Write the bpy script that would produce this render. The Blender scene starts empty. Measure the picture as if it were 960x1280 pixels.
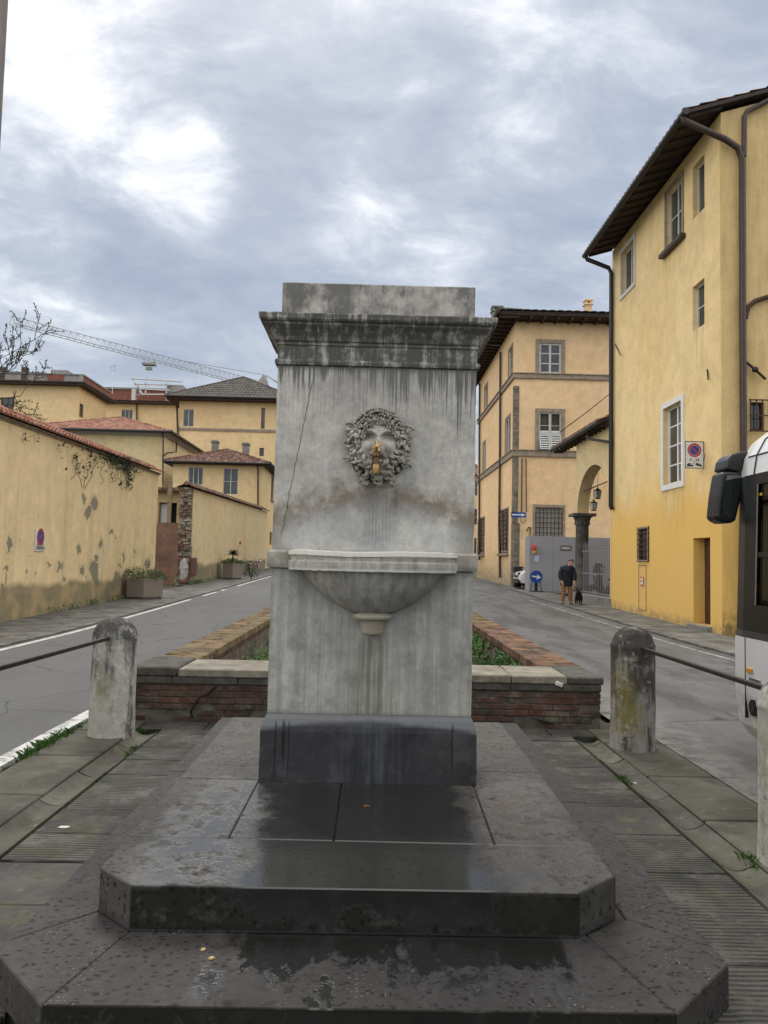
import bpy, bmesh, math, random
from mathutils import Vector, Matrix, noise
R = math.radians
random.seed(11)
SC = bpy.context.scene
COL = SC.collection
V = Vector

# ------------------------------------------------------------------ camera
FPX = 950.0
CAMZ = 1.56
_a = V(((465 - 480) / FPX, (640 - 700) / FPX, -1.0))
_roll = R(1.3)
_z = V((math.sin(_roll), math.cos(_roll), _a.x * math.sin(_roll) + _a.y * math.cos(_roll))).normalized()
_y = _a.normalized()
_x = _y.cross(_z).normalized()
M3 = Matrix((_x, _y, _z))
CAMP = V((0, 0, CAMZ))
cam = bpy.data.cameras.new('camera')
cam.sensor_fit = 'VERTICAL'
cam.sensor_height = 24
cam.sensor_width = 18
cam.lens = FPX / 1280 * 24
cam.clip_start = 0.05
cam.clip_end = 4000
camo = bpy.data.objects.new('camera', cam)
COL.objects.link(camo)
camo.matrix_world = Matrix.Translation(CAMP) @ M3.to_4x4()
SC.camera = camo

# survey helpers: where a sight line of the photograph meets a real plane of the place
def ray(px, py):
    return M3 @ V(((px - 480) / FPX, (640 - py) / FPX, -1.0))
def onX(px, py, X):
    d = ray(px, py); return CAMP + d * (X / d.x)
def onY(px, py, Y):
    d = ray(px, py); return CAMP + d * (Y / d.y)
def onZ(px, py, Z):
    d = ray(px, py); return CAMP + d * ((Z - CAMZ) / d.z)

def gz(y):
    """height of the streets: level at the fountain, rising gently beyond"""
    t = max(0.0, min(y, 90.0) - 15.0)
    return 0.017 * t * (t / (t + 2.0) if t > 0 else 0)

# ------------------------------------------------------------------ objects
def tag(o, label=None, cat=None, group=None, kind=None):
    if label: o['label'] = label
    if cat: o['category'] = cat
    if group: o['group'] = group
    if kind: o['kind'] = kind
    return o

WL = {}
def thing(name, label, cat, loc, group=None):
    o = bpy.data.objects.new(name, None)
    COL.objects.link(o)
    o.location = loc
    o.empty_display_size = 0.2
    WL[o.name] = V(loc)
    return tag(o, label, cat, group)

class MB:
    def __init__(s):
        s.v = []; s.f = []; s.r = []; s.sm = []
    def add(s, vs, fs, r=None, smooth=False):
        b = len(s.v)
        s.v += [V(p) for p in vs]
        if r is None: r = random.random()
        for f in fs:
            s.f.append([b + i for i in f]); s.r.append(r); s.sm.append(smooth)
    def quad(s, a, b, c, d, r=None): s.add([a, b, c, d], [(0, 1, 2, 3)], r)
    def poly(s, pts, r=None): s.add(pts, [tuple(range(len(pts)))], r)
    def box(s, x0, x1, y0, y1, z0, z1, r=None):
        s.add([(x0,y0,z0),(x1,y0,z0),(x1,y1,z0),(x0,y1,z0),(x0,y0,z1),(x1,y0,z1),(x1,y1,z1),(x0,y1,z1)],
              [(0,3,2,1),(4,5,6,7),(0,1,5,4),(1,2,6,5),(2,3,7,6),(3,0,4,7)], r)
    def lbox(s, F, u0, u1, v0, v1, w0, w1, r=None):
        O, U, N = F; Z = V((0, 0, 1))
        P = lambda u, v, w: O + U * u + Z * v + N * w
        s.add([P(u0,v0,w0),P(u1,v0,w0),P(u1,v0,w1),P(u0,v0,w1),P(u0,v1,w0),P(u1,v1,w0),P(u1,v1,w1),P(u0,v1,w1)],
              [(0,3,2,1),(4,5,6,7),(0,1,5,4),(1,2,6,5),(2,3,7,6),(3,0,4,7)], r)
    def mbox(s, M, hx, hy, hz, r=None, jit=0):
        c = [M @ V((sx*hx, sy*hy, sz*hz)) + V([random.uniform(-jit, jit) for _ in range(3)])
             for sz in (-1, 1) for sx, sy in ((-1,-1),(1,-1),(1,1),(-1,1))]
        s.add(c, [(0,3,2,1),(4,5,6,7),(0,1,5,4),(1,2,6,5),(2,3,7,6),(3,0,4,7)], r)
    def prism(s, pts, z0, z1, r=None):
        n = len(pts)
        s.add([(p[0],p[1],z0) for p in pts] + [(p[0],p[1],z1) for p in pts],
              [tuple(range(n-1,-1,-1)), tuple(range(n, 2*n))] + [(i,(i+1)%n,n+(i+1)%n,n+i) for i in range(n)], r)
    def extr(s, pts, vec, r=None, smooth=False):
        n = len(pts); vec = V(vec)
        s.add([V(p) for p in pts] + [V(p)+vec for p in pts],
              [tuple(range(n-1,-1,-1)), tuple(range(n, 2*n))] + [(i,(i+1)%n,n+(i+1)%n,n+i) for i in range(n)], r, smooth)
    def tube(s, pts, rad, seg=8, r=None, smooth=True, flat=1.0):
        pts = [V(p) for p in pts]; n = len(pts)
        if not isinstance(rad, (list, tuple)): rad = [rad]*n
        vs = []; prev = None
        for i, p in enumerate(pts):
            t = (pts[min(i+1, n-1)] - pts[max(i-1, 0)])
            if t.length < 1e-9: t = V((0, 0, 1))
            t.normalize()
            if prev is None:
                a = V((0,0,1)) if abs(t.z) < 0.9 else V((1,0,0))
                prev = t.cross(a).normalized()
            else:
                q = prev - t * prev.dot(t)
                prev = q.normalized() if q.length > 1e-6 else prev
            b = t.cross(prev)
            for k in range(seg):
                an = 2*math.pi*(k + .5)/seg
                vs.append(p + prev*(math.cos(an)*rad[i]) + b*(math.sin(an)*rad[i]*flat))
        fs = [(i*seg+k, i*seg+(k+1)%seg, (i+1)*seg+(k+1)%seg, (i+1)*seg+k) for i in range(n-1) for k in range(seg)]
        fs += [tuple(range(seg-1, -1, -1)), tuple((n-1)*seg+k for k in range(seg))]
        s.add(vs, fs, r, smooth)
    def lathe(s, prof, cx, cy, seg=24, r=None, smooth=True, jit=0, sy=1.0, half=False, ex=1.0):
        vs = []; n = len(prof); m = seg
        for (rr, z) in prof:
            for k in range(m):
                a = 2*math.pi*k/m
                q = rr
                if jit: q += jit*noise.noise(V((math.cos(a)*2 + cx, math.sin(a)*2+cy, z*4)))
                vs.append((cx + q*math.cos(a), cy + q*math.sin(a)*sy, z))
        fs = [(i*m+k, i*m+(k+1)%m, (i+1)*m+(k+1)%m, (i+1)*m+k) for i in range(n-1) for k in range(m)]
        fs += [tuple(range(m-1,-1,-1)), tuple((n-1)*m+k for k in range(m))]
        s.add(vs, fs, r, smooth)
    def ball(s, c, rx, ry, rz, seg=10, rings=7, r=None, M=None):
        c = V(c); vs = []; fs = []
        for i in range(rings+1):
            ph = math.pi*i/rings
            for k in range(seg):
                a = 2*math.pi*k/seg
                p = V((rx*math.sin(ph)*math.cos(a), ry*math.sin(ph)*math.sin(a), rz*math.cos(ph)))
                if M: p = M @ p
                vs.append(c + p)
        for i in range(rings):
            for k in range(seg):
                fs.append((i*seg+k, (i+1)*seg+k, (i+1)*seg+(k+1)%seg, i*seg+(k+1)%seg))
        s.add(vs, fs, r, True)
    def leaf(s, c, size, nrm, up, r=None, asp=.5):
        nrm = nrm.normalized(); t = nrm.cross(up)
        if t.length < 1e-4: t = V((1, 0, 0))
        t.normalize(); u = t.cross(nrm)
        s.add([c - u*size*.5, c + t*size*asp*.5 - nrm*size*.06, c + u*size*.5, c - t*size*asp*.5 - nrm*size*.06], [(0, 1, 2, 3)], r)
    def merge(s, o):
        b = len(s.v); s.v += o.v; s.f += [[b+i for i in f] for f in o.f]; s.r += o.r; s.sm += o.sm

def mesh_of(name, mb, off, m, recalc=True, bevel=0, angle=40):
    me = bpy.data.meshes.new(name)
    me.from_pydata([tuple(p - off) for p in mb.v], [], mb.f)
    at = me.attributes.new('rnd', 'FLOAT', 'FACE')
    at.data.foreach_set('value', mb.r)
    me.polygons.foreach_set('use_smooth', mb.sm)
    if recalc:
        bm = bmesh.new(); bm.from_mesh(me)
        bmesh.ops.recalc_face_normals(bm, faces=bm.faces)
        bm.to_mesh(me); bm.free()
    if any(mb.sm): me.set_sharp_from_angle(angle=R(angle))
    for q in (m if isinstance(m, (list, tuple)) else [m]): me.materials.append(q)
    me.update()
    return me

def bev(o, w, seg=1):
    b = o.modifiers.new('bevel', 'BEVEL'); b.width = w; b.segments = seg
    b.limit_method = 'ANGLE'; b.angle_limit = R(35); b.harden_normals = False
    return o

def part(name, mb, m, parent, label=None, bevel=0, recalc=True, kind=None):
    off = WL[parent.name]
    me = mesh_of(name, mb, off, m, recalc)
    o = bpy.data.objects.new(name, me); COL.objects.link(o)
    o.parent = parent
    WL[o.name] = off.copy()
    if bevel: bev(o, bevel)
    if label: o['label'] = label
    if kind: o['kind'] = kind
    return o

def solo(name, mb, m, label=None, cat=None, group=None, kind=None, bevel=0, loc=None, recalc=True):
    if loc is None:
        if kind == 'structure': loc = V((0, 0, 0))
        else:
            xs = [p.x for p in mb.v]; ys = [p.y for p in mb.v]; zs = [p.z for p in mb.v]
            loc = V(((min(xs)+max(xs))/2, (min(ys)+max(ys))/2, min(zs)))
    loc = V(loc)
    o = bpy.data.objects.new(name, mesh_of(name, mb, loc, m, recalc)); COL.objects.link(o)
    o.location = loc; WL[o.name] = loc
    if bevel: bev(o, bevel)
    return tag(o, label, cat, group, kind)

def text_mb(txt, size, O, U, Vv, depth=0.002, align='CENTER'):
    cu = bpy.data.curves.new('lettering', 'FONT'); cu.body = txt; cu.size = size
    cu.align_x = align; cu.align_y = 'CENTER'; cu.extrude = 0.0; cu.resolution_u = 2
    cu.offset = size*0.015
    o = bpy.data.objects.new('lettering', cu); COL.objects.link(o)
    dg = bpy.context.evaluated_depsgraph_get(); dg.update()
    me = bpy.data.meshes.new_from_object(o.evaluated_get(dg))
    mb = MB()
    mb.add([O + U*v.co.x + Vv*v.co.y for v in me.vertices], [tuple(p.vertices) for p in me.polygons], .5)
    COL.objects.unlink(o); bpy.data.objects.remove(o); bpy.data.curves.remove(cu); bpy.data.meshes.remove(me)
    return mb

# wall sheet with real openings and reveals.  F=(O,U,N): origin, along, outward
def wall_sheet(mb, F, W, H, holes, depth=.2, u_step=None):
    O, U, N = F; Z = V((0, 0, 1))
    us = sorted(set([0, W] + [h[0] for h in holes] + [h[1] for h in holes]))
    vs = sorted(set([0, H] + [h[2] for h in holes] + [h[3] for h in holes]))
    us = [u for u in us if 0 <= u <= W]; vs = [v for v in vs if 0 <= v <= H]
    P = lambda u, v, w=0: O + U*u + Z*v + N*w
    for i in range(len(us)-1):
        for j in range(len(vs)-1):
            uc = (us[i]+us[i+1])/2; vc = (vs[j]+vs[j+1])/2
            if any(h[0] < uc < h[1] and h[2] < vc < h[3] for h in holes): continue
            mb.quad(P(us[i],vs[j]), P(us[i+1],vs[j]), P(us[i+1],vs[j+1]), P(us[i],vs[j+1]), .5)
    for h in holes:
        d = h[4] if len(h) > 4 else depth
        a, b, c, e = h[:4]
        mb.quad(P(a,c), P(a,e), P(a,e,-d), P(a,c,-d), .5)
        mb.quad(P(b,c), P(b,c,-d), P(b,e,-d), P(b,e), .5)
        mb.quad(P(a,e), P(b,e), P(b,e,-d), P(a,e,-d), .5)
        mb.quad(P(a,c), P(a,c,-d), P(b,c,-d), P(b,c), .5)

def strip(mb, xa, xb, y0, y1, dz, step=1.0, thick=0):
    """sheet between two X values (numbers or functions of Y) following the street"""
    fa = xa if callable(xa) else (lambda y: xa); fb = xb if callable(xb) else (lambda y: xb)
    n = max(1, int((y1-y0)/step)); vs = []
    for i in range(n+1):
        y = y0 + (y1-y0)*i/n
        vs += [(fa(y), y, gz(y)+dz), (fb(y), y, gz(y)+dz)]
    mb.add(vs, [(2*i, 2*i+1, 2*i+3, 2*i+2) for i in range(n)], .5)

def tile_slope(mb, A, B, C, D, w=.24, row=.40, h=.045, under=True):
    """half-round tiles over the slope A,B (eave) C,D (ridge)"""
    A, B, C, D = map(V, (A, B, C, D))
    e = (B-A).normalized(); L = (B-A).length
    nrm = e.cross((D-A) if (D-A).length > .01 else (C-B)).normalized()
    if nrm.z < 0: nrm = -nrm
    s = nrm.cross(e).normalized()
    if s.z < 0: s = -s
    loc = lambda p: ((p-A).dot(e), (p-A).dot(s))
    du, dv = loc(D); cu, cv = loc(C)
    top = max(dv, cv)
    n = max(1, int(L/w)); ww = L/n
    if under: mb.add([A, B, C, D] if (C-D).length > .01 else [A, B, C], [(0,1,2,3)] if (C-D).length > .01 else [(0,1,2)], .1)
    for i in range(n):
        u = (i+.5)*ww; lim = top
        if u < du and du > .01: lim = min(lim, dv*u/du)
        if u > cu and cu < L-.01: lim = min(lim, cv*(L-u)/(L-cu))
        v = 0; k = 0
        while v < lim - .05:
            v1 = min(v+row, lim)
            vs = []; r = random.random(); ju = random.uniform(-.01, .01)
            for (vv, lift, sc) in ((v-.03, .030, 1.0), (v1, .004, .82)):
                for q in range(5):
                    an = math.pi*q/4
                    vs.append(A + e*(u + ju - math.cos(an)*ww*.42*sc) + s*vv + nrm*(lift + math.sin(an)*h*sc))
            mb.add(vs, [(q, q+1, q+6, q+5) for q in range(4)] + [(0, 1, 2, 3, 4)], r)
            v = v1; k += 1

def ridge_tiles(mb, p, q, r=.10):
    p = V(p); q = V(q); n = max(1, int((q-p).length/.38)); d = (q-p)/n
    for i in range(n):
        a = p + d*i; b = p + d*(i+1.06)
        mb.tube([a, b], [r*1.08, r*.92], 7, random.random())

def hip_roof(mb, x0, x1, y0, y1, z, rise, w=.24, row=.40):
    X, Y = x1-x0, y1-y0
    if X >= Y: a = V((x0+Y/2, (y0+y1)/2, z+rise)); b = V((x1-Y/2, (y0+y1)/2, z+rise))
    else: a = V(((x0+x1)/2, y0+X/2, z+rise)); b = V(((x0+x1)/2, y1-X/2, z+rise))
    c = [V((x0,y0,z)), V((x1,y0,z)), V((x1,y1,z)), V((x0,y1,z))]
    if X >= Y:
        tile_slope(mb, c[0], c[1], b, a, w, row); tile_slope(mb, c[2], c[3], a, b, w, row)
        tile_slope(mb, c[1], c[2], b, b, w, row); tile_slope(mb, c[3], c[0], a, a, w, row)
        for p, q in ((c[0],a),(c[3],a),(c[1],b),(c[2],b),(a,b)): ridge_tiles(mb, p+V((0,0,.03)), q+V((0,0,.03)))
    else:
        tile_slope(mb, c[0], c[1], a, a, w, row); tile_slope(mb, c[2], c[3], b, b, w, row)
        tile_slope(mb, c[1], c[2], b, a, w, row); tile_slope(mb, c[3], c[0], a, b, w, row)
        for p, q in ((c[0],a),(c[1],a),(c[2],b),(c[3],b),(a,b)): ridge_tiles(mb, p+V((0,0,.03)), q+V((0,0,.03)))

# ------------------------------------------------------------------ materials
class G:
    def __init__(s, name):
        s.m = bpy.data.materials.new(name); s.m.use_nodes = True
        s.nt = s.m.node_tree; s.nt.nodes.clear()
        s.out = s.nt.nodes.new('ShaderNodeOutputMaterial')
    def n(s, t, ins=None, **pr):
        nd = s.nt.nodes.new(t)
        for k, v in pr.items(): setattr(nd, k, v)
        for k, v in (ins or {}).items(): s.put(nd.inputs[k], v)
        return nd
    def put(s, sock, v):
        if isinstance(v, bpy.types.NodeSocket): s.nt.links.new(v, sock)
        else:
            if sock.type == 'RGBA' and not isinstance(v, (int, float)) and len(v) == 3: v = tuple(v) + (1,)
            sock.default_value = v
    def pos(s): return s.n('ShaderNodeNewGeometry').outputs['Position']
    def xyz(s, v=None):
        o = s.n('ShaderNodeSeparateXYZ', {0: v or s.pos()}).outputs
        return o[0], o[1], o[2]
    def vec(s, x, y, z): return s.n('ShaderNodeCombineXYZ', {0: x, 1: y, 2: z}).outputs[0]
    def map(s, v, sc=(1,1,1), loc=(0,0,0)):
        return s.n('ShaderNodeMapping', {'Vector': v, 'Scale': sc, 'Location': loc}).outputs[0]
    def noise(s, v, sc=1, det=4, ro=.55, dist=0):
        return s.n('ShaderNodeTexNoise', {'Vector': v, 'Scale': sc, 'Detail': det, 'Roughness': ro, 'Distortion': dist}).outputs[0]
    def ncol(s, v, sc=1, det=2):
        return s.n('ShaderNodeTexNoise', {'Vector': v, 'Scale': sc, 'Detail': det}).outputs[1]
    def vor(s, v, sc=1, feat='F1', out=0, rnd=1):
        return s.n('ShaderNodeTexVoronoi', {'Vector': v, 'Scale': sc, 'Randomness': rnd}, feature=feat).outputs[out]
    def ma(s, op, a, b=0.0, c=0.0, clamp=False):
        nd = s.n('ShaderNodeMath', {0: a, 1: b, 2: c}, operation=op); nd.use_clamp = clamp
        return nd.outputs[0]
    def add(s, a, b): return s.ma('ADD', a, b)
    def sub(s, a, b): return s.ma('SUBTRACT', a, b)
    def mul(s, a, b): return s.ma('MULTIPLY', a, b)
    def mr(s, v, a, b, c=0.0, d=1.0, smooth=False):
        nd = s.n('ShaderNodeMapRange', {0: v, 1: a, 2: b, 3: c, 4: d}, clamp=True)
        if smooth: nd.interpolation_type = 'SMOOTHSTEP'
        return nd.outputs[0]
    def mix(s, f, a, b, mode='MIX'):
        nd = s.n('ShaderNodeMix', data_type='RGBA', blend_type=mode)
        s.put(nd.inputs[0], f); s.put(nd.inputs[6], a); s.put(nd.inputs[7], b)
        return nd.outputs[2]
    def ramp(s, f, stops):
        nd = s.n('ShaderNodeValToRGB', {0: f}); cr = nd.color_ramp
        while len(cr.elements) < len(stops): cr.elements.new(.5)
        for e, (p, c) in zip(cr.elements, stops):
            e.position = p; e.color = tuple(c) + (1,) if len(c) == 3 else c
        return nd.outputs[0]
    def attr(s, nm='rnd'): return s.n('ShaderNodeAttribute', attribute_name=nm).outputs['Fac']
    def hsv(s, c, h=.5, sa=1, v=1): return s.n('ShaderNodeHueSaturation', {'Color': c, 'Hue': h, 'Saturation': sa, 'Value': v}).outputs[0]
    def bump(s, h, st=.3, d=.01, n=None):
        ins = {'Height': h, 'Strength': st, 'Distance': d}
        if n is not None: ins['Normal'] = n
        return s.n('ShaderNodeBump', ins).outputs[0]
    def band(s, v, c, w, soft):
        """1 inside c-w..c+w with soft edge"""
        return s.mr(s.ma('ABSOLUTE', s.sub(v, c)), w+soft, w, 0, 1)
    def fin(s, col, rough=.8, normal=None, metal=0, spec=.4, **kw):
        ins = {'Base Color': col, 'Roughness': rough, 'Metallic': metal, 'Specular IOR Level': spec}
        if normal is not None: ins['Normal'] = normal
        ins.update(kw)
        b = s.n('ShaderNodeBsdfPrincipled', ins)
        s.nt.links.new(b.outputs[0], s.out.inputs[0]); s.bsdf = b
        return s.m

def simple(name, col, rough=.7, metal=0, var=.12, sc=6, bump=.15, spec=.4, **kw):
    g = G(name); p = g.pos()
    n = g.noise(p, sc, 5, .6); n2 = g.noise(p, sc*7, 3, .6)
    f = g.add(g.mul(n, .7), g.mul(n2, .3))
    k = g.mr(f, .3, .7, 1-var*1.6, 1+var)
    c = g.mix(1.0, col, g.n('ShaderNodeCombineColor', {0: k, 1: k, 2: k}).outputs[0], 'MULTIPLY')
    return g.fin(c, g.mr(n2, .3, .7, max(.03, rough-.08), min(1, rough+.08)), g.bump(n2, bump, .004), metal, spec, **kw)

def plaster(name, col, col2, dirt=(.12,.11,.09), base_h=0.0, stain=.5, extra=None, sc=1.0, peel=0):
    """lime render: broad mottling, brush marks, fine cracks, rain streaks"""
    g = G(name); p = g.pos(); x, y, z = g.xyz(p)
    big = g.noise(p, .35*sc, 5, .6, .4)
    mid = g.noise(p, 2.2*sc, 6, .62, .2)
    fine = g.noise(p, 22, 4, .6)
    c = g.mix(g.mr(big, .35, .68), col, col2)
    v = g.mul(g.mr(mid, .3, .7, .87, 1.08), g.mr(g.noise(p, 9, 5, .7), .3, .7, .93, 1.06))
    c = g.mix(1.0, c, g.n('ShaderNodeCombineColor', {0: v, 1: v, 2: v}).outputs[0], 'MULTIPLY')
    st = g.noise(g.map(p, (3.5, 3.5, .22)), 1.0, 5, .7)
    c = g.mix(g.mul(g.mr(st, .52, .78), stain), c, g.hsv(c, .5, .8, .62))
    cr = g.vor(g.add(0, 0) if False else g.n('ShaderNodeVectorMath', {0: p, 1: g.ncol(p, 1.3, 4)}, operation='ADD').outputs[0], .55, 'DISTANCE_TO_EDGE')
    crm = g.mul(g.mr(cr, .0, .006, 1, 0), g.mr(g.noise(p, .5, 2), .5, .6))
    c = g.mix(g.mul(crm, .35), c, dirt)
    h = g.add(g.mul(mid, .5), g.mul(fine, .35))
    if extra: c, h = extra(g, p, x, y, z, c, h)
    return g.fin(c, .88, g.bump(h, .35, .012), 0, .2)
# ------------------------------------------------------------------ sky and sun
SUN_EL, SUN_AZ = R(52), R(-12)          # azimuth from +Y towards +X
W = bpy.data.worlds.new('World'); SC.world = W; W.use_nodes = True
class GW(G):
    def __init__(s):
        s.nt = W.node_tree; s.nt.nodes.clear(); s.out = s.nt.nodes.new('ShaderNodeOutputWorld')
g = GW()
d = g.n('ShaderNodeTexCoord').outputs['Generated']
x, y, z = g.xyz(d)
sky = g.n('ShaderNodeTexSky', sky_type='NISHITA', sun_disc=False, sun_elevation=SUN_EL, sun_rotation=SUN_AZ, air_density=1.2, dust_density=2.0).outputs[0]
skyc = g.mix(1.0, sky, (.10, .10, .10), 'MULTIPLY')
zz = g.add(g.ma('MAXIMUM', z, 0.0), .22)
uv = g.vec(g.ma('DIVIDE', x, zz), g.ma('DIVIDE', y, zz), g.mul(z, .6))
warp = g.n('ShaderNodeVectorMath', {0: g.ncol(uv, 1.1, 3), 3: .55}, operation='SCALE').outputs[0]
uvw = g.n('ShaderNodeVectorMath', {0: uv, 1: warp}, operation='ADD').outputs[0]
n1 = g.noise(g.map(uvw, (1.0, 1.35, 1), (3.1, 1.7, 0)), 1.9, 8, .58, .3)
n2 = g.noise(g.map(uvw, (1, 1.2, 1), (7.3, 2.2, .4)), 5.2, 10, .64, .2)
def spot(px, py, rad, w):
    """a bright gap in the cloud deck around one sky direction"""
    v = ray(px, py).normalized()
    dt = g.n('ShaderNodeVectorMath', {0: d, 1: tuple(v)}, operation='DOT_PRODUCT').outputs[1]
    return g.mul(g.mr(dt, math.cos(R(rad)), 1.0, 0, 1, True), w)
f = g.add(g.mul(n1, .60), g.mul(n2, .40))
f = g.add(g.mul(g.sub(f, .5), 1.25), .5)
for s_ in ((225, 222, 5, .14), (140, 190, 4, .06), (80, 20, 8, .09), (20, 110, 7, .09), (790, 70, 9, -.06), (440, 295, 4, .07), (480, 190, 6, .05), (650, 205, 6, .06),
           (100, 425, 5, .10), (650, 100, 6, .03), (560, 265, 5, .05), (300, 60, 10, .02),
           (90, 250, 8, -.09), (330, 300, 8, -.05), (120, 320, 8, -.05), (240, 350, 8, -.07), (420, 120, 14, -.03), (640, 330, 8, -.04)):
    f = g.add(f, spot(*s_))
c = g.ramp(f, [(.30, (.275, .325, .42)), (.42, (.34, .39, .48)), (.51, (.42, .465, .545)), (.59, (.57, .605, .665)), (.72, (.92, .93, .95))])
# unseen overcast deck overhead, behind and to both sides brightened as fill light
zen = g.mr(z, .52, .95, 0, 1, True)
c = g.mix(1.0, c, g.mix(zen, (1, 1, 1), (2.3, 2.1, 1.85)), 'MULTIPLY')
side = g.mr(g.ma('ABSOLUTE', x), .60, .88, 0, 1, True)
c = g.mix(1.0, c, g.mix(g.mul(side, g.mr(z, -.05, .2)), (1, 1, 1), (3.0, 2.75, 2.4)), 'MULTIPLY')
back = g.mr(y, .15, -.35, 0, 1, True)
c = g.mix(1.0, c, g.mix(g.mul(back, g.mr(z, -.05, .15)), (1, 1, 1), (2.3, 2.15, 1.95)), 'MULTIPLY')
c = g.mix(.88, skyc, c)
bg = g.n('ShaderNodeBackground', {'Color': c, 'Strength': 1.0})
g.nt.links.new(bg.outputs[0], g.out.inputs[0])

sl = bpy.data.lights.new('sun', 'SUN'); sl.energy = 1.5; sl.angle = R(22); sl.color = (1, .96, .9)
so = bpy.data.objects.new('sun', sl); COL.objects.link(so)
sd = V((math.sin(SUN_AZ)*math.cos(SUN_EL), math.cos(SUN_AZ)*math.cos(SUN_EL), math.sin(SUN_EL)))
so.rotation_euler = sd.to_track_quat('Z', 'Y').to_euler(); so.location = sd*60

SC.view_settings.view_transform = 'Standard'; SC.view_settings.look = 'None'
SC.view_settings.exposure = 0.35; SC.view_settings.gamma = 1.0
SC.render.engine = 'CYCLES'
SC.cycles.max_bounces = 6; SC.cycles.transparent_max_bounces = 12

# ------------------------------------------------------------------ shared materials
M = {}
M['iron'] = simple('iron', (.035, .030, .028), .55, .6, .25, 14)
M['rust'] = simple('rust', (.075, .042, .028), .75, .3, .35, 18)
M['pipe'] = simple('pipe_brown', (.050, .034, .028), .45, .2, .2, 9)
M['pipe_dark'] = simple('pipe_dark', (.022, .020, .020), .5, .2, .2, 9)
M['gutter'] = simple('gutter', (.030, .028, .029), .5, .2, .2, 9)
M['wood_dark'] = simple('wood_dark', (.035, .022, .016), .8, 0, .3, 10)
M['eave'] = simple('eave_boards', (.045, .032, .026), .85, 0, .3, 6)
M['white'] = simple('white_paint', (.66, .66, .63), .55, 0, .08, 8)
M['white_old'] = simple('white_old_paint', (.50, .50, .47), .65, 0, .15, 8)
M['grey_shut'] = simple('grey_shutter', (.46, .48, .46), .6, 0, .15, 9)
M['stone_trim'] = simple('stone_trim', (.27, .22, .165), .85, 0, .3, 5, .4)
M['stone_grey'] = simple('stone_grey', (.20, .195, .18), .85, 0, .3, 7, .4)
M['black'] = simple('black_plastic', (.012, .012, .013), .35, 0, .1, 9)
M['rubber'] = simple('rubber', (.015, .015, .015), .8, 0, .2, 9)
M['brass'] = simple('brass', (.62, .36, .13), .28, 1, .2, 60)
M['brass_old'] = simple('brass_tarnished', (.16, .095, .05), .45, .8, .4, 60)
M['chrome'] = simple('steel', (.35, .35, .36), .35, .9, .1, 9)
M['red'] = simple('red_paint', (.42, .02, .03), .45, 0, .1, 9)
M['blue'] = simple('sign_blue', (.012, .055, .24), .4, 0, .1, 9)
M['sign_white'] = simple('sign_white', (.60, .61, .58), .45, 0, .06, 9)
M['ink'] = simple('sign_ink', (.03, .03, .035), .6, 0, .1, 9)
M['wood_post'] = simple('wood_post', (.24, .16, .10), .85, 0, .3, 8)
M['roomdark'] = simple('dark_room', (.018, .018, .017), .9, 0, .1, 3)
def _glass():
    g = G('window_glass'); p = g.pos()
    n = g.noise(p, 1.2, 3, .5)
    c = g.mix(g.mr(n, .35, .65), (.018, .022, .024), (.055, .06, .06))
    return g.fin(c, .06, g.bump(g.noise(p, 2.5, 1), .05, .02), 0, .6)
M['glass'] = _glass()
M['curtain'] = simple('net_curtain', (.34, .35, .33), .5, 0, .15, 2, .05, .6)
def _tile(name, cols):
    g = G(name); p = g.pos(); r = g.attr()
    c = g.ramp(r, cols)
    n = g.noise(p, 9, 5, .65); n2 = g.noise(p, 1.1, 4, .6)
    c = g.mix(g.mul(g.mr(n, .5, .7), .6), c, (.055, .048, .038))
    c = g.mix(g.mul(g.mr(n2, .48, .7), .45), c, (.12, .11, .075))
    return g.fin(c, .9, g.bump(n, .4, .01), 0, .2)
M['tile_red'] = _tile('tiles_red', [(0, (.22, .085, .055)), (.35, (.34, .15, .10)), (.7, (.42, .22, .155)), (1, (.25, .13, .09))])
M['tile_old'] = _tile('tiles_old', [(0, (.07, .035, .028)), (.35, (.14, .062, .045)), (.7, (.21, .115, .085)), (.9, (.29, .19, .14)), (1, (.12, .09, .075))])
M['tile_grey'] = _tile('tiles_grey', [(0, (.050, .048, .045)), (.5, (.075, .068, .062)), (1, (.10, .088, .078))])
def _foliage(name, a, b, cc):
    g = G(name); r = g.attr(); p = g.pos()
    c = g.ramp(r, [(0, a), (.6, b), (1, cc)])
    c = g.mix(g.mul(g.noise(p, 14, 2), .5), c, a)
    return g.fin(c, .6, None, 0, .3, **{'Subsurface Weight': 0.0})
M['leaf'] = _foliage('leaves', (.018, .040, .010), (.045, .085, .018), (.11, .14, .03))
M['leaf_dark'] = _foliage('leaves_dark', (.012, .022, .009), (.025, .045, .016), (.05, .07, .02))
M['weed'] = _foliage('weeds', (.020, .055, .008), (.050, .13, .018), (.10, .20, .035))
M['bud'] = _foliage('buds', (.028, .030, .014), (.05, .05, .022), (.08, .075, .03))
M['bark'] = simple('bark', (.055, .045, .038), .9, 0, .3, 12, .5)

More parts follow.
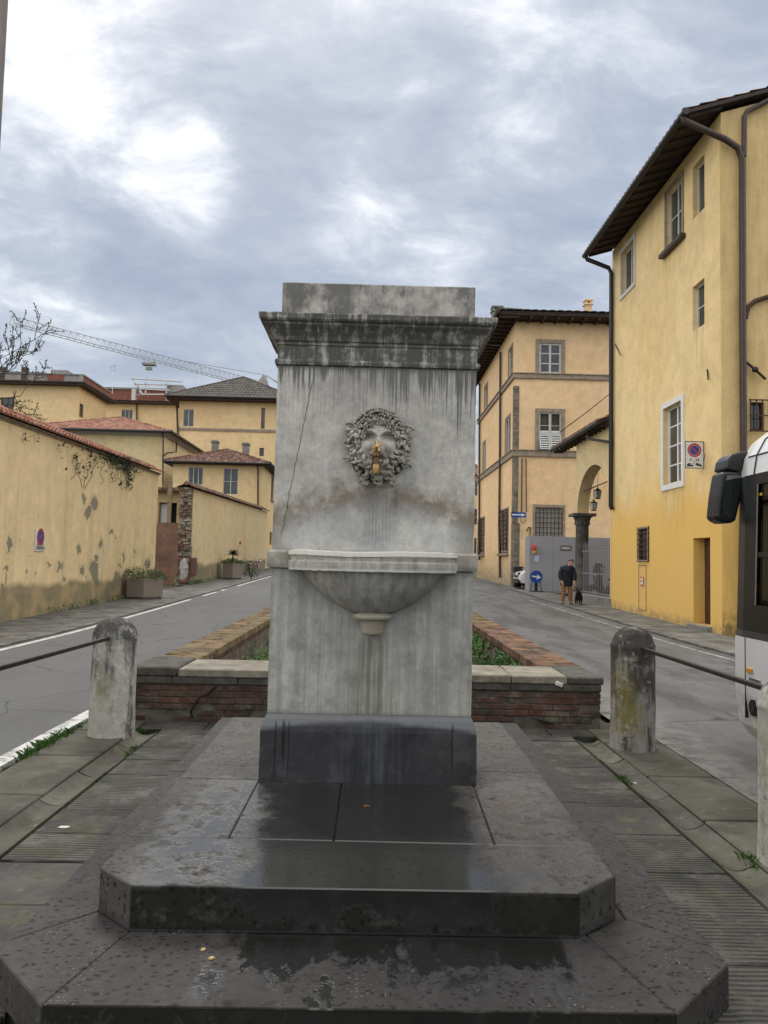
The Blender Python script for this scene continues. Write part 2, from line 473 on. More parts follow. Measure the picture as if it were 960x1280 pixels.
# road surfaces
def asphalt(name, base, patches, light_edge=None):
    g = G(name); p = g.pos(); x, y, z = g.xyz(p)
    fine = g.noise(p, 95, 2, .6); mid = g.noise(p, 1.3, 7, .68, 0); big = g.noise(g.map(p, (1.6, .35, 1)), .8, 4, .6)
    agg = g.vor(p, 70)
    c = g.mix(g.mr(mid, .35, .68), base, tuple(v*(1.55 if light_edge else 1.28) for v in base))
    c = g.mix(g.mr(big, .45, .62), c, g.hsv(c, .5, 1, patches))
    c = g.mix(g.mul(g.mr(agg, .05, .45, 1, 0), .35), c, (.23, .225, .21))
    wv = g.n('ShaderNodeVectorMath', {0: p, 1: g.ncol(p, .9, 5)}, operation='ADD').outputs[0]
    cr = g.vor(wv, .45, 'DISTANCE_TO_EDGE')
    crm = g.mul(g.mr(cr, 0, .010, 1, 0), g.mr(g.noise(p, .45, 3), .42, .50))
    c = g.mix(g.mul(g.mr(g.noise(g.map(p, (1, .45, 1), (8, 1, 2)), 1.7, 7, .72), .54, .60), .42 if light_edge else .12), c, (.034, .034, .035))
    c = g.mix(g.mul(crm, .75), c, (.015, .015, .015))
    if light_edge:
        x0, x1 = light_edge
        e = g.mul(g.mr(g.add(x, g.mul(g.noise(p, 2.2, 5), .5)), x0, x1, 1, 0), g.mr(g.noise(p, 5, 5, .7), .40, .55))
        c = g.mix(g.mul(e, .55), c, (.26, .245, .215))
    h = g.add(g.mul(fine, .6), g.mul(g.mr(agg, 0, .5), .4))
    h = g.sub(h, g.mul(crm, 1.2))
    return g.fin(c, g.mr(mid, .3, .7, .72, .9), g.bump(h, .35, .006), 0, .3)
M['asphalt_l'] = asphalt('asphalt_left', (.082, .084, .085), .90)
M['asphalt_r'] = asphalt('asphalt_right', (.072, .072, .071), .55, (2.75, 3.6))
def _line():
    g = G('road_paint'); p = g.pos(); n = g.noise(p, 9, 6, .7)
    c = g.mix(g.mr(n, .48, .66), (.52, .52, .50), (.16, .16, .155))
    return g.fin(c, .7, g.bump(g.noise(p, 80, 2), .3, .004), 0, .3)
M['line'] = _line()
def _linef():
    g = G('road_paint_worn'); p = g.pos(); n = g.noise(p, 7, 6, .75)
    c = g.mix(g.mr(n, .40, .56), (.34, .34, .33), (.10, .10, .098))
    return g.fin(c, .75, None, 0, .3)
M['line_worn'] = _linef()
def _slab(name, a, b, ridges=False, wetspots=True):
    g = G(name); p = g.pos(); x, y, z = g.xyz(p); r = g.attr()
    n = g.noise(p, 1.7, 6, .62, .3); n2 = g.noise(p, 26, 4, .65); n3 = g.noise(p, 5.5, 5, .6)
    c = g.mix(r, a, b)
    c = g.mix(g.mr(n, .36, .66), g.hsv(c, .5, 1, .58), g.hsv(c, .5, 1, 1.30))
    c = g.mix(g.mul(g.mr(n3, .50, .68), .6), c, (.105, .095, .055))
    c = g.mix(g.mul(g.mr(g.noise(g.map(p, (1, 1, 1), (5, 2, 0)), 2.6, 6, .7), .53, .64), .6), c, (.035, .035, .030))
    c = g.mix(g.mul(g.mr(g.noise(g.map(p, (1, 1, 1), (1, 7, 0)), 11, 6, .75), .58, .68), .5), c, (.20, .19, .16))
    h = g.add(g.mul(n2, .35), g.mul(n3, .6))
    rough = g.mr(n3, .3, .7, .62, .92)
    if ridges:
        yy = g.add(y, g.mul(g.noise(p, 2.2, 4), .055))
        wv = g.ma('SINE', g.mul(yy, 2*math.pi/.032))
        on = g.mul(g.mr(g.noise(p, 3.6, 6, .7), .38, .52), g.mr(r, .12, .2))
        gr = g.mul(g.mr(wv, -.2, -.9), on)
        c = g.mix(g.mul(gr, .80), c, (.012, .012, .011))
        h = g.add(h, g.mul(g.mul(wv, .9), on))
    if wetspots:
        sp = g.vor(g.map(p, (1.3, 1, 1)), 13); m = g.mul(g.mr(sp, .12, .24, 1, 0), g.mr(g.noise(p, 1.9, 3), .45, .6))
        c = g.mix(g.mul(m, .6), c, (.035, .034, .034))
    return g.fin(c, rough, g.bump(h, .75, .010), 0, .22)
M['pav'] = _slab('paving_stone', (.052, .052, .047), (.100, .097, .084), True)
M['pav_smooth'] = _slab('paving_stone_smooth', (.066, .064, .052), (.112, .107, .085))
M['pav_far'] = _slab('paving_stone_far', (.095, .095, .090), (.15, .146, .136), False, False)
M['joint'] = simple('joint_soil', (.045, .042, .033), .95, 0, .4, 15, .6)
def _ground():
    g = G('ground_soil'); p = g.pos(); n = g.noise(p, .8, 6, .6)
    c = g.mix(g.mr(n, .4, .6), (.06, .055, .04), (.10, .095, .07))
    c = g.mix(g.mr(g.noise(p, .25, 4), .5, .6), c, (.04, .06, .02))
    return g.fin(c, .95, g.bump(g.noise(p, 9, 4), .5, .03), 0, .2)
M['ground'] = _ground()
# ------------------------------------------------------------------ the setting: ground, streets, pavements
mb = MB()
ys = [-60, -10, 0, 8, 15] + [15+2*i for i in range(1, 38)] + [110, 160, 400, 1800]
xs = [-1800, -300, -60, -20, -8.2, 0, 8.2, 20, 60, 300, 1800]
for i in range(len(ys)):
    for xx in xs: mb.v.append(V((xx, ys[i], gz(ys[i]) - .10)))
nx = len(xs)
for i in range(len(ys)-1):
    for j in range(nx-1):
        mb.f.append([i*nx+j, i*nx+j+1, (i+1)*nx+j+1, (i+1)*nx+j]); mb.r.append(.5); mb.sm.append(False)
solo('ground', mb, M['ground'], kind='structure')

RZ = -.035
mb = MB(); strip(mb, -6.15, -2.66, -12, 110, RZ); strip(mb, -2.66, -2.5, 7.2, 110, RZ)
solo('left_road', mb, M['asphalt_l'], kind='structure')
mb = MB()
strip(mb, 2.66, 6.6, -12, 110, RZ); strip(mb, 2.5, 2.66, 7.2, 110, RZ)
solo('right_road', mb, M['asphalt_r'], kind='structure')
# painted lines
mb = MB()
strip(mb, -2.86, -2.72, -8, 7.9, RZ+.004)
for y0, y1 in ((4, 25.5), (27.3, 29.6), (30.6, 31.4), (34.2, 60)): strip(mb, -6.05, -5.93, y0, y1, RZ+.004)
solo('left_road_marking', mb, M['line'], kind='structure')
mb = MB()
strip(mb, lambda y: 6.10 + .018*(22-y), lambda y: 6.20 + .018*(22-y), 6, 29, RZ+.004)
solo('right_road_marking', mb, M['line_worn'], kind='structure')

# far pavements: stone strips along the walls, nearly flush with the road
def paved(mb, x0, x1, y0, y1, dz, lx, ly, gap=.012, jit=.0, th=.06, skew=0.0):
    y = y0; k = 0
    while y < y1 - .02:
        h = ly*random.uniform(.8, 1.25); h = min(h, y1-y)
        x = x0; first = True
        while x < x1 - .02:
            w = lx*random.uniform(.75, 1.3)
            if x1 - (x + w) < lx*.35: w = x1 - x
            z0 = gz(y)+dz + random.uniform(-jit, jit); z1 = gz(y+h)+dz + random.uniform(-jit, jit)
            a, b, c, d2 = x+gap/2, x+w-gap/2, y+gap/2, y+h-gap/2
            mb.add([(a,c,z0),(b,c,z0+random.uniform(-jit,jit)),(b,d2,z1),(a,d2,z1+random.uniform(-jit,jit)),
                    (a,c,z0-th),(b,c,z0-th),(b,d2,z1-th),(a,d2,z1-th)],
                   [(0,1,2,3),(0,4,5,1),(1,5,6,2),(2,6,7,3),(3,7,4,0)])
            x += w
        y += h; k += 1
mb = MB(); paved(mb, -8.1, -6.15, 0, 62, -.005, .62, .34, .012, .002)
solo('left_pavement', mb, M['pav_far'], kind='structure')
mb = MB(); strip(mb, -8.1, -6.15, 0, 62, -.04)
strip(mb, lambda y: 6.6, lambda y: 8.05, 0, 34, -.03); solo('pavement_bed', mb, M['joint'], kind='structure')
mb = MB(); paved(mb, 6.6, 8.05, 2, 33.5, .01, .7, .5, .012, .002)
paved(mb, 6.6, 20, 33.5, 36, .01, .9, .6, .012, .002)
solo('right_pavement', mb, M['pav_far'], kind='structure')
# yard ground right of the palace corner
mb = MB(); strip(mb, 6.6, 24, 33.5, 48, -.02); solo('side_street', mb, M['asphalt_r'], kind='structure')

# island pavement round the fountain
mb = MB(); mb.box(-2.62, 2.62, -6, 7.9, -.12, -.055); solo('island_bed', mb, M['joint'], kind='structure')
mb = MB()
for s in (-1, 1):
    # kerb-side big slabs
    y = -3.0
    while y < 7.3:
        h = random.uniform(.75, 1.25); h = min(h, 7.34-y)
        a, b = (-2.60, -2.09) if s < 0 else (2.09, 2.60)
        wv = random.uniform(-.01, .01)
        mb.add([(a,y+.01,0+wv*.3),(b,y+.01,wv*.2),(b,y+h-.01,-wv*.3),(a,y+h-.01,0),(a,y+.01,-.1),(b,y+.01,-.1),(b,y+h-.01,-.1),(a,y+h-.01,-.1)],
               [(0,1,2,3),(0,4,5,1),(1,5,6,2),(2,6,7,3),(3,7,4,0)])
        y += h
solo('kerb_slabs', mb, M['pav_smooth'], kind='structure', bevel=.008)
# stone runnels
mb = MB()
for s in (-1, 1):
    y = -3.0
    while y < 6.85:
        h = random.uniform(.55, .95); h = min(h, 6.9-y); n = 8; vs = []
        ox = random.uniform(-.008, .008)
        for yy in (y+.006, y+h-.006):
            for i in range(n+1):
                t = i/n; vs.append((s*(1.875+.195*t)+ox, yy, -.004 - .035*math.sin(math.pi*t)**1.0))
        for yy in (y+.006, y+h-.006):
            for i in range(n+1): vs.append((s*(1.875+.195*i/n)+ox, yy, -.08))
        m_ = n+1
        mb.add(vs, [(i, i+1, m_+i+1, m_+i) for i in range(n)] + [tuple(range(m_)) + tuple(range(3*m_-1, 2*m_-1, -1)), (0, m_, 3*m_, 2*m_), (n, m_+n, 3*m_+n, 2*m_+n)])
        y += h
solo('stone_runnel', mb, M['pav_smooth'], kind='structure')
# combed slabs between runnel and platform
mb = MB()
paved(mb, -1.86, -1.20, -3, 7.0, -.004, .66, .46, .012, .004)
paved(mb, 1.20, 1.86, -3, 7.0, -.004, .66, .46, .012, .004)
paved(mb, -1.19, 1.19, -3, 2.6, -.004, .8, .5, .012, .004)
paved(mb, -1.2, 1.2, 6.9, 7.35, -.004, .9, .45, .012, .004)
paved(mb, -2.08, -1.2, 7.0, 7.35, -.004, .5, .35, .012, .004)
paved(mb, 1.2, 2.08, 7.0, 7.35, -.004, .5, .35, .012, .004)
solo('combed_paving', mb, M['pav'], kind='structure', bevel=.004)

# grass in the joints (uncountable)
mb = MB()
def tuft(x, y, z, h, n, sp):
    for _ in range(n):
        a = random.uniform(0, 6.28); r = random.uniform(0, sp); b = V((x+r*math.cos(a), y+r*math.sin(a)*1.5, z))
        l = V((random.uniform(-.6, .6), random.uniform(-.6, .6), 1)).normalized()*h*random.uniform(.5, 1.2)
        w = V((random.uniform(-1, 1), random.uniform(-1, 1), 0)).normalized()*.0022
        mb.add([b-w, b+w, b+l*.6+w*.8, b+l+V((l.x*.5, l.y*.5, -abs(l.x)*.4))], [(0, 1, 2, 3)])
for _ in range(170):
    y = random.uniform(4.4, 7.3); tuft(-2.64+random.uniform(-.02, .02), y, -.03, .03+.035*noise.noise(V((y*1.3, 3, 0)))**2*4, 6, .025)
for _ in range(45):
    y = random.uniform(5.9, 7.0); tuft(-2.63+random.uniform(-.05, .06), y, -.02, .07, 9, .04)
for s in (-1, 1):
    for _ in range(70):
        y = random.uniform(3.4, 6.9)
        if noise.noise(V((y*1.7, s*5, 0))) > -.02:
            tuft(s*random.choice((1.87, 2.08)), y, -.02, .022, 7, .02)
for c in ((-1.9, 6.3), (-1.88, 6.1), (-2.08, 6.75), (-2.05, 6.9), (1.87, 5.7), (1.88, 5.62), (2.08, 4.2), (2.08, 4.12), (2.1, 3.7)):
    for _ in range(5): tuft(c[0]+random.uniform(-.03, .03), c[1]+random.uniform(-.05, .05), -.02, .045, 10, .03)
solo('joint_grass', mb, M['weed'], kind='stuff', label='green grass and moss growing in the joints of the paving', cat='grass', recalc=False)
# ------------------------------------------------------------------ stepped platform
def wet_stone():
    g = G('pietra_serena_wet'); p = g.pos(); x, y, z = g.xyz(p); r = g.attr()
    big = g.noise(p, 1.3, 5, .6, .3); mid = g.noise(p, 6, 6, .65); fine = g.noise(p, 45, 4, .6)
    c = g.mix(g.mr(big, .35, .65), (.036, .036, .035), (.078, .076, .070))
    c = g.mix(g.mul(g.mr(mid, .46, .66), .45), c, (.098, .095, .088))
    # the rear slabs are paler and drier
    back = g.mr(g.add(y, g.mul(big, .8)), 3.9, 5.6)
    c = g.mix(g.mul(back, .65), c, (.105, .10, .088))
    c = g.mix(g.mr(r, 0, 1, 0, .16), c, (.03, .03, .03))
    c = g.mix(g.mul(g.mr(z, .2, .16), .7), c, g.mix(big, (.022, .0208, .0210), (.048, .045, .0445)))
    sc_ = g.mr(g.noise(p, 17, 6, .72), .3, .7, .76, 1.2); c = g.mix(1.0, c, g.vec(sc_, sc_, sc_), 'MULTIPLY')
    # small dark pits and damp spots
    pv = g.n('ShaderNodeVectorMath', {0: p, 1: g.n('ShaderNodeVectorMath', {0: g.ncol(p, 8, 3), 3: .09}, operation='SCALE').outputs[0]}, operation='ADD').outputs[0]
    sp = g.vor(g.map(pv, (1, 1.5, 1)), 27); spm = g.mul(g.mr(sp, .20, .34, 1, 0), g.mr(g.noise(p, 2.1, 3), .34, .50))
    c = g.mix(g.mul(spm, .85), c, (.010, .0095, .0095))
    sp2 = g.vor(pv, 55); sp2m = g.mul(g.mr(sp2, .10, .22, 1, 0), g.mr(g.noise(g.map(p, (1, 1, 1), (5, 5, 5)), 3.0, 3), .5, .62))
    c = g.mix(g.mul(sp2m, .5), c, (.26, .25, .235))
    sp3 = g.vor(g.map(pv, (1, 1, 1), (3, 8, 0)), 11); sp3m = g.mul(g.mr(sp3, .13, .27, 1, 0), g.mr(g.noise(g.map(p, (1, 1, 1), (2, 9, 1)), 1.6, 3), .48, .58))
    c = g.mix(g.mul(sp3m, .7), c, (.012, .012, .012))
    # wet area in front of the basin, running over both edges
    ax = g.ma('ABSOLUTE', g.sub(x, .02))
    wob = g.mul(g.sub(g.noise(p, 2.6, 6, .65), .5), .85)
    wob2 = g.mul(g.sub(g.noise(g.map(p, (7.0, 1.6, .9)), 1.0, 5, .65), .5), 1.2)
    topm = g.mr(z, .30, .315)
    w_top = g.mul(g.mr(g.add(ax, g.mul(wob, .7)), .60, .46), g.mr(g.add(y, wob), 4.75, 4.2))
    nx = g.sub(g.noise(g.map(p, (7, 1, 3.2)), 1.0, 6, .6, .3), .5); nx2 = g.sub(g.noise(g.map(p, (6.5, 3.2, 1), (4, 0, 0)), 1.0, 7, .68, .4), .5)
    ed = g.mul(g.sub(g.noise(p, 14, 5, .7), .5), .05)
    drip = g.mul(g.mr(g.add(ax, g.mul(nx, .5)), .52, .48), g.mr(g.add(g.mul(g.sub(z, .215), 2.0), nx), -.03, .03))
    lowm = g.mul(g.mr(g.add(g.ma('ABSOLUTE', g.sub(x, .10)), g.mul(wob2, .8)), .66, .50), g.mr(g.add(g.mul(g.sub(y, 2.66), .62), nx2), -.03, .035))
    front2 = g.mul(g.mr(g.add(g.ma('ABSOLUTE', g.sub(x, .15)), wob2), .60, .45), g.mr(z, .145, .14))
    lower = g.ma('MAXIMUM', g.mul(lowm, g.mr(z, .13, .145)), front2)
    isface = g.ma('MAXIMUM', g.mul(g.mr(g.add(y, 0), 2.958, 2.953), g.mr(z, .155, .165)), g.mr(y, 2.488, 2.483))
    wet = g.mix(topm, g.mix(g.mr(z, .155, .165), lower, drip), w_top)
    wet = g.mul(g.n('ShaderNodeSeparateColor', {0: wet}).outputs[0], 1.0)
    # thin shining film towards the sides of the upper step
    film = g.mul(topm, g.mul(g.mr(g.add(g.ma('ABSOLUTE', g.sub(ax, .66)), g.mul(wob, .45)), .34, .14), g.mr(g.noise(p, 7.5, 6, .72), .41, .52)))
    film = g.mul(film, g.mr(g.ma('ABSOLUTE', g.sub(y, 3.6)), .95, .5))
    c = g.mix(g.mul(isface, .82), c, (.014, .0135, .012))  # front risers darkened: their shade is put into the stone colour
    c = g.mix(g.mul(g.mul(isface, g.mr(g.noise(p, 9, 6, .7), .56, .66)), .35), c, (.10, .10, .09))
    c = g.mix(g.mul(wet, .86), c, (.012, .012, .0115))
    c = g.mix(g.mul(film, .35), c, (.05, .05, .05))
    rough = g.mr(mid, .3, .7, .60, .85)
    rough = g.n('ShaderNodeMix', {0: g.ma('MAXIMUM', g.mul(wet, .92), g.mul(film, .85)), 2: rough, 3: .10}).outputs[0]
    h = g.add(g.mul(mid, .5), g.mul(fine, .25)); h = g.sub(h, g.mul(spm, .4)); h = g.mul(h, g.sub(1.0, g.mul(g.ma('MAXIMUM', wet, film), .80)))
    return g.fin(c, rough, g.bump(h, .55, .007), 0, g.n('ShaderNodeMix', {0: g.ma('MAXIMUM', wet, film), 2: g.mul(g.sub(1.0, isface), .22), 3: .6}).outputs[0])
M['platform'] = wet_stone()

plat = thing('stepped_platform', 'dark wet two step stone platform with cut corners under the fountain', 'steps', (0, 4.4, 0))
def slabs(polys, z0, z1, inset=.003):
    mb = MB()
    for pts in polys:
        c = V((sum(p[0] for p in pts)/len(pts), sum(p[1] for p in pts)/len(pts)))
        q = []
        n = len(pts)
        for i in range(n):
            a, b, d2 = V(pts[i-1]), V(pts[i]), V(pts[(i+1) % n])
            e1 = (b-a).normalized(); e2 = (d2-b).normalized()
            n1 = V((-e1.y, e1.x)); n2 = V((-e2.y, e2.x)); m_ = (n1+n2)
            m_ = m_/max(.3, m_.length_squared)*2
            q.append((b + m_*inset*.5).to_tuple())
        mb.prism(q, z0, z1 + random.uniform(-.0015, .0015))
    return mb
lo = [[(-1.0,2.48),(1.0,2.48),(.85,2.99),(-.87,2.99)],
      [(-1.29,2.79),(-1.0,2.48),(-.87,2.99),(-1.05,3.12),(-1.29,2.88)],
      [(1.0,2.48),(1.31,2.79),(1.31,2.90),(1.05,3.12),(.85,2.99)],
      [(-1.29,2.88),(-1.05,3.12),(-1.05,5.1),(-1.29,5.1)], [(-1.29,5.1),(-1.05,5.1),(-1.05,6.8),(-1.29,6.8)],
      [(1.05,3.12),(1.31,2.90),(1.31,4.6),(1.05,4.6)], [(1.05,4.6),(1.31,4.6),(1.31,6.8),(1.05,6.8)],
      [(-1.05,6.0),(1.05,6.0),(1.05,6.8),(-1.05,6.8)]]
mb = slabs(lo, 0.0, .15)
part('lower_step', mb, M['platform'], plat, bevel=.005)
mb = MB(); mb.prism([(-1.0,2.50),(1.0,2.50),(1.27,2.80),(1.27,6.78),(-1.27,6.78),(-1.27,2.80)], -.05, .138)
mb.prism([(-.86,2.97),(.82,2.97),(1.01,3.13),(1.01,5.97),(-1.03,5.97),(-1.03,3.13)], .139, .308)
part('step_core', mb, M['joint'], plat)
up = [[(-.875,2.95),(.815,2.95),(1.0,3.11),(1.01,3.42),(-1.05,3.455),(-1.05,3.11)],
      [(-1.05,3.455),(-.605,3.448),(-.60,4.35),(-1.05,4.35)],[(-1.05,4.35),(-.60,4.35),(-.60,6.0),(-1.05,6.0)],
      [(-.605,3.448),(-.14,3.44),(-.14,4.9),(-.60,4.9)], [(-.14,3.44),(.57,3.428),(.61,4.9),(-.14,4.9)],
      [(.57,3.428),(1.01,3.42),(1.03,4.6),(.60,4.6)], [(.61,4.6),(1.03,4.6),(1.03,6.0),(.61,6.0)],
      [(-.60,4.9),(.61,4.9),(.61,6.0),(-.60,6.0)]]
part('upper_step', slabs(up, .15, .32, .0035), M['platform'], plat, bevel=.005)

# ------------------------------------------------------------------ the fountain
FY = 4.33; FX = .005; HW = .574          # front plane, centre line, half width of the slab
fo = thing('fountain', 'tall grey marble wall fountain with carved bearded head, brass tap and half round basin', 'fountain', (FX, 4.6, .32))

def marble(name, kind):
    g = G(name); p = g.pos(); x, y, z = g.xyz(p)
    big = g.noise(p, 1.8, 6, .6, .4); mid = g.noise(p, 7, 6, .65); fine = g.noise(p, 60, 4, .65)
    vein = g.noise(g.map(p, (1, 1, .55)), 3.0, 8, .62, 1.4)
    c = g.mix(g.mr(big, .36, .64), (.365, .357, .328), (.52, .505, .462))
    c = g.mix(g.mul(g.mr(mid, .45, .7), .5), c, (.24, .24, .225))
    c = g.mix(g.mul(g.mr(g.ma('ABSOLUTE', g.sub(vein, .5)), .0, .025, 1, 0), .28), c, (.19, .20, .21))
    gr_ = g.mr(g.noise(p, 21, 6, .7), .3, .7, .80, 1.16); c = g.mix(1.0, c, g.vec(gr_, gr_, gr_), 'MULTIPLY')
    bl_ = g.mr(g.noise(g.map(p, (1, 1, 1), (9, 2, 5)), 3.3, 6, .7), .36, .64, .84, 1.12); c = g.mix(1.0, c, g.vec(bl_, bl_, bl_), 'MULTIPLY')
    spk = g.mul(g.mr(g.vor(p, 60), .08, .17, 1, 0), g.mr(g.noise(p, 4.5, 3), .50, .6))
    c = g.mix(g.mul(spk, .5), c, (.11, .105, .095))
    h = g.add(g.mul(mid, .35), g.mul(fine, .25)); rough = .72
    # vertical weeping streaks: strongly stretched noise
    def streak(sx, sz, seed=0): return g.noise(g.map(p, (sx*1.35, sx*.6, sz*1.3), (seed, 0, 0)), 1.0, 6, .66)
    s1 = streak(26, .55); s2 = streak(60, 1.3, 4); s3 = streak(9, .8, 9)
    black = (.028, .028, .027)
    if kind == 'slab':
        top = 2.665
        dz = g.sub(top, z)
        reach = g.mr(g.noise(g.map(p, (2.0, 2, .001)), 1.0, 3, .6), .3, .7, .10, .62)
        reach = g.mul(reach, g.mr(x, -.55, .35, .40, 1.0))
        fall = g.mr(g.ma('DIVIDE', dz, reach), .05, 1.0, 1, 0)
        sm_ = g.add(g.mul(s1, .62), g.mul(s2, .38)); thr = g.add(.445, g.mul(g.ma('DIVIDE', dz, reach), .16))
        m = g.mul(g.mr(g.sub(sm_, thr), -.02, .055), g.mr(fall, 0, .45))
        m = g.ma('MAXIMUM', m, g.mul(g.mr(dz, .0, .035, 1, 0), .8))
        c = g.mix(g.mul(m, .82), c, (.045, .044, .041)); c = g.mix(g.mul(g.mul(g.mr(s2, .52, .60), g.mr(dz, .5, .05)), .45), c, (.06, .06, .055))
        # greyer broad soot over the upper third
        c = g.mix(g.mul(g.mul(g.mr(z, 2.15, 2.66), g.mr(g.add(big, g.mul(x, .12)), .4, .6)), .62), c, (.13, .13, .125))
        # ochre tide line arching over the wet area of the basin
        zb = g.sub(1.915, g.mul(g.mul(x, x), .42)); zb = g.add(zb, g.mul(g.sub(g.noise(p, 5, 4), .5), .10))
        db = g.sub(z, zb)
        oc = g.mul(g.mr(g.ma('ABSOLUTE', g.add(db, g.mul(g.sub(g.noise(p, 16, 6, .75), .5), .22))), .13, .01, 0, 1, True), g.mr(g.add(g.noise(p, 7, 6, .75), g.mul(g.ma('ABSOLUTE', x), .16)), .36, .56))
        c = g.mix(g.mul(oc, .80), c, g.mix(g.noise(p, 5, 3), (.17, .115, .06), (.10, .09, .07)))
        sp_k = g.mul(g.mr(g.vor(p, 45), .14, .24, 1, 0), g.mr(g.ma('ABSOLUTE', db), .16, .02)); c = g.mix(g.mul(sp_k, .5), c, (.075, .065, .05))
        c = g.mix(g.mul(g.mul(g.mr(db, .02, -.05), g.mr(mid, .3, .6)), .38), c, (.33, .36, .385))
        edge = g.mul(g.mr(g.ma('ABSOLUTE', x), .42, .57), g.mr(g.add(z, 0), 2.0, 1.66))
        c = g.mix(g.mul(edge, .5), c, (.17, .145, .095))
        # water tracks under the head
        xm = g.sub(x, .045)
        tr = g.mul(g.mr(g.ma('ABSOLUTE', xm), .11, .085), g.mul(g.mr(z, 2.0, 1.92), g.mr(z, 1.62, 1.70)))
        tl = g.mr(g.ma('SINE', g.add(g.mul(x, 330), g.mul(g.noise(p, 3, 2), 3.0))), .35, .9)
        c = g.mix(g.mul(g.mul(g.mul(tr, tl), g.mr(g.noise(g.map(p, (60, 1, 2)), 1, 3), .35, .6)), .40), c, (.08, .08, .08))
        c = g.mix(g.mul(tr, .18), c, (.13, .13, .13))
        ru = g.mul(g.mr(g.ma('ABSOLUTE', g.sub(x, .125)), .035, .0), g.mul(g.mr(z, 2.0, 1.95), g.mr(z, 1.80, 1.90)))
        c = g.mix(g.mul(ru, .6), c, (.085, .055, .04))
        # hairline crack at the left
        zc = g.add(-.50, g.mul(g.sub(z, 1.8), .17)); zc = g.add(zc, g.mul(g.sub(g.noise(g.map(p, (0, 0, 1)), 9, 5, .7), .5), .05))
        ck = g.mul(g.mr(g.ma('ABSOLUTE', g.sub(x, zc)), .0035, .0012), g.mr(z, 2.62, 2.55))
        ck = g.mul(ck, g.mr(z, 1.66, 1.72))
        c = g.mix(g.mul(ck, .75), c, black); h = g.sub(h, g.mul(ck, .9))
        h = g.add(h, g.mul(g.mul(tr, tl), -.25))
    elif kind == 'cornice':
        m = g.mr(g.add(g.mul(s3, .3), g.add(g.mul(s1, .3), g.mul(g.noise(p, 15, 6, .75), .4))), .60, .50)
        c = g.mix(g.mul(m, .88), g.mix(.25, c, (.20, .19, .165)), (.035, .034, .031))
        c = g.mix(g.mul(g.mr(s1, .56, .66), .35), c, (.25, .245, .225))
        c = g.mix(g.mul(g.mr(s2, .58, .7), .5), c, black)
        h = g.add(h, g.mul(mid, .4))
    elif kind == 'block':
        m = g.mr(g.add(g.mul(streak(5, 1.8, 3), .5), g.mul(mid, .5)), .56, .44)
        m = g.ma('MAXIMUM', m, g.mr(g.add(z, g.mul(mid, .08)), 2.98, 2.93))
        c = g.mix(g.mul(m, .80), g.mix(.15, c, (.22, .205, .18)), (.050, .050, .048))
        c = g.mix(g.mul(g.mr(s1, .55, .66), .4), c, (.26, .25, .23))
    elif kind == 'lower':
        c = g.mix(g.mul(g.mr(big, .42, .6), .5), c, (.22, .225, .205)); c = g.mix(g.mul(g.mr(streak(12, .5, 2), .42, .60), .6), c, (.185, .19, .17)); c = g.mix(g.mul(g.mr(mid, .52, .66), .4), c, (.155, .155, .135))
        c = g.mix(g.mul(g.mr(streak(20, .35, 7), .55, .68), .5), c, (.42, .42, .40))
        # grey green drip fan below the finial
        xc = g.ma('ABSOLUTE', g.sub(x, .02)); wd = g.add(.08, g.mul(g.sub(1.14, z), .16))
        fm = g.mul(g.mr(g.ma('DIVIDE', xc, wd), 1.15, .55), g.mr(z, 1.16, 1.10))
        fm = g.mul(fm, g.mr(streak(34, .9, 1), .38, .56))
        c = g.mix(g.mul(fm, .72), c, (.115, .115, .085))
        e = g.mul(g.mr(xc, .40, .56), g.mr(streak(16, .5, 5), .42, .60))
        c = g.mix(g.mul(e, .45), c, (.15, .155, .145))
        c = g.mix(g.mul(g.mr(g.add(z, g.mul(mid, .06)), .745, .72), .5), c, (.12, .12, .10))
        h = g.add(h, g.mul(s2, .3))
    elif kind == 'basin':
        c = g.mix(g.mul(g.mr(streak(18, 1.0, 2), .45, .62), .6), c, (.17, .165, .14))
        c = g.mix(g.mul(g.mr(z, 1.60, 1.40), .30), c, (.13, .13, .115))
        c = g.mix(g.mul(g.mr(z, 1.565, 1.585), .75), c, (.58, .565, .52)); c = g.mix(g.mul(g.mr(g.ma('ABSOLUTE', g.sub(z, 1.503)), .010, .003), .6), c, (.60, .59, .55))
        h = g.add(h, g.mul(mid, .5))
    elif kind == 'ledge':
        c = g.mix(.5, c, (.20, .185, .145)); c = g.mix(g.mul(g.mr(mid, .45, .65), .6), c, (.13, .12, .09))
    elif kind == 'finial':
        c = g.mix(.6, c, (.24, .20, .125))
    elif kind == 'head':
        c = g.mix(.35, c, (.31, .28, .22)); rt = g.n('ShaderNodeVectorMath', {0: p, 1: tuple(onY(472, 572, FY-.06))}, operation='DISTANCE').outputs[1]; c = g.mix(g.mul(g.mr(rt, .11, .03), g.mr(mid, .3, .55)), c, (.16, .10, .05)); c = g.mix(g.mul(g.mr(z, 2.20, 2.36), .35), c, (.10, .10, .095))
        c = g.mix(g.mul(g.mr(z, 2.06, 1.97), .45), c, (.20, .175, .10))
        c = g.mix(g.mul(g.mr(mid, .5, .66), .5), c, (.12, .115, .10)); c = g.mix(g.mul(g.mr(g.attr(), .62, .75), .45), c, (.10, .098, .085)); c = g.mix(g.mul(g.mr(g.attr(), .3, .1), .35), c, (.40, .39, .35))
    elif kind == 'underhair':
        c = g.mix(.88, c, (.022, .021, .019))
    elif kind == 'base':
        xc = g.ma('ABSOLUTE', g.sub(x, .02))
        c = g.mix(g.mr(big, .35, .65), (.018, .018, .020), (.040, .040, .043))
        c = g.mix(g.mul(g.mr(mid, .5, .7), .4), c, (.10, .10, .105))
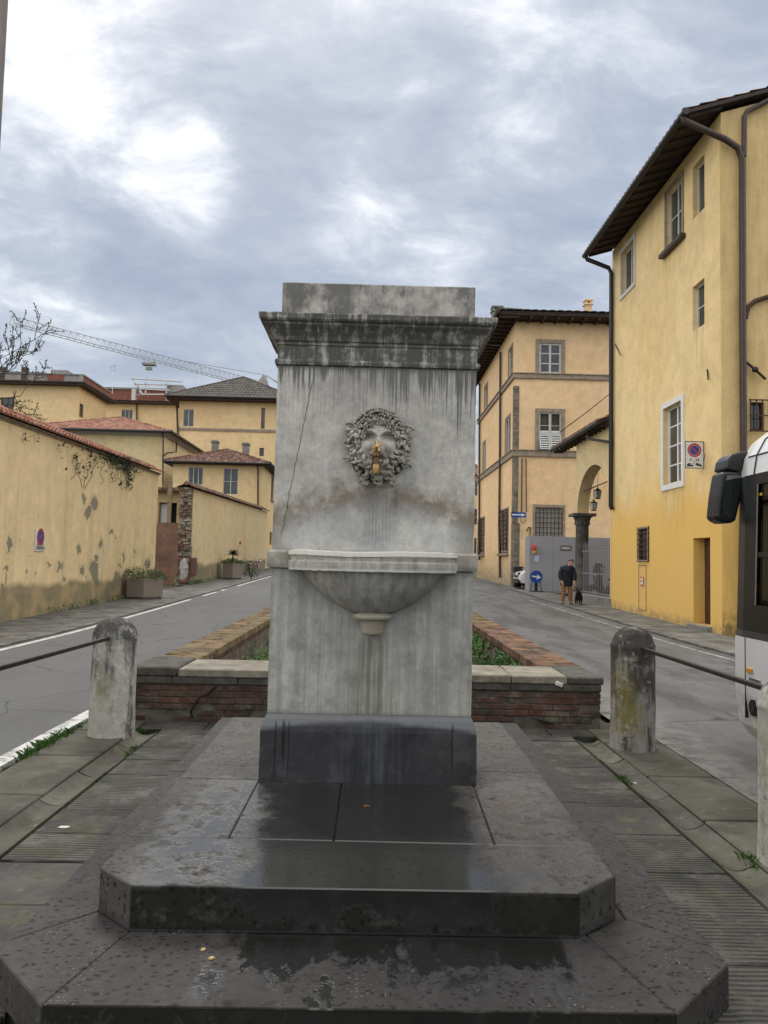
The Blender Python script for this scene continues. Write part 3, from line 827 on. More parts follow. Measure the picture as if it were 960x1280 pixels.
        zt = g.sub(.655, g.mul(g.mul(x, x), .13)); zt = g.add(zt, g.mul(g.sub(g.noise(p, 6, 3), .5), .03))
        tm = g.mr(g.sub(z, zt), -.012, .012)
        c = g.mix(g.mul(tm, .9), c, (.13, .138, .145))
        bl = g.mul(g.mr(xc, .28, .05), g.mr(streak(30, .8, 3), .44, .58))
        c = g.mix(g.mul(bl, .36), c, (.075, .09, .115))
        dk = g.mul(g.mr(g.ma('ABSOLUTE', g.sub(x, -.0)), .16, .04), g.mr(streak(12, .6, 3), .45, .62)); dk = g.mul(dk, g.mr(z, .66, .58))
        c = g.mix(g.mul(dk, .7), c, (.010, .011, .018))
        xw = g.add(x, g.mul(g.sub(g.noise(g.map(p, (3, 3, 9)), 1.0, 4, .6), .5), .022))
        dd = g.ma('MAXIMUM', g.band(xw, -.515, .003, .003), g.ma('MAXIMUM', g.band(xw, -.470, .007, .004), g.ma('MAXIMUM', g.band(xw, -.440, .002, .003), g.band(xw, .47, .003, .004))))
        dd = g.mul(dd, g.mul(g.mr(z, .665, .64), g.mr(g.add(z, g.mul(g.noise(g.map(p, (40, 1, .01)), 1, 1), .5)), .62, .68)))
        c = g.mix(g.mul(dd, .85), c, (.006, .006, .008))
        rough = g.mr(mid, .3, .7, .34, .6)
    return g.fin(c, rough, g.bump(h, .5, .006), 0, .35)
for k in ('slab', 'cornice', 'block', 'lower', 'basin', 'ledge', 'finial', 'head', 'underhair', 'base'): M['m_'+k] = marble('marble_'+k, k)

D = .55
def ring_prof(prof, x0, x1, y0, y1):
    """moulding running round front, sides and back: prof = [(out, z)]"""
    mb = MB(); vs = []; S = 44; n = len(prof)
    pr = []
    for i in range(n-1):
        k = max(1, int(abs(prof[i+1][1]-prof[i][1])/.06))
        for q in range(k): pr.append((prof[i][0]+(prof[i+1][0]-prof[i][0])*q/k, prof[i][1]+(prof[i+1][1]-prof[i][1])*q/k))
    pr.append(prof[-1]); n = len(pr); m_ = 4*S
    for i, (o, z) in enumerate(pr):
        c4 = [(x0-o, y0-o), (x1+o, y0-o), (x1+o, y1+o), (x0-o, y1+o)]
        for k in range(4):
            a, b = c4[k], c4[(k+1) % 4]
            for q in range(S):
                t = q/S; X = a[0]+(b[0]-a[0])*t; Y = a[1]+(b[1]-a[1])*t
                w = noise.noise(V((X*9, Y*9, z*9)))*.0022 + noise.noise(V((X*31, Y*31, z*25)))*.0016
                ch = noise.noise(V((X*6+4, Y*6, z*11)))
                chip = .005*max(0, ch-.32)*3 if (q in (0, 1, S-1) or o > .09) else 0
                cx, cy = (x0+x1)/2, (y0+y1)/2
                dx = (X-cx)/(x1-x0)*2; dy = (Y-cy)/(y1-y0)*2
                edge = 0 if i in (0, n-1) else 1
                vs.append((X+(w-chip)*dx, Y+(w-chip)*dy, z+edge*.5*w))
    mb.add(vs, [(m_*i+k, m_*i+(k+1) % m_, m_*(i+1)+(k+1) % m_, m_*(i+1)+k) for i in range(n-1) for k in range(m_)] + [tuple(range(m_-1, -1, -1)), tuple(range(m_*(n-1), m_*n))], .5)
    return mb
X0, X1 = FX-HW, FX+HW
part('upper_slab', ring_prof([(0, 1.612), (0, 2.668)], X0, X1, FY, FY+D), M['m_slab'], fo)
part('lower_slab', ring_prof([(.0, .694), (.0, 1.50)], X0+.001, X1-.001, FY, FY+D), M['m_lower'], fo)
part('ledge', ring_prof([(.002, 1.502), (.022, 1.508), (.026, 1.53), (.024, 1.595), (.004, 1.611)], X0, X1, FY, FY+D), M['m_ledge'], fo)
# shouldered base
bp = [(.030, .322), (.028, .60), (.024, .63), (.012, .665), (.0, .685), (-.002, .693)]
part('base_block', ring_prof(bp, X0, X1, FY-.005, FY+D), M['m_base'], fo)
cp = [(.000, 2.669), (.014, 2.674), (.018, 2.690), (.014, 2.703), (.003, 2.708), (.003, 2.785), (.010, 2.790), (.010, 2.806), (.020, 2.812), (.030, 2.835),
      (.052, 2.868), (.075, 2.890), (.079, 2.904), (.094, 2.908), (.102, 2.918), (.104, 2.944), (.100, 2.950), (-.06, 2.962)]
part('cornice', ring_prof(cp, X0, X1, FY, FY+D), M['m_cornice'], fo)
part('top_block', ring_prof([(-.012, 2.955), (-.012, 3.160), (-.018, 3.166)], X0, X1, FY, FY+D), M['m_block'], fo)

# half round basin
mb = MB(); n = 48; rings = []
rim = [(.000, 1.497), (.0, 1.497), (.004, 1.515), (.004, 1.545), (-.008, 1.552), (-.006, 1.570), (.006, 1.582), (.002, 1.604), (-.022, 1.610), (-.05, 1.602), (-.09, 1.575), (-.16, 1.53), (-.26, 1.49)]
A_, B_ = .475, .30
def ba(t):
    """plan of the basin rim: a shallow bow"""
    a = math.pi*t
    return (-math.cos(a)*A_, -math.sin(a)**.8*B_)
vs = []
for o, zz_ in rim:
    for i in range(n+1):
        bx, by = ba(i/n); k = 1 + o/.40
        jj = (.0045*noise.noise(V((i*.9, zz_*30, 0))) if zz_ < 1.52 else .002*noise.noise(V((i*.5, zz_*9, 0))))
        dip = -.010*max(0, 1-abs(i/n-.42)/.18) if zz_ > 1.575 else 0
        vs.append((FX+.0+bx*k, FY+.015 + by*k, zz_+jj+dip))
m_ = n+1
mb.add(vs, [(r_*m_+i, r_*m_+i+1, (r_+1)*m_+i+1, (r_+1)*m_+i) for r_ in range(len(rim)-1) for i in range(n)], .5, True)
# bowl underneath
vs = []; K = 14
for j in range(K+1):
    t = j/K; zz_ = 1.499 - .245*t**.92; k = .20 + .65*(1-t)**.80 + .05*math.sin(math.pi*t)
    for i in range(n+1):
        bx, by = ba(i/n)
        vs.append((FX+.005+bx*max(k, .05), FY+.012+by*max(k, .16), zz_))
mb.add(vs, [(r_*m_+i, (r_+1)*m_+i, (r_+1)*m_+i+1, r_*m_+i+1) for r_ in range(K) for i in range(n)], .5, True)
part('basin', mb, M['m_basin'], fo)
mb = MB()
mb.lathe([(.02, 1.268), (.088, 1.262), (.106, 1.255), (.112, 1.243), (.106, 1.232), (.076, 1.224), (.070, 1.215), (.066, 1.180), (.060, 1.172), (.062, 1.160), (.056, 1.150), (.050, 1.145), (.01, 1.143)], FX+.005, FY-.045, 36, sy=.75)
part('finial', mb, M['m_finial'], fo)
# water left in the basin
mb = MB(); mb.add([(FX-math.cos(math.pi*i/24)*A_*.72, FY+.01-math.sin(math.pi*i/24)**.8*B_*.72, 1.575) for i in range(25)], [tuple(range(25))])
gw = G('water'); M['water'] = gw.fin((.05, .06, .06), .04, gw.bump(gw.noise(gw.pos(), 14, 2), .2, .01), 0, .6)
part('basin_water', mb, M['water'], fo)

# ------------------------------------------------------------------ carved head
HC = onY(473, 558, FY); PXM = .00462
hd = MB(); un = MB()
def hp(u, v, dep): return V((HC.x + u*PXM, FY - dep, HC.z - v*PXM))     # u,v in photo pixels from the centre of the face
def gau(u, v, cu, cv, su, sv): return math.exp(-((u-cu)/su)**2 - ((v-cv)/sv)**2)
def face_h(u, v):
    e = 1 - (u/27)**2 - ((v-1)/39)**2
    if e <= 0: return -.01
    hgt = .112*e**.5
    for s in (-1, 1):
        hgt -= .050*gau(u, v, s*10.5, -8, 7.0, 4.2)           # eye hollow
        hgt += .030*gau(u, v, s*10.5, -7.0, 3.9, 2.5)         # eyeball and lids
        hgt += .0045*gau(u, v, s*10.5, -9.4, 5.5, .9)
        hgt -= .008*gau(u, v, s*10.5, -7.2, 4.0, .8)
        # brows falling to the nose
        bu = abs(u); bl = -16.5 + max(0, (11-bu))*.62 + max(0, bu-11)*.25
        hgt += .0150*math.exp(-((v-bl)/2.2)**2)*math.exp(-((u-s*10)/8.5)**2)
        hgt += .014*gau(u, v, s*13.5, 4.5, 5.5, 6)            # cheek
        hgt -= .010*gau(u, v, s*7.6, 6, 2.2, 7)               # fold beside the nose
    hgt += .036*gau(u, v, 0, -1 + 0, 3.6, 12)*1.0             # bridge of the nose
    hgt += .024*gau(u, v, 0, 7.5, 6.0, 4.5)                   # tip and wings
    hgt -= .010*gau(u, v, 0, -15, 1.3, 4.0)                   # frown furrows
    for q in (-21.5, -25.5): hgt += .0030*math.cos((v-q-abs(u)*.08)*1.5)*gau(u, v, 0, q, 13, 2.4)
    hgt -= .026*gau(u, v, 0, 16.5, 6.5, 2.4)                  # open mouth
    hgt += .014*gau(u, v, 0, 21, 5, 2)
    return hgt
NU, NV = 92, 120
vs = []; idx = {}
for j in range(NV+1):
    for i in range(NU+1):
        u = -28 + 56*i/NU; v = -40 + 82*j/NV; vs.append(hp(u, v, face_h(u, v)))
hd.add(vs, [(j*(NU+1)+i, j*(NU+1)+i+1, (j+1)*(NU+1)+i+1, (j+1)*(NU+1)+i) for j in range(NV) for i in range(NU)], .5, True)
part('carved_face', hd, M['m_head'], fo, recalc=False)
# mass under hair and beard, crevice dirt and shade put into its colour
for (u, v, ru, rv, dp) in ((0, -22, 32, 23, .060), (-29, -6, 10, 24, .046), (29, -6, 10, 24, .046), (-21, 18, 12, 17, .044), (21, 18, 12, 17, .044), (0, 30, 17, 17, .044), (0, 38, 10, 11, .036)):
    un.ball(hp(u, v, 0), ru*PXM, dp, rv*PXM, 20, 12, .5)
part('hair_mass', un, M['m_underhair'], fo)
hr = MB(); rng = random.Random(5)
def curl(u, v, du, dv, L, rad, hook, d0, dmax=.02, turn=1, strands=2):
    """one carved lock: a few grooved strands side by side that start at u,v, head along du,dv and hook at the end"""
    n = 12; a0 = math.atan2(dv, du); wv = rng.uniform(0, 6.28); am = rng.uniform(.25, .6)
    r0 = rng.random()
    for s_ in range(strands):
        off = (s_-(strands-1)/2)*rad*1.05
        a = a0; x_, y_ = u-math.sin(a)*off, v+math.cos(a)*off; pts = []; rr = []
        for i in range(n):
            t = i/(n-1)
            pts.append(hp(x_, y_, d0 + dmax*math.sin(min(1, t*1.15)*math.pi) - (.002 if s_ % 2 else 0)))
            rr.append(rad*PXM*(.42 + .62*math.sin(math.pi*min(1, .15+t*.75)))*(1 - .62*t**2))
            a += turn*hook*(t**2.2)*(1/n)*7.0 + am*math.cos(wv+t*5.5)*.45
            st_ = L/n*(1-.35*t)
            x_ += math.cos(a)*st_; y_ += math.sin(a)*st_
        hr.tube(pts, rr, 6, min(1, max(0, r0+rng.uniform(-.1, .1))))
# cap of small fruits, thinning out to the sides
for row, (ra, rb, sz) in enumerate(((35.5, 41.5, 2.3), (31.5, 37.2, 2.5), (27.5, 33.0, 2.2))):
    nn = 25 - row*4
    for i in range(nn):
        an = math.pi*(.17 + .66*(i+.5*(row % 2)+rng.uniform(-.18, .18))/(nn-1))
        q = rng.uniform(.97, 1.03)
        hr.ball(hp(math.cos(an)*ra*q, -4 - math.sin(an)*rb*q, .036+.014*row), sz*PXM*rng.uniform(.75, 1.0), sz*PXM*1.3, sz*PXM*rng.uniform(.75, 1.0), 8, 6, rng.random())
# pointed leaves falling over the forehead and temples
def vleaf(u, v, ang, L, wd, d0):
    r_ = rng.random(); ca, sa = math.cos(ang), math.sin(ang); K = 7
    for sd in (-1, 1):
        vs = []
        for k in range(K+1):
            t = k/K; w = wd*math.sin(math.pi*t**.8)*(1+.28*math.sin(t*15)); bx = t*L
            for lv, (oo, dd) in enumerate(((0, -.003), (w*.55, .008), (w, .001))):
                vs.append(hp(u+bx*ca-sd*oo*sa, v+bx*sa+sd*oo*ca, d0+dd+.010*math.sin(math.pi*t)))
        hr.add(vs, [(3*k+c, 3*k+c+1, 3*k+3+c+1, 3*k+3+c) for k in range(K) for c in range(2)], r_, True)
for i in range(17):
    t = i/16; an = math.pi*(.04+.92*t); s = 1 if math.cos(an) > 0 else -1
    vleaf(math.cos(an)*27, -5-math.sin(an)*30, math.pi*.5 + s*(.5+.5*rng.random()) if abs(math.cos(an)) < .8 else math.pi*.5+s*.2, 12+3*rng.random(), 3.6, .062)
for i in range(13):
    t = i/12; an = math.pi*(.08+.84*t); s = 1 if math.cos(an) > 0 else -1
    vleaf(math.cos(an)*20, -9-math.sin(an)*21, math.pi*.5-s*rng.uniform(-.2, 1.1), 9+2*rng.random(), 2.8, .080)
for i in range(12):
    t = i/11; an = math.pi*(.06+.88*t); s = 1 if math.cos(an) > 0 else -1
    curl(math.cos(an)*23, -6-math.sin(an)*26, s*.9, .5, 9+rng.random()*4, 1.5, 1.0, .066, .018, s)
# side bunches: ivy leaves and ringlets, loose outline
for s in (-1, 1):
    for k in range(13):
        v = -24 + 44*k/12; u = s*(27+rng.uniform(-2, 6)); vleaf(u, v, rng.uniform(-.5, .9) if s > 0 else math.pi-rng.uniform(-.5, .9), 9+4*rng.random(), 3.4, .042)
    for k in range(20):
        v = -24 + 44*rng.random(); u = s*(31 + rng.uniform(-6, 5))
        curl(u, v, s*rng.uniform(-.3, .8), rng.uniform(.3, 1), 9+rng.random()*6, 1.5, rng.uniform(1.0, 2.0), .040+.012*rng.random(), .022, rng.choice((-1, 1)))
    hr.tube([hp(s*u_, v_, d_) for u_, v_, d_ in ((21, -8, .058), (26, -11, .072), (31, -10.5, .074), (36, -7, .055))], [1.2*PXM, 2.3*PXM, 2.1*PXM, 1.0*PXM], 8, .2)
# beard: rows of wavy locks, narrowing to the chin
for k, v in enumerate((6, 12, 18, 24, 30, 36, 42)):
    hw = 35 - max(0, v-8)*.58; nn = max(2, int(hw/5.6))
    for s in (-1, 1):
        for i in range(nn):
            u = s*(hw*(i+.55+rng.uniform(-.2, .2))/nn)
            if abs(u) < 19 and v < 9: continue
            if abs(u) < 13 and v < 15: continue
            if abs(u) < 5 and v < 30: continue
            out = (abs(u)/hw)
            curl(u, v, s*(.15+.65*out*rng.random()), 1.0, 12+rng.random()*5, 1.65, rng.uniform(.8, 1.9), max(.060-.0009*max(0, v) - .022*out, face_h(u, v)-.004), .020, s*rng.choice((-1, -1, 1)), 2 if rng.random() < .7 else 3)
for k in range(7):                                             # straight strands under the lip
    u = (k-3)*1.9; hr.tube([hp(u*.8, 20, .078), hp(u, 27, .074), hp(u*1.15+rng.uniform(-.6, .6), 35, .060), hp(u*1.3, 43, .040)], [.9*PXM, 1.1*PXM, 1.0*PXM, .4*PXM], 6, rng.random())
for s in (-1, 1):                                              # moustache
    for k in range(3): curl(s*(2.5+k*1.5), 11.5+k*1.5, s*1, .45+.15*k, 13, 1.5, .7, .100-.007*k, .006, s*1, 2)
part('carved_hair_and_beard', hr, M['m_head'], fo)

M['brass_mid'] = simple('brass_worn', (.34, .22, .10), .35, .9, .35, 60)
# brass tap coming out of the mouth
T = onY(470, 572, FY-.13)
tp = MB()
tp.tube([(T.x+.012, FY-.02, T.z+.022), (T.x+.006, FY-.10, T.z+.022), (T.x, FY-.155, T.z+.02)], [.016, .017, .016], 12)
tp.tube([(T.x, FY-.145, T.z+.03), (T.x, FY-.147, T.z-.045)], [.018, .015], 12)
tp.ball((T.x, FY-.145, T.z+.01), .021, .023, .022, 14, 9)
tap = part('tap', tp, M['brass_old'], fo)
WL[tap.name] = WL[fo.name]
sp_ = MB(); sp_.lathe([(.012, T.z-.040), (.017, T.z-.042), (.021, T.z-.055), (.019, T.z-.075), (.022, T.z-.078), (.021, T.z-.092), (.013, T.z-.093), (.011, T.z-.085)], T.x, FY-.147, 16)
part('spout', sp_, M['brass_mid'], tap)
hn = MB(); hc = V((T.x+.005, FY-.172, T.z+.058))
hn.tube([(T.x, FY-.150, T.z+.03), hc + V((0, .004, 0))], [.011, .010], 10)
for a_ in (.42, .42+math.pi/2, .42+math.pi, .42+1.5*math.pi):
    dv_ = V((math.cos(a_), 0, math.sin(a_)))
    hn.tube([hc, hc+dv_*.016, hc+dv_*.029, hc+dv_*.033], [.0055, .0046, .0066, .003], 8)
hn.ball(hc, .010, .008, .010, 10, 6)
part('cross_handle', hn, M['brass'], tap)

# ------------------------------------------------------------------ bits on the steps
def bit(name, px, py, z, pts, m, label, cat, h=.004):
    c = onZ(px, py, z); mb = MB(); mb.extr([c + V((a*.01, b*.01, .001)) for a, b in pts], (0, 0, h))
    solo(name, mb, m, label, cat)
M['crumb'] = simple('crumb', (.50, .36, .17), .8, 0, .3, 60); M['leaf_dry'] = simple('dry_leaf', (.20, .10, .035), .8, 0, .3, 60); M['paper'] = simple('paper_scrap', (.55, .54, .50), .8, 0, .2, 60)
bit('bread_crumb', 254, 1188, .152, [(-.8, -.6), (.5, -.8), (.9, .3), (.1, .9), (-.7, .5)], M['crumb'], 'small yellowish crumb on the lower step, farther from the camera', 'crumb', .005)
bit('bread_crumb', 264, 1199, .152, [(-1, -.4), (.2, -.7), (1.2, .3), (.2, .8), (-.6, .6)], M['crumb'], 'small yellowish crumb on the lower step, nearer to the camera', 'crumb', .005)
bit('dry_leaf', 458, 1008, .322, [(-1.6, 0), (-.6, -.9), (.8, -.8), (1.8, .1), (.7, .8), (-.7, .7)], M['leaf_dry'], 'brown dry leaf on the wet slab right before the fountain base', 'leaf', .003)
bit('paper_scrap', 81, 1034, .0, [(-3.5, -1.5), (1, -1.9), (3.2, -.3), (1.5, 1.2), (-2.5, 1.1)], M['paper'], 'flat white scrap on the combed paving left of the platform', 'litter', .003)
bit('paper_scrap', 47, 1033, -.03, [(-1.5, -1), (.8, -1.5), (2.0, .3), (.5, 1.5), (-1.2, .9)], M['paper'], 'crumpled white scrap lying in the left stone runnel', 'litter', .006)
bit('paper_scrap', 793, 979, .002, [(-1.8, -.5), (1, -.9), (1.9, .4), (-.4, .9)], M['paper'], 'tiny white scrap beside the right stone runnel', 'litter', .003)
# ------------------------------------------------------------------ brick parapets round the old canal
def brick_m(name, cols, dirt, moss=None, side=False):
    g = G(name); p = g.pos(); r = g.attr(); x, y, z = g.xyz(p)
    c = g.ramp(r, cols); n = g.noise(p, 12, 6, .7); n2 = g.noise(p, 2.1, 5, .65); n3 = g.noise(p, 40, 4, .6)
    c = g.mix(g.mul(g.mr(n, .48, .62), .75), c, dirt)
    c = g.mix(g.mul(g.mr(n2, .42, .60), .72), c, (.032, .029, .026))
    c = g.mix(g.mul(g.mr(g.noise(g.map(p, (1, 1, 1), (4, 1, 3)), 5, 5, .7), .55, .68), .6), c, (.21, .19, .15))
    if moss: c = g.mix(g.mul(g.mul(g.mr(g.noise(p, 11, 6, .75), .46, .58), g.mr(y, moss[1], moss[2])), .8), c, moss[0])
    return g.fin(c, .92, g.bump(g.add(g.mul(n, .6), g.mul(n3, .4)), .7, .010), 0, .2)
BR = [(0, (.085, .038, .030)), (.3, (.125, .052, .040)), (.6, (.075, .048, .038)), (.8, (.12, .055, .042)), (1, (.07, .062, .052))]
M['brick_front'] = brick_m('brick_front', BR, (.11, .10, .085))
M['brick_cope'] = brick_m('brick_coping', [(0, (.13, .06, .035)), (.3, (.21, .105, .06)), (.6, (.26, .17, .095)), (1, (.17, .13, .085))], (.15, .12, .08), ((.165, .145, .075), 6, 7.5))
M['brick_cope_r'] = brick_m('brick_coping_right', [(0, (.15, .072, .042)), (.5, (.22, .115, .068)), (1, (.18, .12, .08))], (.13, .105, .07), ((.17, .16, .05), 13.0, 14.5))
M['mortar'] = simple('mortar', (.115, .105, .085), .95, 0, .45, 9, .7)
M['cope_stone'] = simple('coping_stone', (.215, .195, .15), .85, 0, .42, 5, .6)
M['cope_dark'] = simple('coping_stone_dark', (.075, .072, .060), .9, 0, .5, 7, .7)
M['white_stone'] = simple('broken_white_stone', (.55, .54, .50), .85, 0, .2, 30, .5)

PY0, PY1 = 7.35, 8.0        # front wall
fw = thing('front_parapet', 'low weathered brick wall with pale coping slabs behind the fountain', 'wall', (0, 7.6, 0))
mb = MB(); mb.box(-2.235, 2.215, PY0+.012, PY1, -.08, .44); part('mortar_core', mb, M['mortar'], fw)
mb = MB(); z = -.01; row = 0
while z < .345:
    hh = .058; x = -2.24 + (row % 2)*-.13
    while x < 2.22:
        w = random.choice((.26, .27, .255, .13, .20))
        a = max(x, -2.245); b = min(x+w-.010, 2.225)
        if b - a > .03:
            dn = .012 if random.random() < .12 else 0
            if not (z < .05 and random.random() < .10):
                yy = PY0 + random.uniform(-.004, .007) + dn + (.03 if (z < .06 and random.random() < .3) else 0)
                mb.add([(a,yy,z),(b,yy+random.uniform(-.004,.004),z+random.uniform(-.003,.003)),(b,PY0+.1,z),(a,PY0+.1,z),(a,yy,z+hh-.009),(b,yy,z+hh-.009+random.uniform(-.004,.002)),(b,PY0+.1,z+hh-.009),(a,PY0+.1,z+hh-.009)],
                       [(0,3,2,1),(4,5,6,7),(0,1,5,4),(1,2,6,5),(2,3,7,6),(3,0,4,7)])
        x += w
    z += hh; row += 1
part('brickwork', mb, M['brick_front'], fw, bevel=.004)
# long flat course below the coping, slightly corbelled
mb = MB(); x = -2.25
for w in (.38, .62, .55, .70, .75, .60, .50, .40):
    b = min(x+w, 2.23); mb.box(x+.004, b-.004, PY0-.012+random.uniform(-.004, .004), PY1, .346, .410); x = b
part('stone_course', mb, M['cope_dark'], fw, bevel=.006)
mb = MB()
cuts = [-2.26, -1.82, -.95, -.62, .18, .82, 1.36, 1.90]
for a, b in zip(cuts[1:-1], cuts[2:]):
    sk = random.uniform(-.03, .03)
    mb.add([(a+.005,PY0-.022,.412),(b-.005,PY0-.022,.412),(b-.005+sk,PY1+.03,.412),(a+.005+sk*.4,PY1+.03,.412),
            (a+.005,PY0-.022,.486),(b-.005,PY0-.020,.490),(b-.005+sk,PY1+.03,.488),(a+.005+sk*.4,PY1+.03,.490)],
           [(0,3,2,1),(4,5,6,7),(0,1,5,4),(1,2,6,5),(2,3,7,6),(3,0,4,7)])
part('coping', mb, M['cope_stone'], fw, bevel=.010)
mb = MB(); mb.box(-2.262, -1.826, PY0-.02, PY1+.1, .412, .500)
part('coping', mb, M['cope_dark'], fw, 'dark cracked slab on the left corner of the coping', bevel=.014)
mb = MB(); mb.box(1.905, 2.25, PY0-.018, PY1+.1, .412, .484)
part('coping', mb, M['cope_dark'], fw, 'dark slab on the right corner of the coping', bevel=.014)
# the stepped crack left of the fountain, and the broken edge
M['crack'] = simple('crack', (.006, .006, .006), .95)
mb = MB()
ck = [onY(px, py, PY0-.013) for px, py in ((271, 857), (265, 862), (259, 868), (250, 871), (245, 878), (241, 884), (238, 890), (241, 896))]
mb.tube(ck, [.006, .010, .011, .008, .011, .013, .014, .018], 5, flat=.6)
part('crack', mb, M['crack'], fw)
mb = MB()
ck = [onY(px, py, PY0-.013) for px, py in ((662, 897), (672, 900), (684, 903), (694, 907))]
mb.tube(ck, [.004, .014, .016, .006], 5, flat=.6)
part('crack', mb, M['crack'], fw)
c_ = onY(699, 855, PY0-.03); mb = MB(); mb.mbox(Matrix.Translation(c_) @ Matrix.Rotation(.3, 4, 'Y'), .035, .012, .020, jit=.006); part('broken_edge', mb, M['white_stone'], fw, 'white freshly broken spot in the coping edge', bevel=.004)

def side_parapet(s, label, cope):
    x0, x1 = (s*2.24, s*1.78)
    xa, xb = min(x0, x1), max(x0, x1)
    t = thing('side_parapet', label, 'wall', (s*2.0, 8.1, 0))
    Y0, Y1 = PY1+.105, 46
    mb = MB(); strip(mb, xa+.03, xb-.03, Y0, Y1, .40)
    n = 40; vs = []
    for sx in (xa+.03, xb-.03):
        for i in range(n):
            ya = Y0+(Y1-Y0)*i/n; yb = Y0+(Y1-Y0)*(i+1)/n
            mb.quad((sx, ya, gz(ya)-.3), (sx, yb, gz(yb)-.3), (sx, yb, gz(yb)+.40), (sx, ya, gz(ya)+.40))
    part('wall_core', mb, M['mortar_side'], t, recalc=False)
    mb = MB(); y = Y0
    while y < 24:
        w = .068
        for (a, b) in ((xa, (xa+xb)/2-.004), ((xa+xb)/2+.004, xb)):
            j = lambda: random.uniform(-.006, .006)
            zt = gz(y)+.485; zb = gz(y)+.39
            if random.random() < .02: zt -= .03
            mb.add([(a+j(),y+.004,zb),(b+j(),y+.004,zb),(b+j(),y+w-.004,zb),(a+j(),y+w-.004,zb),(a+j(),y+.004,zt+j()),(b+j(),y+.004,zt+j()),(b+j(),y+w-.004,zt+j()),(a+j(),y+w-.004,zt+j())],
                   [(0,3,2,1),(4,5,6,7),(0,1,5,4),(1,2,6,5),(2,3,7,6),(3,0,4,7)])
        y += w
    while y < Y1:
        z_ = gz(y); mb.box(xa, xb, y, y+.49, z_+.39, z_+.485); y += .5
    part('brick_coping', mb, cope, t, bevel=.005)
    # header course standing proud under the coping
    mb = MB(); y = Y0
    while y < 24:
        w = .13; z_ = gz(y)
        mb.box(xa+.015, xb-.015, y+.003, y+w-.003, z_+.325+random.uniform(-.004, .004), z_+.388); y += w
    part('header_course', mb, M['brick_front'], t)
def _mside():
    g = G('mortar_side'); p = g.pos(); n = g.noise(p, 3.5, 6, .7); n2 = g.noise(p, 14, 5, .7)
    c = g.mix(g.mr(n, .35, .65), (.13, .12, .10), (.21, .195, .165)); c = g.mix(g.mr(n2, .48, .6), c, (.11, .055, .04))
    c = g.mix(g.mul(g.mr(g.noise(g.map(p, (3, 3, .6)), 1, 5, .7), .5, .62), .6), c, (.05, .048, .04))
    return g.fin(c, .95, g.bump(g.add(n, n2), .8, .02), 0, .2)
M['mortar_side'] = _mside()
side_parapet(-1, 'long low brick wall beside the left street, coping crusted with yellow lichen', M['brick_cope'])
side_parapet(1, 'long low brick wall beside the right street, clean orange coping bricks at its near end', M['brick_cope_r'])

# weeds in the dry canal bed
mb = MB(); rr = random.Random(3)
def weed(x, y, z, h, n):
    for _ in range(n):
        a = rr.uniform(0, 6.28); lean = rr.uniform(.05, .5)
        top = V((x+math.cos(a)*lean*h, y+math.sin(a)*lean*h, z+h*rr.uniform(.6, 1.1)))
        b = V((x+math.cos(a)*.02, y+math.sin(a)*.02, z))
        k = rr.randint(2, 5); r0 = rr.random()
        for q in range(k):
            t = (q+1)/k; c = b.lerp(top, t)
            mb.leaf(c, rr.uniform(.03, .07), V((rr.uniform(-1, 1), rr.uniform(-1, .2), rr.uniform(.2, 1))), V((math.cos(a), math.sin(a), .6)), min(1, max(0, r0*.6+t*.4)), .45)
        w = V((.002, 0, 0)); mb.add([b-w, b+w, top], [(0, 1, 2)], .2)
for _ in range(1500):
    x = rr.uniform(-1.74, 1.74); y = 8.15 + rr.random()**1.4*9
    dn = noise.noise(V((x*1.1+3, y*.8, 1)))
    if abs(x) < 1.2 and rr.random() < .6: continue
    if dn < -.12: continue
    if x < 0 and x > -1.75 and y < 9.4: continue
    weed(x, y, gz(y)-.1, .22+.26*max(0, dn+.35)+(.12 if x > 0 and y > 11 else 0), 4)
solo('canal_weeds', mb, M['weed'], label='dense fresh green weeds growing in the ditch between the two brick parapets', cat='weeds', kind='stuff', recalc=False)
# pellitory hanging on the inner face of the right parapet
mb = MB()
for _ in range(900):
    y = rr.uniform(8.6, 13.5); z = gz(y)+rr.uniform(-.05, .30)
    if noise.noise(V((y*1.6, z*3, 4))) < .0: continue
    weed(1.78, y, z, .09, 2)
solo('wall_plant', mb, M['weed'], 'small leafy plants rooted in the inner face of the right brick parapet', 'plant', recalc=False)

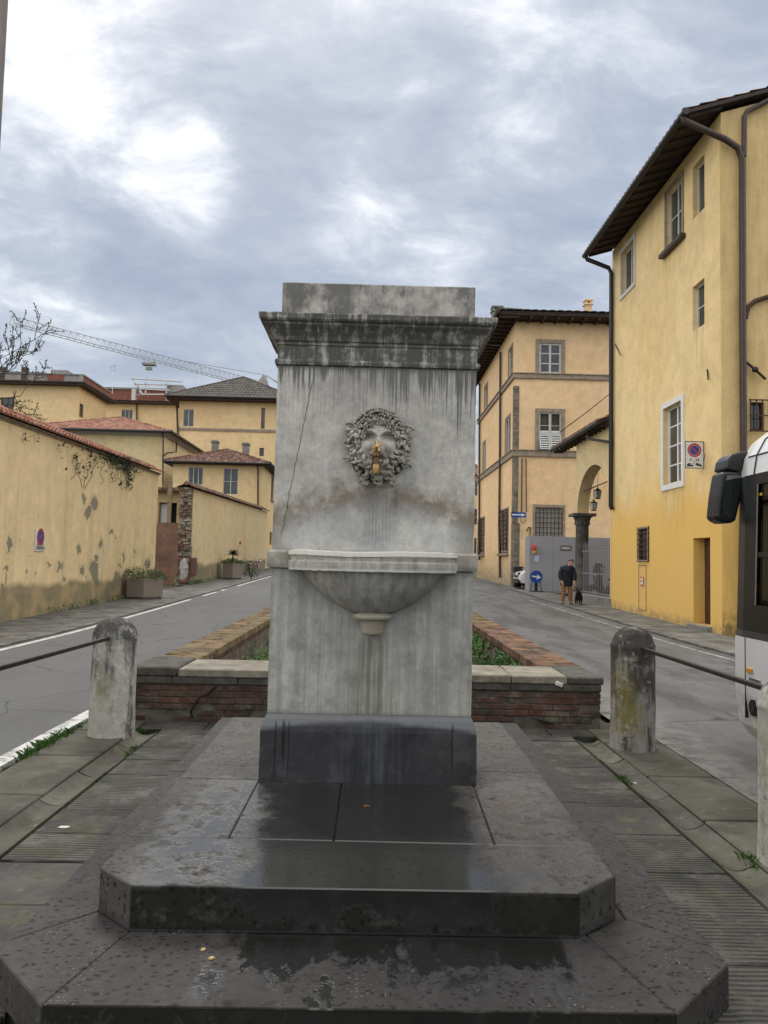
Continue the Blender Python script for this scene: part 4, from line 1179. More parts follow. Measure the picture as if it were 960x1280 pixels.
# ------------------------------------------------------------------ bollards and bars
def bollard_m(name, base, dark, green, wlime, dk, seed):
    g = G(name); p = g.pos(); x, y, z = g.xyz(p)
    p2 = g.map(p, (1, 1, 1), (seed, seed*2, 0))
    n = g.noise(p2, 3.2, 6, .65, .4); n2 = g.noise(p2, 15, 6, .7); st = g.noise(g.map(p2, (9, 9, 1.1)), 1.0, 5, .65); fine = g.noise(p2, 70, 3)
    c = g.mix(g.mr(n2, .3, .7), base, g.hsv(base + (1,), .5, 1, .72) if False else tuple(v*.7 for v in base))
    top = g.mr(z, .25, .95)
    m = g.mr(g.add(g.mul(st, .55), g.add(g.mul(n, .45), g.mul(top, .14))), dk, dk+.09)
    c = g.mix(g.mul(m, .86), c, dark)
    gm = g.mul(g.mr(g.noise(g.map(p2, (2.4, 2.4, 1.3)), 1, 5, .65), .50, .60), g.mul(g.mr(z, .85, .35), g.mr(z, .03, .2)))
    c = g.mix(g.mul(gm, .8), c, green)
    wm = g.mul(g.mr(g.noise(g.map(p2, (1, 1, 1), (7, 3, 1)), 8, 7, .75), .57, .64), .7)
    c = g.mix(wm, c, wlime)
    cr = g.vor(g.n('ShaderNodeVectorMath', {0: p2, 1: g.ncol(p2, 3, 4)}, operation='ADD').outputs[0], 1.6, 'DISTANCE_TO_EDGE')
    cm = g.mul(g.mr(cr, 0, .008, 1, 0), g.mr(n, .45, .55)); c = g.mix(g.mul(cm, .7), c, (.03, .03, .028))
    tp_ = g.mul(g.mr(z, .80, .98), g.mr(n2, .40, .52)); c = g.mix(g.mul(tp_, .75), c, dark)
    h = g.add(g.mul(n2, .7), g.mul(fine, .3)); h = g.sub(h, g.mul(cm, .6))
    return g.fin(c, .9, g.bump(h, .7, .012), 0, .2)
bm1 = bollard_m('bollard_white', (.46, .45, .41), (.040, .040, .036), (.16, .16, .06), (.60, .59, .55), .555, 1)
bm2 = bollard_m('bollard_dark', (.34, .33, .295), (.035, .033, .029), (.19, .165, .035), (.45, .44, .41), .50, 6)
bm3 = bollard_m('bollard_pale', (.42, .41, .37), (.05, .05, .045), (.15, .15, .07), (.55, .54, .50), .57, 12)
def bollard(x, y, R0, H, m, label, rim):
    mb = MB()
    if rim: prof = [(R0*1.06, -.03), (R0*1.02, .0), (R0, .1), (R0*.985, H-.19), (R0*1.015, H-.175), (R0*1.02, H-.155), (R0*.97, H-.14), (R0*.86, H-.075), (R0*.64, H-.025), (R0*.30, H), (.01, H+.003)]
    else: prof = [(R0*1.03, -.03), (R0, .05), (R0*.975, H-.22), (R0*.99, H-.19), (R0*.985, H-.15), (R0*.90, H-.09), (R0*.72, H-.035), (R0*.42, H-.004), (.01, H)]
    # subdivide the shaft for a slightly uneven outline
    pr = []
    for i in range(len(prof)-1):
        a, b = prof[i], prof[i+1]; k = 12 if b[1]-a[1] > .3 else 1
        for q in range(k): pr.append((a[0]+(b[0]-a[0])*q/k, a[1]+(b[1]-a[1])*q/k))
    pr.append(prof[-1])
    mb.lathe(pr, x, y, 40, jit=.007)
    o = solo('stone_bollard', mb, m, label, 'bollard', 'stone bollards at the pavement edge', loc=(x, y, 0))
    return o
b1 = onZ(139, 917, 0); b2 = onZ(791, 934, 0); b3 = onZ(996, 1080, 0)
bollard(b1.x, b1.y, .193, 1.0, bm1, 'white stone bollard with black stained round head left of the fountain', False)
bollard(b2.x, b2.y, .187, 1.03, bm2, 'dark stone bollard with yellow green moss and rimmed cap right of the fountain', True)
bollard(b3.x, b3.y, .185, .985, bm3, 'pale stone bollard cut by the right edge of the picture, next to the white bus', True)
M['barm'] = simple('bar_iron', (.040, .034, .031), .5, .5, .4, 25)
def bar(a, b, label):
    a, b = V(a), V(b); mb = MB(); mb.tube([a, b], .021, 4, smooth=False)
    o = solo('iron_bar', mb, M['barm'], label, 'railing bar', 'iron bars between the bollards'); bev(o, .004)
q_ = onX(0, 833, b1.x)
bar((b1.x, b1.y-.17, onY(125, 798, b1.y-.19).z), (b1.x, q_.y-1.2, q_.z), 'dark square iron bar running from the left bollard out of the picture')
bar((b2.x+.02, b2.y-.17, onY(806, 811, b2.y-.17).z), (b3.x-.02, b3.y+.14, onY(946, 865, b3.y+.15).z), 'dark square iron bar between the two right bollards')

# ------------------------------------------------------------------ street lamp post at the very left
mb = MB()
pe = onY(9, 0, 5.2)
lp = thing('lamp_post', 'tall grey brown post cut by the upper left edge of the picture', 'lamp post', (pe.x-.075, 5.2, 0))
xx = pe.x-.078
mb.lathe([(.16, -.02), (.16, .12), (.12, .2), (.105, .5), (.095, .9)], xx, 5.2, 20); part('post_base', mb, M['iron'], lp)
M['post'] = simple('post_paint', (.16, .14, .13), .6, .2, .15, 8)
mb = MB(); mb.lathe([(.085, .9), (.080, 3), (.077, 6.2), (.05, 6.3)], xx, 5.2, 20); part('shaft', mb, M['post'], lp)
mb = MB(); mb.tube([(xx, 5.2, 6.2), (xx-.1, 5.2, 6.7), (xx-.6, 5.2, 6.95), (xx-1.1, 5.2, 6.9)], .035, 8); part('arm', mb, M['post'], lp)
mb = MB(); mb.lathe([(.02, 6.90), (.10, 6.86), (.26, 6.72), (.27, 6.69), (.02, 6.70)], xx-1.1, 5.2, 20); part('lamp_head', mb, M['iron'], lp)
# ------------------------------------------------------------------ left street: garden wall
YEL = (.66, .51, .28); YEL2 = (.72, .57, .34)
WX = -8.1
def peel_extra(patches, basez, basec=(.20, .165, .10)):
    """fallen render: listed spots (y, z, ry, rz), and the damp grey foot of the wall"""
    def f(g, p, x, y, z, c, h):
        wn = g.n('ShaderNodeVectorMath', {0: g.n('ShaderNodeVectorMath', {0: g.ncol(p, 1.6, 5), 1: (.5, .5, .5)}, operation='SUBTRACT').outputs[0], 3: .55}, operation='SCALE').outputs[0]
        wn2 = g.n('ShaderNodeVectorMath', {0: g.n('ShaderNodeVectorMath', {0: g.ncol(p, 7, 5), 1: (.5, .5, .5)}, operation='SUBTRACT').outputs[0], 3: .38}, operation='SCALE').outputs[0]
        q = g.n('ShaderNodeVectorMath', {0: g.n('ShaderNodeVectorMath', {0: p, 1: wn}, operation='ADD').outputs[0], 1: wn2}, operation='ADD').outputs[0]
        qx, qy, qz = g.xyz(q)
        tot = None
        for (py_, pz_, ry, rz) in patches:
            a = g.ma('DIVIDE', g.sub(qy, py_), ry); b = g.ma('DIVIDE', g.sub(qz, pz_), rz)
            dd = g.ma('SQRT', g.add(g.mul(a, a), g.mul(b, b)))
            tot = dd if tot is None else g.ma('MINIMUM', tot, dd)
        m = g.mr(tot, 1.0, .95)
        sm = g.mul(g.mr(g.noise(p, 4.2, 6, .7), .625, .645), g.mr(z, basez+2.6, basez+1.0))
        m = g.ma('MAXIMUM', m, sm)
        gr = g.mix(g.noise(p, 7, 5, .7), (.13, .125, .105), (.23, .22, .19))
        c = g.mix(g.mul(m, .93), c, gr); h = g.sub(h, g.mul(m, 2.2))
        hl = g.mul(g.mr(g.vor(g.map(p, (1, 1, 1)), 2.3), .035, .05, 1, 0), g.mr(g.noise(g.map(p, (1, 1, 1), (3, 3, 3)), 1.1, 3), .50, .53)); c = g.mix(g.mul(hl, .85), c, (.05, .045, .035)); h = g.sub(h, hl)
        # damp stain round the patches
        c = g.mix(g.mul(g.mr(tot, 2.2, 1.0), .22), c, (.26, .22, .13))
        zb = g.add(basez, g.mul(g.noise(p, .8, 5), .5))
        foot = g.mr(g.sub(z, g.add(zb, g.mul(g.sub(y, 16), .012))), .14, -.02)
        fc = g.mix(g.mr(g.noise(p, 2.6, 6, .7), .4, .6), basec, (.125, .125, .075))
        fc = g.mix(g.mr(g.noise(p, 1.1, 4), .52, .62), fc, (.30, .22, .12))
        c = g.mix(g.mul(foot, .85), c, fc)
        rs = g.mul(g.mr(g.noise(g.map(p, (1, 1.3, .16)), 1.2, 6, .7), .5, .66), g.mr(z, 4.2, 2.2))
        c = g.mix(g.mul(rs, .38), c, (.30, .27, .16))
        return c, h
    return f
pt = []
for px, py, w, h_ in ((105, 622, 4, 7), (117, 630, 7, 10), (110, 640, 7, 9), (138, 666, 4, 6), (144, 674, 2.5, 4), (99, 685, 4, 9), (127, 680, 4, 8), (104, 712, 4, 7), (118, 712, 9, 13), (120, 724, 7, 9), (122, 698, 5, 5),
                      (76, 709, 6, 4), (80, 721, 4, 4), (61, 704, 4, 4), (12, 683, 5, 14), (9, 710, 5, 5), (155, 694, 3, 5), (146, 725, 7, 11), (140, 735, 8, 8), (184, 704, 6, 8), (168, 690, 2, 2), (136, 742, 9, 9), (3, 738, 5, 7), (150, 705, 3, 3), (160, 712, 3, 4), (10, 722, 2.5, 9)):
    c_ = onX(px, py, WX); a_ = onX(px+w, py, WX); b_ = onX(px, py-h_, WX)
    pt.append((c_.y, c_.z, max(.05, abs(a_.y-c_.y)*.62), max(.05, (b_.z-c_.z)*.75)))
# the warp shifts everything by a little: acceptable, the spots wander like real damage
M['wall1'] = plaster('garden_wall_render', YEL, YEL2, extra=peel_extra(pt, .42), stain=.5)
M['wall2'] = plaster('second_wall_render', (.62, .49, .28), (.68, .55, .34), extra=peel_extra([(33.9, 1.7, .5, .35), (36, .9, .6, .15)], .62, (.20, .18, .14)), stain=.2)

Ya, Yb = 1.0, onX(196, 650, WX).y
tl, tr = onX(0, 520, WX), onX(199, 592, WX)
def wall_top(y): return tl.z + (tr.z-tl.z)*(y-tl.y)/(tr.y-tl.y)
gw1 = thing('garden_wall', 'long peeling yellow garden wall with tiled coping along the left street', 'wall', (WX-.2, 16, 0))
mb = MB(); n = 30
for i in range(n):
    a = Ya+(Yb-Ya)*i/n; b = Ya+(Yb-Ya)*(i+1)/n
    mb.quad((WX, a, gz(a)-.1), (WX, b, gz(b)-.1), (WX, b, wall_top(b)), (WX, a, wall_top(a)))
    mb.quad((WX-.45, a, gz(a)-.1), (WX-.45, b, gz(b)-.1), (WX-.45, b, wall_top(b)), (WX-.45, a, wall_top(a)))
    mb.quad((WX, a, wall_top(a)), (WX, b, wall_top(b)), (WX-.45, b, wall_top(b)), (WX-.45, a, wall_top(a)))
for yy in (Ya, Yb): mb.quad((WX, yy, -.1), (WX-.45, yy, -.1), (WX-.45, yy, wall_top(yy)), (WX, yy, wall_top(yy)))
part('rendered_wall', mb, M['wall1'], gw1, recalc=False)
mb = MB()
for i in range(n):
    a = Ya+(Yb-Ya)*i/n; b = Ya+(Yb-Ya)*(i+1)/n
    for (o0, o1, z0, z1) in ((.0, .05, -.07, -.035), (.0, .10, -.033, .0)):
        for q in range(1): mb.add([(WX+o0, a, wall_top(a)+z0), (WX+o1, a, wall_top(a)+z0), (WX+o1, b, wall_top(b)+z0), (WX+o0, b, wall_top(b)+z0),
                                   (WX+o0, a, wall_top(a)+z1), (WX+o1, a, wall_top(a)+z1), (WX+o1, b, wall_top(b)+z1), (WX+o0, b, wall_top(b)+z1)],
                                  [(0,3,2,1),(4,5,6,7),(0,1,5,4),(1,2,6,5),(2,3,7,6),(3,0,4,7)], .5)
part('cornice', mb, M['stone_trim'], gw1)
def coping_tiles(WX_, ya, yb, top, parent, m, w=.20):
    mb = MB()
    z = V((0, 0, 1)); o = .19
    n_ = max(1, int((yb-ya)/2.5))
    for i in range(n_):
        a = ya+(yb-ya)*i/n_; b = ya+(yb-ya)*(i+1)/n_
        tile_slope(mb, (WX_+o, a, top(a)+.01), (WX_+o, b, top(b)+.01), (WX_-.22, b, top(b)+.20), (WX_-.22, a, top(a)+.20), w, .36, .055)
        tile_slope(mb, (WX_-.62, b, top(b)+.01), (WX_-.62, a, top(a)+.01), (WX_-.22, a, top(a)+.20), (WX_-.22, b, top(b)+.20), w, .36, .05)
    ridge_tiles(mb, (WX_-.22, ya, top(ya)+.22), (WX_-.22, yb, top(yb)+.22), .09)
    part('tile_coping', mb, m, parent, recalc=False)
coping_tiles(WX, Ya, Yb, wall_top, gw1, M['tile_red'])

# no parking plate on the wall
def sign_disc(mb_r, mb_w, mb_b, O, U, Vv, N, r):
    def disc(mb, ra, rb, off, r_=.5):
        n_ = 36
        if rb == 0: mb.add([O+N*off+U*ra*math.cos(2*math.pi*k/n_)+Vv*ra*math.sin(2*math.pi*k/n_) for k in range(n_)], [tuple(range(n_))], r_)
        else: mb.add([O+N*off+U*q*math.cos(2*math.pi*k/n_)+Vv*q*math.sin(2*math.pi*k/n_) for q in (ra, rb) for k in range(n_)], [(k, (k+1) % n_, n_+(k+1) % n_, n_+k) for k in range(n_)], r_)
    disc(mb_b, r*.76, 0, .002); disc(mb_r, r, r*.74, .0035)
    d = (U-Vv).normalized(); e = (U+Vv).normalized()
    mb_r.add([O+N*.0035+d*a*r*.75+e*b*r*.10 for a, b in ((-1,-1),(1,-1),(1,1),(-1,1))], [(0,1,2,3)], .5)
c_ = onX(49, 675.5, WX); U = V((0, 1, 0)); Z = V((0, 0, 1)); N = V((1, 0, 0))
hy = abs(onX(55, 675, WX).y - onX(43, 675, WX).y)/2*.98; hz = (onX(49, 662, WX).z-onX(49, 689, WX).z)/2
s1_ = thing('no_parking_sign', 'small upright no parking plate fixed flat on the peeling yellow garden wall', 'sign', (WX+.03, c_.y, c_.z-hz))
mb = MB(); mb.box(WX+.004, WX+.03, c_.y-hy, c_.y+hy, c_.z-hz, c_.z+hz); part('plate', mb, M['sign_white'], s1_, bevel=.004)
a, b, cc = MB(), MB(), MB(); O_ = V((WX+.031, c_.y, c_.z+hz*.33))
sign_disc(a, b, cc, O_, -U, Z, N, hy*.80)
part('red_ring', a, M['red'], s1_, recalc=False); part('blue_disc', cc, M['blue'], s1_, recalc=False)
t_ = text_mb('PASSO', hy*.55, V((WX+.033, c_.y, c_.z-hz*.50)), U, Z); t_.merge(text_mb('CARRABILE', hy*.40, V((WX+.033, c_.y, c_.z-hz*.76)), U, Z))
part('lettering', t_, M['ink'], s1_, recalc=False)

# creeper along the coping
mb = MB(); rr = random.Random(9)
def creeper_at(px, py, n_, spread, droop):
    c0 = onX(px, py-6, WX+.22)
    for _ in range(n_):
        q = c0 + V((rr.uniform(-.15, .15), rr.gauss(0, spread), rr.gauss(0, .08)-rr.random()**2*droop))
        if q.z < wall_top(q.y)+.0: q.x = WX + .05 + rr.random()*.08
        mb.leaf(q, rr.uniform(.05, .12), V((rr.uniform(.2, 1), rr.uniform(-1, .6), rr.uniform(-.2, 1))), V((0, rr.uniform(-1, 1), 1)), rr.random(), .7)
for px, py, n_, sp2, dr in ((85, 560, 14, .35, .15), (100, 575, 26, .4, .5), (112, 580, 22, .3, .6), (128, 580, 30, .5, .35), (142, 577, 130, .8, .12), (156, 582, 220, .7, .12), (165, 588, 130, .35, .7), (167, 598, 40, .15, .5), (150, 590, 30, .4, .5), (176, 592, 18, .3, .2), (40, 548, 10, .4, .1)):
    creeper_at(px, py, n_, sp2, dr)
for k in range(9):
    a0 = onX(95+k*9, 572+k*2.2, WX+.1); pts = [a0]
    for q in range(5): pts.append(pts[-1]+V((0, rr.uniform(-.25, .25), rr.uniform(-.22, -.02))))
    mb.tube(pts, .008, 4, .1)
solo('creeper', mb, M['leaf_dark'], 'dark trailing creeper growing over the tiled coping of the garden wall', 'plant', recalc=False)

# ------------------------------------------------------------------ gap, board, ruined pier, second wall
y2 = onX(236, 700, WX).y; y2e = onX(332, 700, WX).y
pl = onY(221, 700, y2); 
wl2a, wl2b = onX(236, 609, WX), onX(332, 639, WX)
def top2(y): return wl2a.z + (wl2b.z-wl2a.z)*(y-wl2a.y)/(wl2b.y-wl2a.y)
gw2 = thing('garden_wall', 'smooth yellow garden wall with tiled coping beyond the gap in the left street', 'wall', (WX-.2, 42, .3))
mb = MB(); n = 20
for i in range(n):
    a = y2+.35+(y2e-y2-.35)*i/n; b = y2+.35+(y2e-y2-.35)*(i+1)/n
    mb.quad((WX, a, gz(a)-.1), (WX, b, gz(b)-.1), (WX, b, top2(b)), (WX, a, top2(a)))
    mb.quad((WX-.4, a, gz(a)-.1), (WX-.4, b, gz(b)-.1), (WX-.4, b, top2(b)), (WX-.4, a, top2(a)))
mb.quad((WX, y2e, -.1), (WX-.4, y2e, -.1), (WX-.4, y2e, top2(y2e)), (WX, y2e, top2(y2e)))
mb.quad((WX, y2+.35, -.1), (WX-.4, y2+.35, -.1), (WX-.4, y2+.35, top2(y2)), (WX, y2+.35, top2(y2)))
part('rendered_wall', mb, M['wall2'], gw2, recalc=False)
coping_tiles(WX, y2-.1, y2e, top2, gw2, M['tile_old'])
# rubble pier at its broken end
def _rub():
    g = G('rubble'); p = g.pos(); r = g.attr()
    c = g.ramp(r, [(0, (.10, .075, .055)), (.3, (.21, .17, .125)), (.55, (.30, .27, .215)), (.75, (.20, .085, .055)), (1, (.13, .115, .095))])
    n = g.noise(p, 16, 5, .7); c = g.mix(g.mul(g.mr(n, .5, .65), .6), c, (.06, .05, .04))
    return g.fin(c, .95, g.bump(n, .7, .02), 0, .15)
M['rubble'] = _rub()
mb = MB(); xl = pl.x; z = gz(y2)-.05
while z < top2(y2)-.02:
    hh = random.uniform(.06, .15); x = xl + random.uniform(-.08, .06)
    while x < WX-.02:
        w = random.uniform(.10, .30); b = min(x+w, WX-.0)
        if b-x > .03: mb.mbox(Matrix.Translation(((x+b)/2, y2+.20+random.uniform(-.05, .05), z+hh/2)) @ Matrix.Rotation(random.uniform(-.08, .08), 4, 'Y'), (b-x)/2-.006, .22, hh/2-.006, jit=.016)
        x += w
    z += hh
o = solo('rubble_pier', mb, M['rubble'], 'bare rubble and brick pier at the broken end of the smooth yellow wall', 'pier', bevel=.01)
mb = MB(); q = onY(229, 712, y2-.03); mb.ball((q.x, y2-.0, q.z), .22, .06, .52, 10, 7)
M['cement'] = simple('cement_patch', (.36, .35, .32), .9, 0, .3, 5, .7)
pp = solo('cement_patch', mb, M['cement'], 'pale cement smear low on the rubble pier', 'cement patch')
# reddish cabinet on the second wall
a_ = onX(237, 697, WX); b_ = onX(243, 719, WX)
bx = thing('meter_cabinet', 'dull red metal cabinet fixed low on the smooth yellow wall near the rubble pier', 'cabinet', (WX+.05, (a_.y+b_.y)/2, b_.z))
M['cab'] = simple('cabinet_red', (.14, .055, .045), .6, .1, .2, 6)
mb = MB(); mb.box(WX+.002, WX+.10, a_.y, b_.y, b_.z, a_.z); part('cabinet_body', mb, M['cab'], bx, bevel=.01)
mb = MB(); mb.box(WX+.101, WX+.115, a_.y+.08, b_.y-.08, b_.z+.06, a_.z-.06); part('door', mb, M['cab'], bx, bevel=.006)
# board closing the gap
bl_, br_ = onY(195, 735, y2-.5), onY(219, 735, y2-.1); bt = onY(209, 653, y2-.3)
M['board'] = simple('hardboard', (.165, .090, .058), .8, 0, .35, 1.5, .2)
mb = MB(); zb = gz(y2)-.01
mb.extr([(bl_.x-.55, y2-.35, zb), (br_.x-.12, y2-.12, zb), (br_.x+.08, y2-.1, zb+.55), (br_.x-.0, y2-.1, bt.z), (bl_.x-.55, y2-.32, bt.z-.02)], (0, .03, 0))
solo('hardboard_panel', mb, M['board'], 'tall brown hardboard sheet closing the gap in the garden wall', 'board')
mb = MB(); q = onY(209.5, 655, y2-.22); q2 = onY(210.5, 600, y2-.22); mb.box(q.x-.09, q.x+.09, y2-.1, y2+.02, gz(y2), q2.z)
solo('timber_post', mb, M['wood_post'], 'upright rough timber post rising behind the brown hardboard sheet', 'post', bevel=.008)
# shed seen through the gap
sh = thing('garden_shed', 'low shed with tiled roof and dark doorway seen above the brown board', 'shed', (-10.2, 38, .3))
mb = MB(); sy = 37.5; sa, sb = onY(190, 650, sy).x, -8.75; zt = onY(205, 612, sy).z
mb2 = wall_sheet; F = (V((sa, sy, .2)), V((1, 0, 0)), V((0, -1, 0)))
d0, d1 = onY(197.5, 660, sy), onY(220, 660, sy); dz0, dz1 = .6, onY(205, 628, sy).z-.2
wall_sheet(mb, F, sb-sa, zt-.2, [(d0.x-sa, min(sb-sa-.1, d1.x-sa), dz0, dz1)], .5)
M['shedw'] = plaster('shed_render', (.33, .25, .13), (.40, .31, .17)); part('wall', mb, M['shedw'], sh, recalc=False)
mb = MB(); mb.box(sa, sb, sy+.5, sy+3, .2, zt); part('dark_interior', mb, M['roomdark'], sh)
mb = MB(); tile_slope(mb, (sa-.1, sy-.35, zt+.0), (sb+.1, sy-.35, zt), (sb+.1, sy+2.2, zt+.25), (sa-.1, sy+2.2, zt+.25)); mb.box(sa-.1, sb+.1, sy-.33, sy+2.2, zt-.12, zt-.01, .1); part('roof', mb, M['tile_old'], sh, recalc=False)
dd_ = MB(); q = onY(205, 640, sy+.3); q3 = onY(214, 640, sy+.3); dd_.box(q.x-.15, q3.x-.0, sy+.25, sy+.30, .6, dz1+.15); part('door', dd_, M['grey_shut'], sh)

# ------------------------------------------------------------------ window and pipe helpers for facades
def window(parent, F, rect, depth, cols=2, rows=3, frame=None, fw_=.05, glass='glass', shutter=None, sill=None, trim=None, tw=.16, bars=None, name='window', bo=.10, bt=.012):
    """rect = (u0,u1,v0,v1) of the opening; the casement sits back by depth"""
    u0, u1, v0, v1 = rect; frame = frame or M['white']
    mb = MB(); w0, w1 = -depth+.005, -depth+.065
    mb.lbox(F, u0, u0+fw_, v0, v1, w0, w1); mb.lbox(F, u1-fw_, u1, v0, v1, w0, w1)
    mb.lbox(F, u0+fw_, u1-fw_, v0, v0+fw_, w0, w1); mb.lbox(F, u0+fw_, u1-fw_, v1-fw_, v1, w0, w1)
    for i in range(1, cols):
        uc = u0+(u1-u0)*i/cols; mb.lbox(F, uc-fw_*.6, uc+fw_*.6, v0+fw_, v1-fw_, w0, w1-.01)
    for j in range(1, rows):
        vc = v0+(v1-v0)*j/rows; mb.lbox(F, u0+fw_, u1-fw_, vc-fw_*.32, vc+fw_*.32, w0, w1-.018)
    wn = part(name, mb, frame, parent)
    mb = MB(); mb.lbox(F, u0+.01, u1-.01, v0+.01, v1-.01, w0-.02, w0+.02); part('pane', mb, M[glass], wn)
    if trim:
        mb = MB(); t = tw
        mb.lbox(F, u0-t, u0, v0-t, v1+t, .002, .035); mb.lbox(F, u1, u1+t, v0-t, v1+t, .002, .035)
        mb.lbox(F, u0, u1, v1, v1+t, .002, .035); mb.lbox(F, u0, u1, v0-t, v0, .002, .035)
        part('surround', mb, trim, wn)
    if sill:
        mb = MB(); mb.lbox(F, u0-.22, u1+.22, v0-.20, v0-.08, .004, .16); part('sill', mb, sill, wn, bevel=.008)
    if bars:
        mb = MB(); nb, nh = bars; o = bo
        for i in range(nb+1):
            u = u0-.05+(u1-u0+.1)*i/nb; mb.lbox(F, u-bt, u+bt, v0-.05, v1+.05, o, o+.022)
        for j in range(nh+1):
            v = v0-.03+(v1-v0+.06)*j/nh; mb.lbox(F, u0-.08, u1+.08, v-bt, v+bt, o-.006, o+.028)
        part('grille', mb, M['rust'], wn)
    return wn
def louver(parent, F, u0, u1, v0, v1, w, m, n_=14, name='shutter', tilt=0.0):
    mb = MB(); s = .055
    mb.lbox(F, u0, u0+s, v0, v1, w, w+.04); mb.lbox(F, u1-s, u1, v0, v1, w, w+.04); mb.lbox(F, u0+s, u1-s, v0, v0+s, w, w+.04); mb.lbox(F, u0+s, u1-s, v1-s, v1, w, w+.04)
    for i in range(n_):
        v = v0+s+(v1-v0-2*s)*(i+.5)/n_; h = (v1-v0-2*s)/n_
        O, U, N = F; Zv = V((0, 0, 1)); P = lambda u, vv, ww: O+U*u+Zv*vv+N*ww
        mb.add([P(u0+s, v-h*.5, w+.036), P(u1-s, v-h*.5, w+.036), P(u1-s, v+h*.22, w+.006), P(u0+s, v+h*.22, w+.006)], [(0, 1, 2, 3)], .5)
        return part(name, mb, m, parent)
def pipe(parent, pts, r=.05, m=None, name='drainpipe'):
    mb = MB(); mb.tube(pts, r, 10)
    return part(name, mb, m or M['pipe'], parent)
def rectY(O, x0, y0, x1, y1, Y):
    a = onY(x0, y1, Y); b = onY(x1, y0, Y); return (a.x-O.x, b.x-O.x, a.z-O.z, b.z-O.z)
def shell(parent, x0, x1, y0, y1, z0, z1, holes_front=(), holes_side=(), side='+x', mat_=None, depth=.2, name='wall', ground=True):
    """four walls; front faces the camera (-Y), one long side faces the street"""
    mb = MB()
    Ff = (V((x0, y0, z0)), V((1, 0, 0)), V((0, -1, 0)))
    wall_sheet(mb, Ff, x1-x0, z1-z0, list(holes_front), depth)
    if side == '+x': Fs = (V((x1, y0, z0)), V((0, 1, 0)), V((1, 0, 0))); ox = x0
    else: Fs = (V((x0, y0, z0)), V((0, 1, 0)), V((-1, 0, 0))); ox = x1
    wall_sheet(mb, Fs, y1-y0, z1-z0, list(holes_side), depth)
    mb.quad((ox, y0, z0), (ox, y1, z0), (ox, y1, z1), (ox, y0, z1), .5)
    mb.quad((x0, y1, z0), (x1, y1, z0), (x1, y1, z1), (x0, y1, z1), .5)
    mb.quad((x0, y0, z1), (x1, y0, z1), (x1, y1, z1), (x0, y1, z1), .5)
    part(name, mb, mat_, parent, recalc=False)
    return Ff, Fs
M['cream'] = plaster('cream_render', (.64, .475, .255), (.69, .535, .30), stain=.12)
M['cream2'] = plaster('pale_yellow_render', (.60, .475, .26), (.66, .54, .32), stain=.15)
def eaves(parent, x0, x1, y0, y1, z, th=.16, m=None, name='eaves'):
    mb = MB(); mb.box(x0, x1, y0, y1, z-th, z-.01); part(name, mb, m or M['eave'], parent)

# E: house with dark old tiles fronting the street
EY = 59.0
ex0 = onY(214, 640, EY).x; ex1 = onY(327, 640, EY).x; ez = onY(270, 579, EY).z
eh = thing('yellow_house', 'yellow house with old brown tiled hip roof and three chimney pots beyond the smooth wall', 'house', ((ex0+ex1)/2, EY+3, .7))
O = V((ex0, EY, .3))
w1 = rectY(O, 235, 584, 254, 606, EY); w2 = rectY(O, 278.5, 585.5, 298, 618, EY)
sd0 = onX(338.5, 620, ex1); sd1 = onX(342.5, 600, ex1)
EY1 = onX(349.5, 600, ex1).y
hs = (sd0.y-EY, sd1.y-EY, onX(340, 624, ex1).z-.3, onX(340, 596, ex1).z-.3)
hs2 = (sd0.y-EY+.1, sd1.y-EY+.05, onX(338, 681, ex1).z-.3, onX(338, 665, ex1).z-.3)
Ff, Fs = shell(eh, ex0, ex1, EY, EY1, .3, ez, [w1, w2], [hs, hs2], '+x', M['cream'])
window(eh, Ff, w1, .15, 3, 1, M['white_old']); window(eh, Ff, w2, .12, 2, 2, M['white_old'])
window(eh, Fs, hs, .15, 1, 2, M['stone_trim'], sill=M['stone_trim'])
window(eh, Fs, hs2, .15, 1, 1, M['stone_trim'])
mb = MB()
# round head of the side window
cu = (hs[0]+hs[1])/2; mb.add([Fs[0]+Fs[1]*(cu+math.cos(a)*(hs[1]-hs[0])/2)+Z*(hs[3]+.0+math.sin(a)*(hs[1]-hs[0])/2)+Fs[2]*.01 for a in [math.pi*k/10 for k in range(11)]], [tuple(range(11))]); part('arched_head', mb, M['stone_trim'], eh, recalc=False)
eaves(eh, ex0-.6, ex1+.6, EY-.6, EY1+.6, ez+.02)
mb = MB(); hip_roof(mb, ex0-.65, ex1+.65, EY-.65, EY1+.65, ez+.02, 1.55); rf = part('roof', mb, M['tile_old'], eh, recalc=False)
for px, y0_, y1_, dy in ((268.5, 550, 575, 3.5), (307, 553, 578, 2.2)):
    a = onY(px, y0_, EY+dy); mb = MB(); mb.box(a.x-.25, a.x+.25, EY+dy, EY+dy+.5, ez+.1, a.z-.22); mb.box(a.x-.33, a.x+.33, EY+dy-.08, EY+dy+.58, a.z-.2, a.z-.12); mb.box(a.x-.27, a.x+.27, EY+dy-.02, EY+dy+.52, a.z-.08, a.z-.02); part('chimney', mb, M['stone_grey'], rf)
pipe(eh, [onY(321, 579, EY-.55), onY(322.5, 586, EY-.15), onY(322.5, 700, EY-.12)], .06)
mb = MB(); mb.tube([(ex0-.65, EY-.68, ez-.02), (ex1+.66, EY-.68, ez-.02)], .08, 8); mb.tube([(ex1+.68, EY-.66, ez-.02), (ex1+.68, EY1+.6, ez-.02)], .08, 8); part('gutter', mb, M['gutter'], eh)
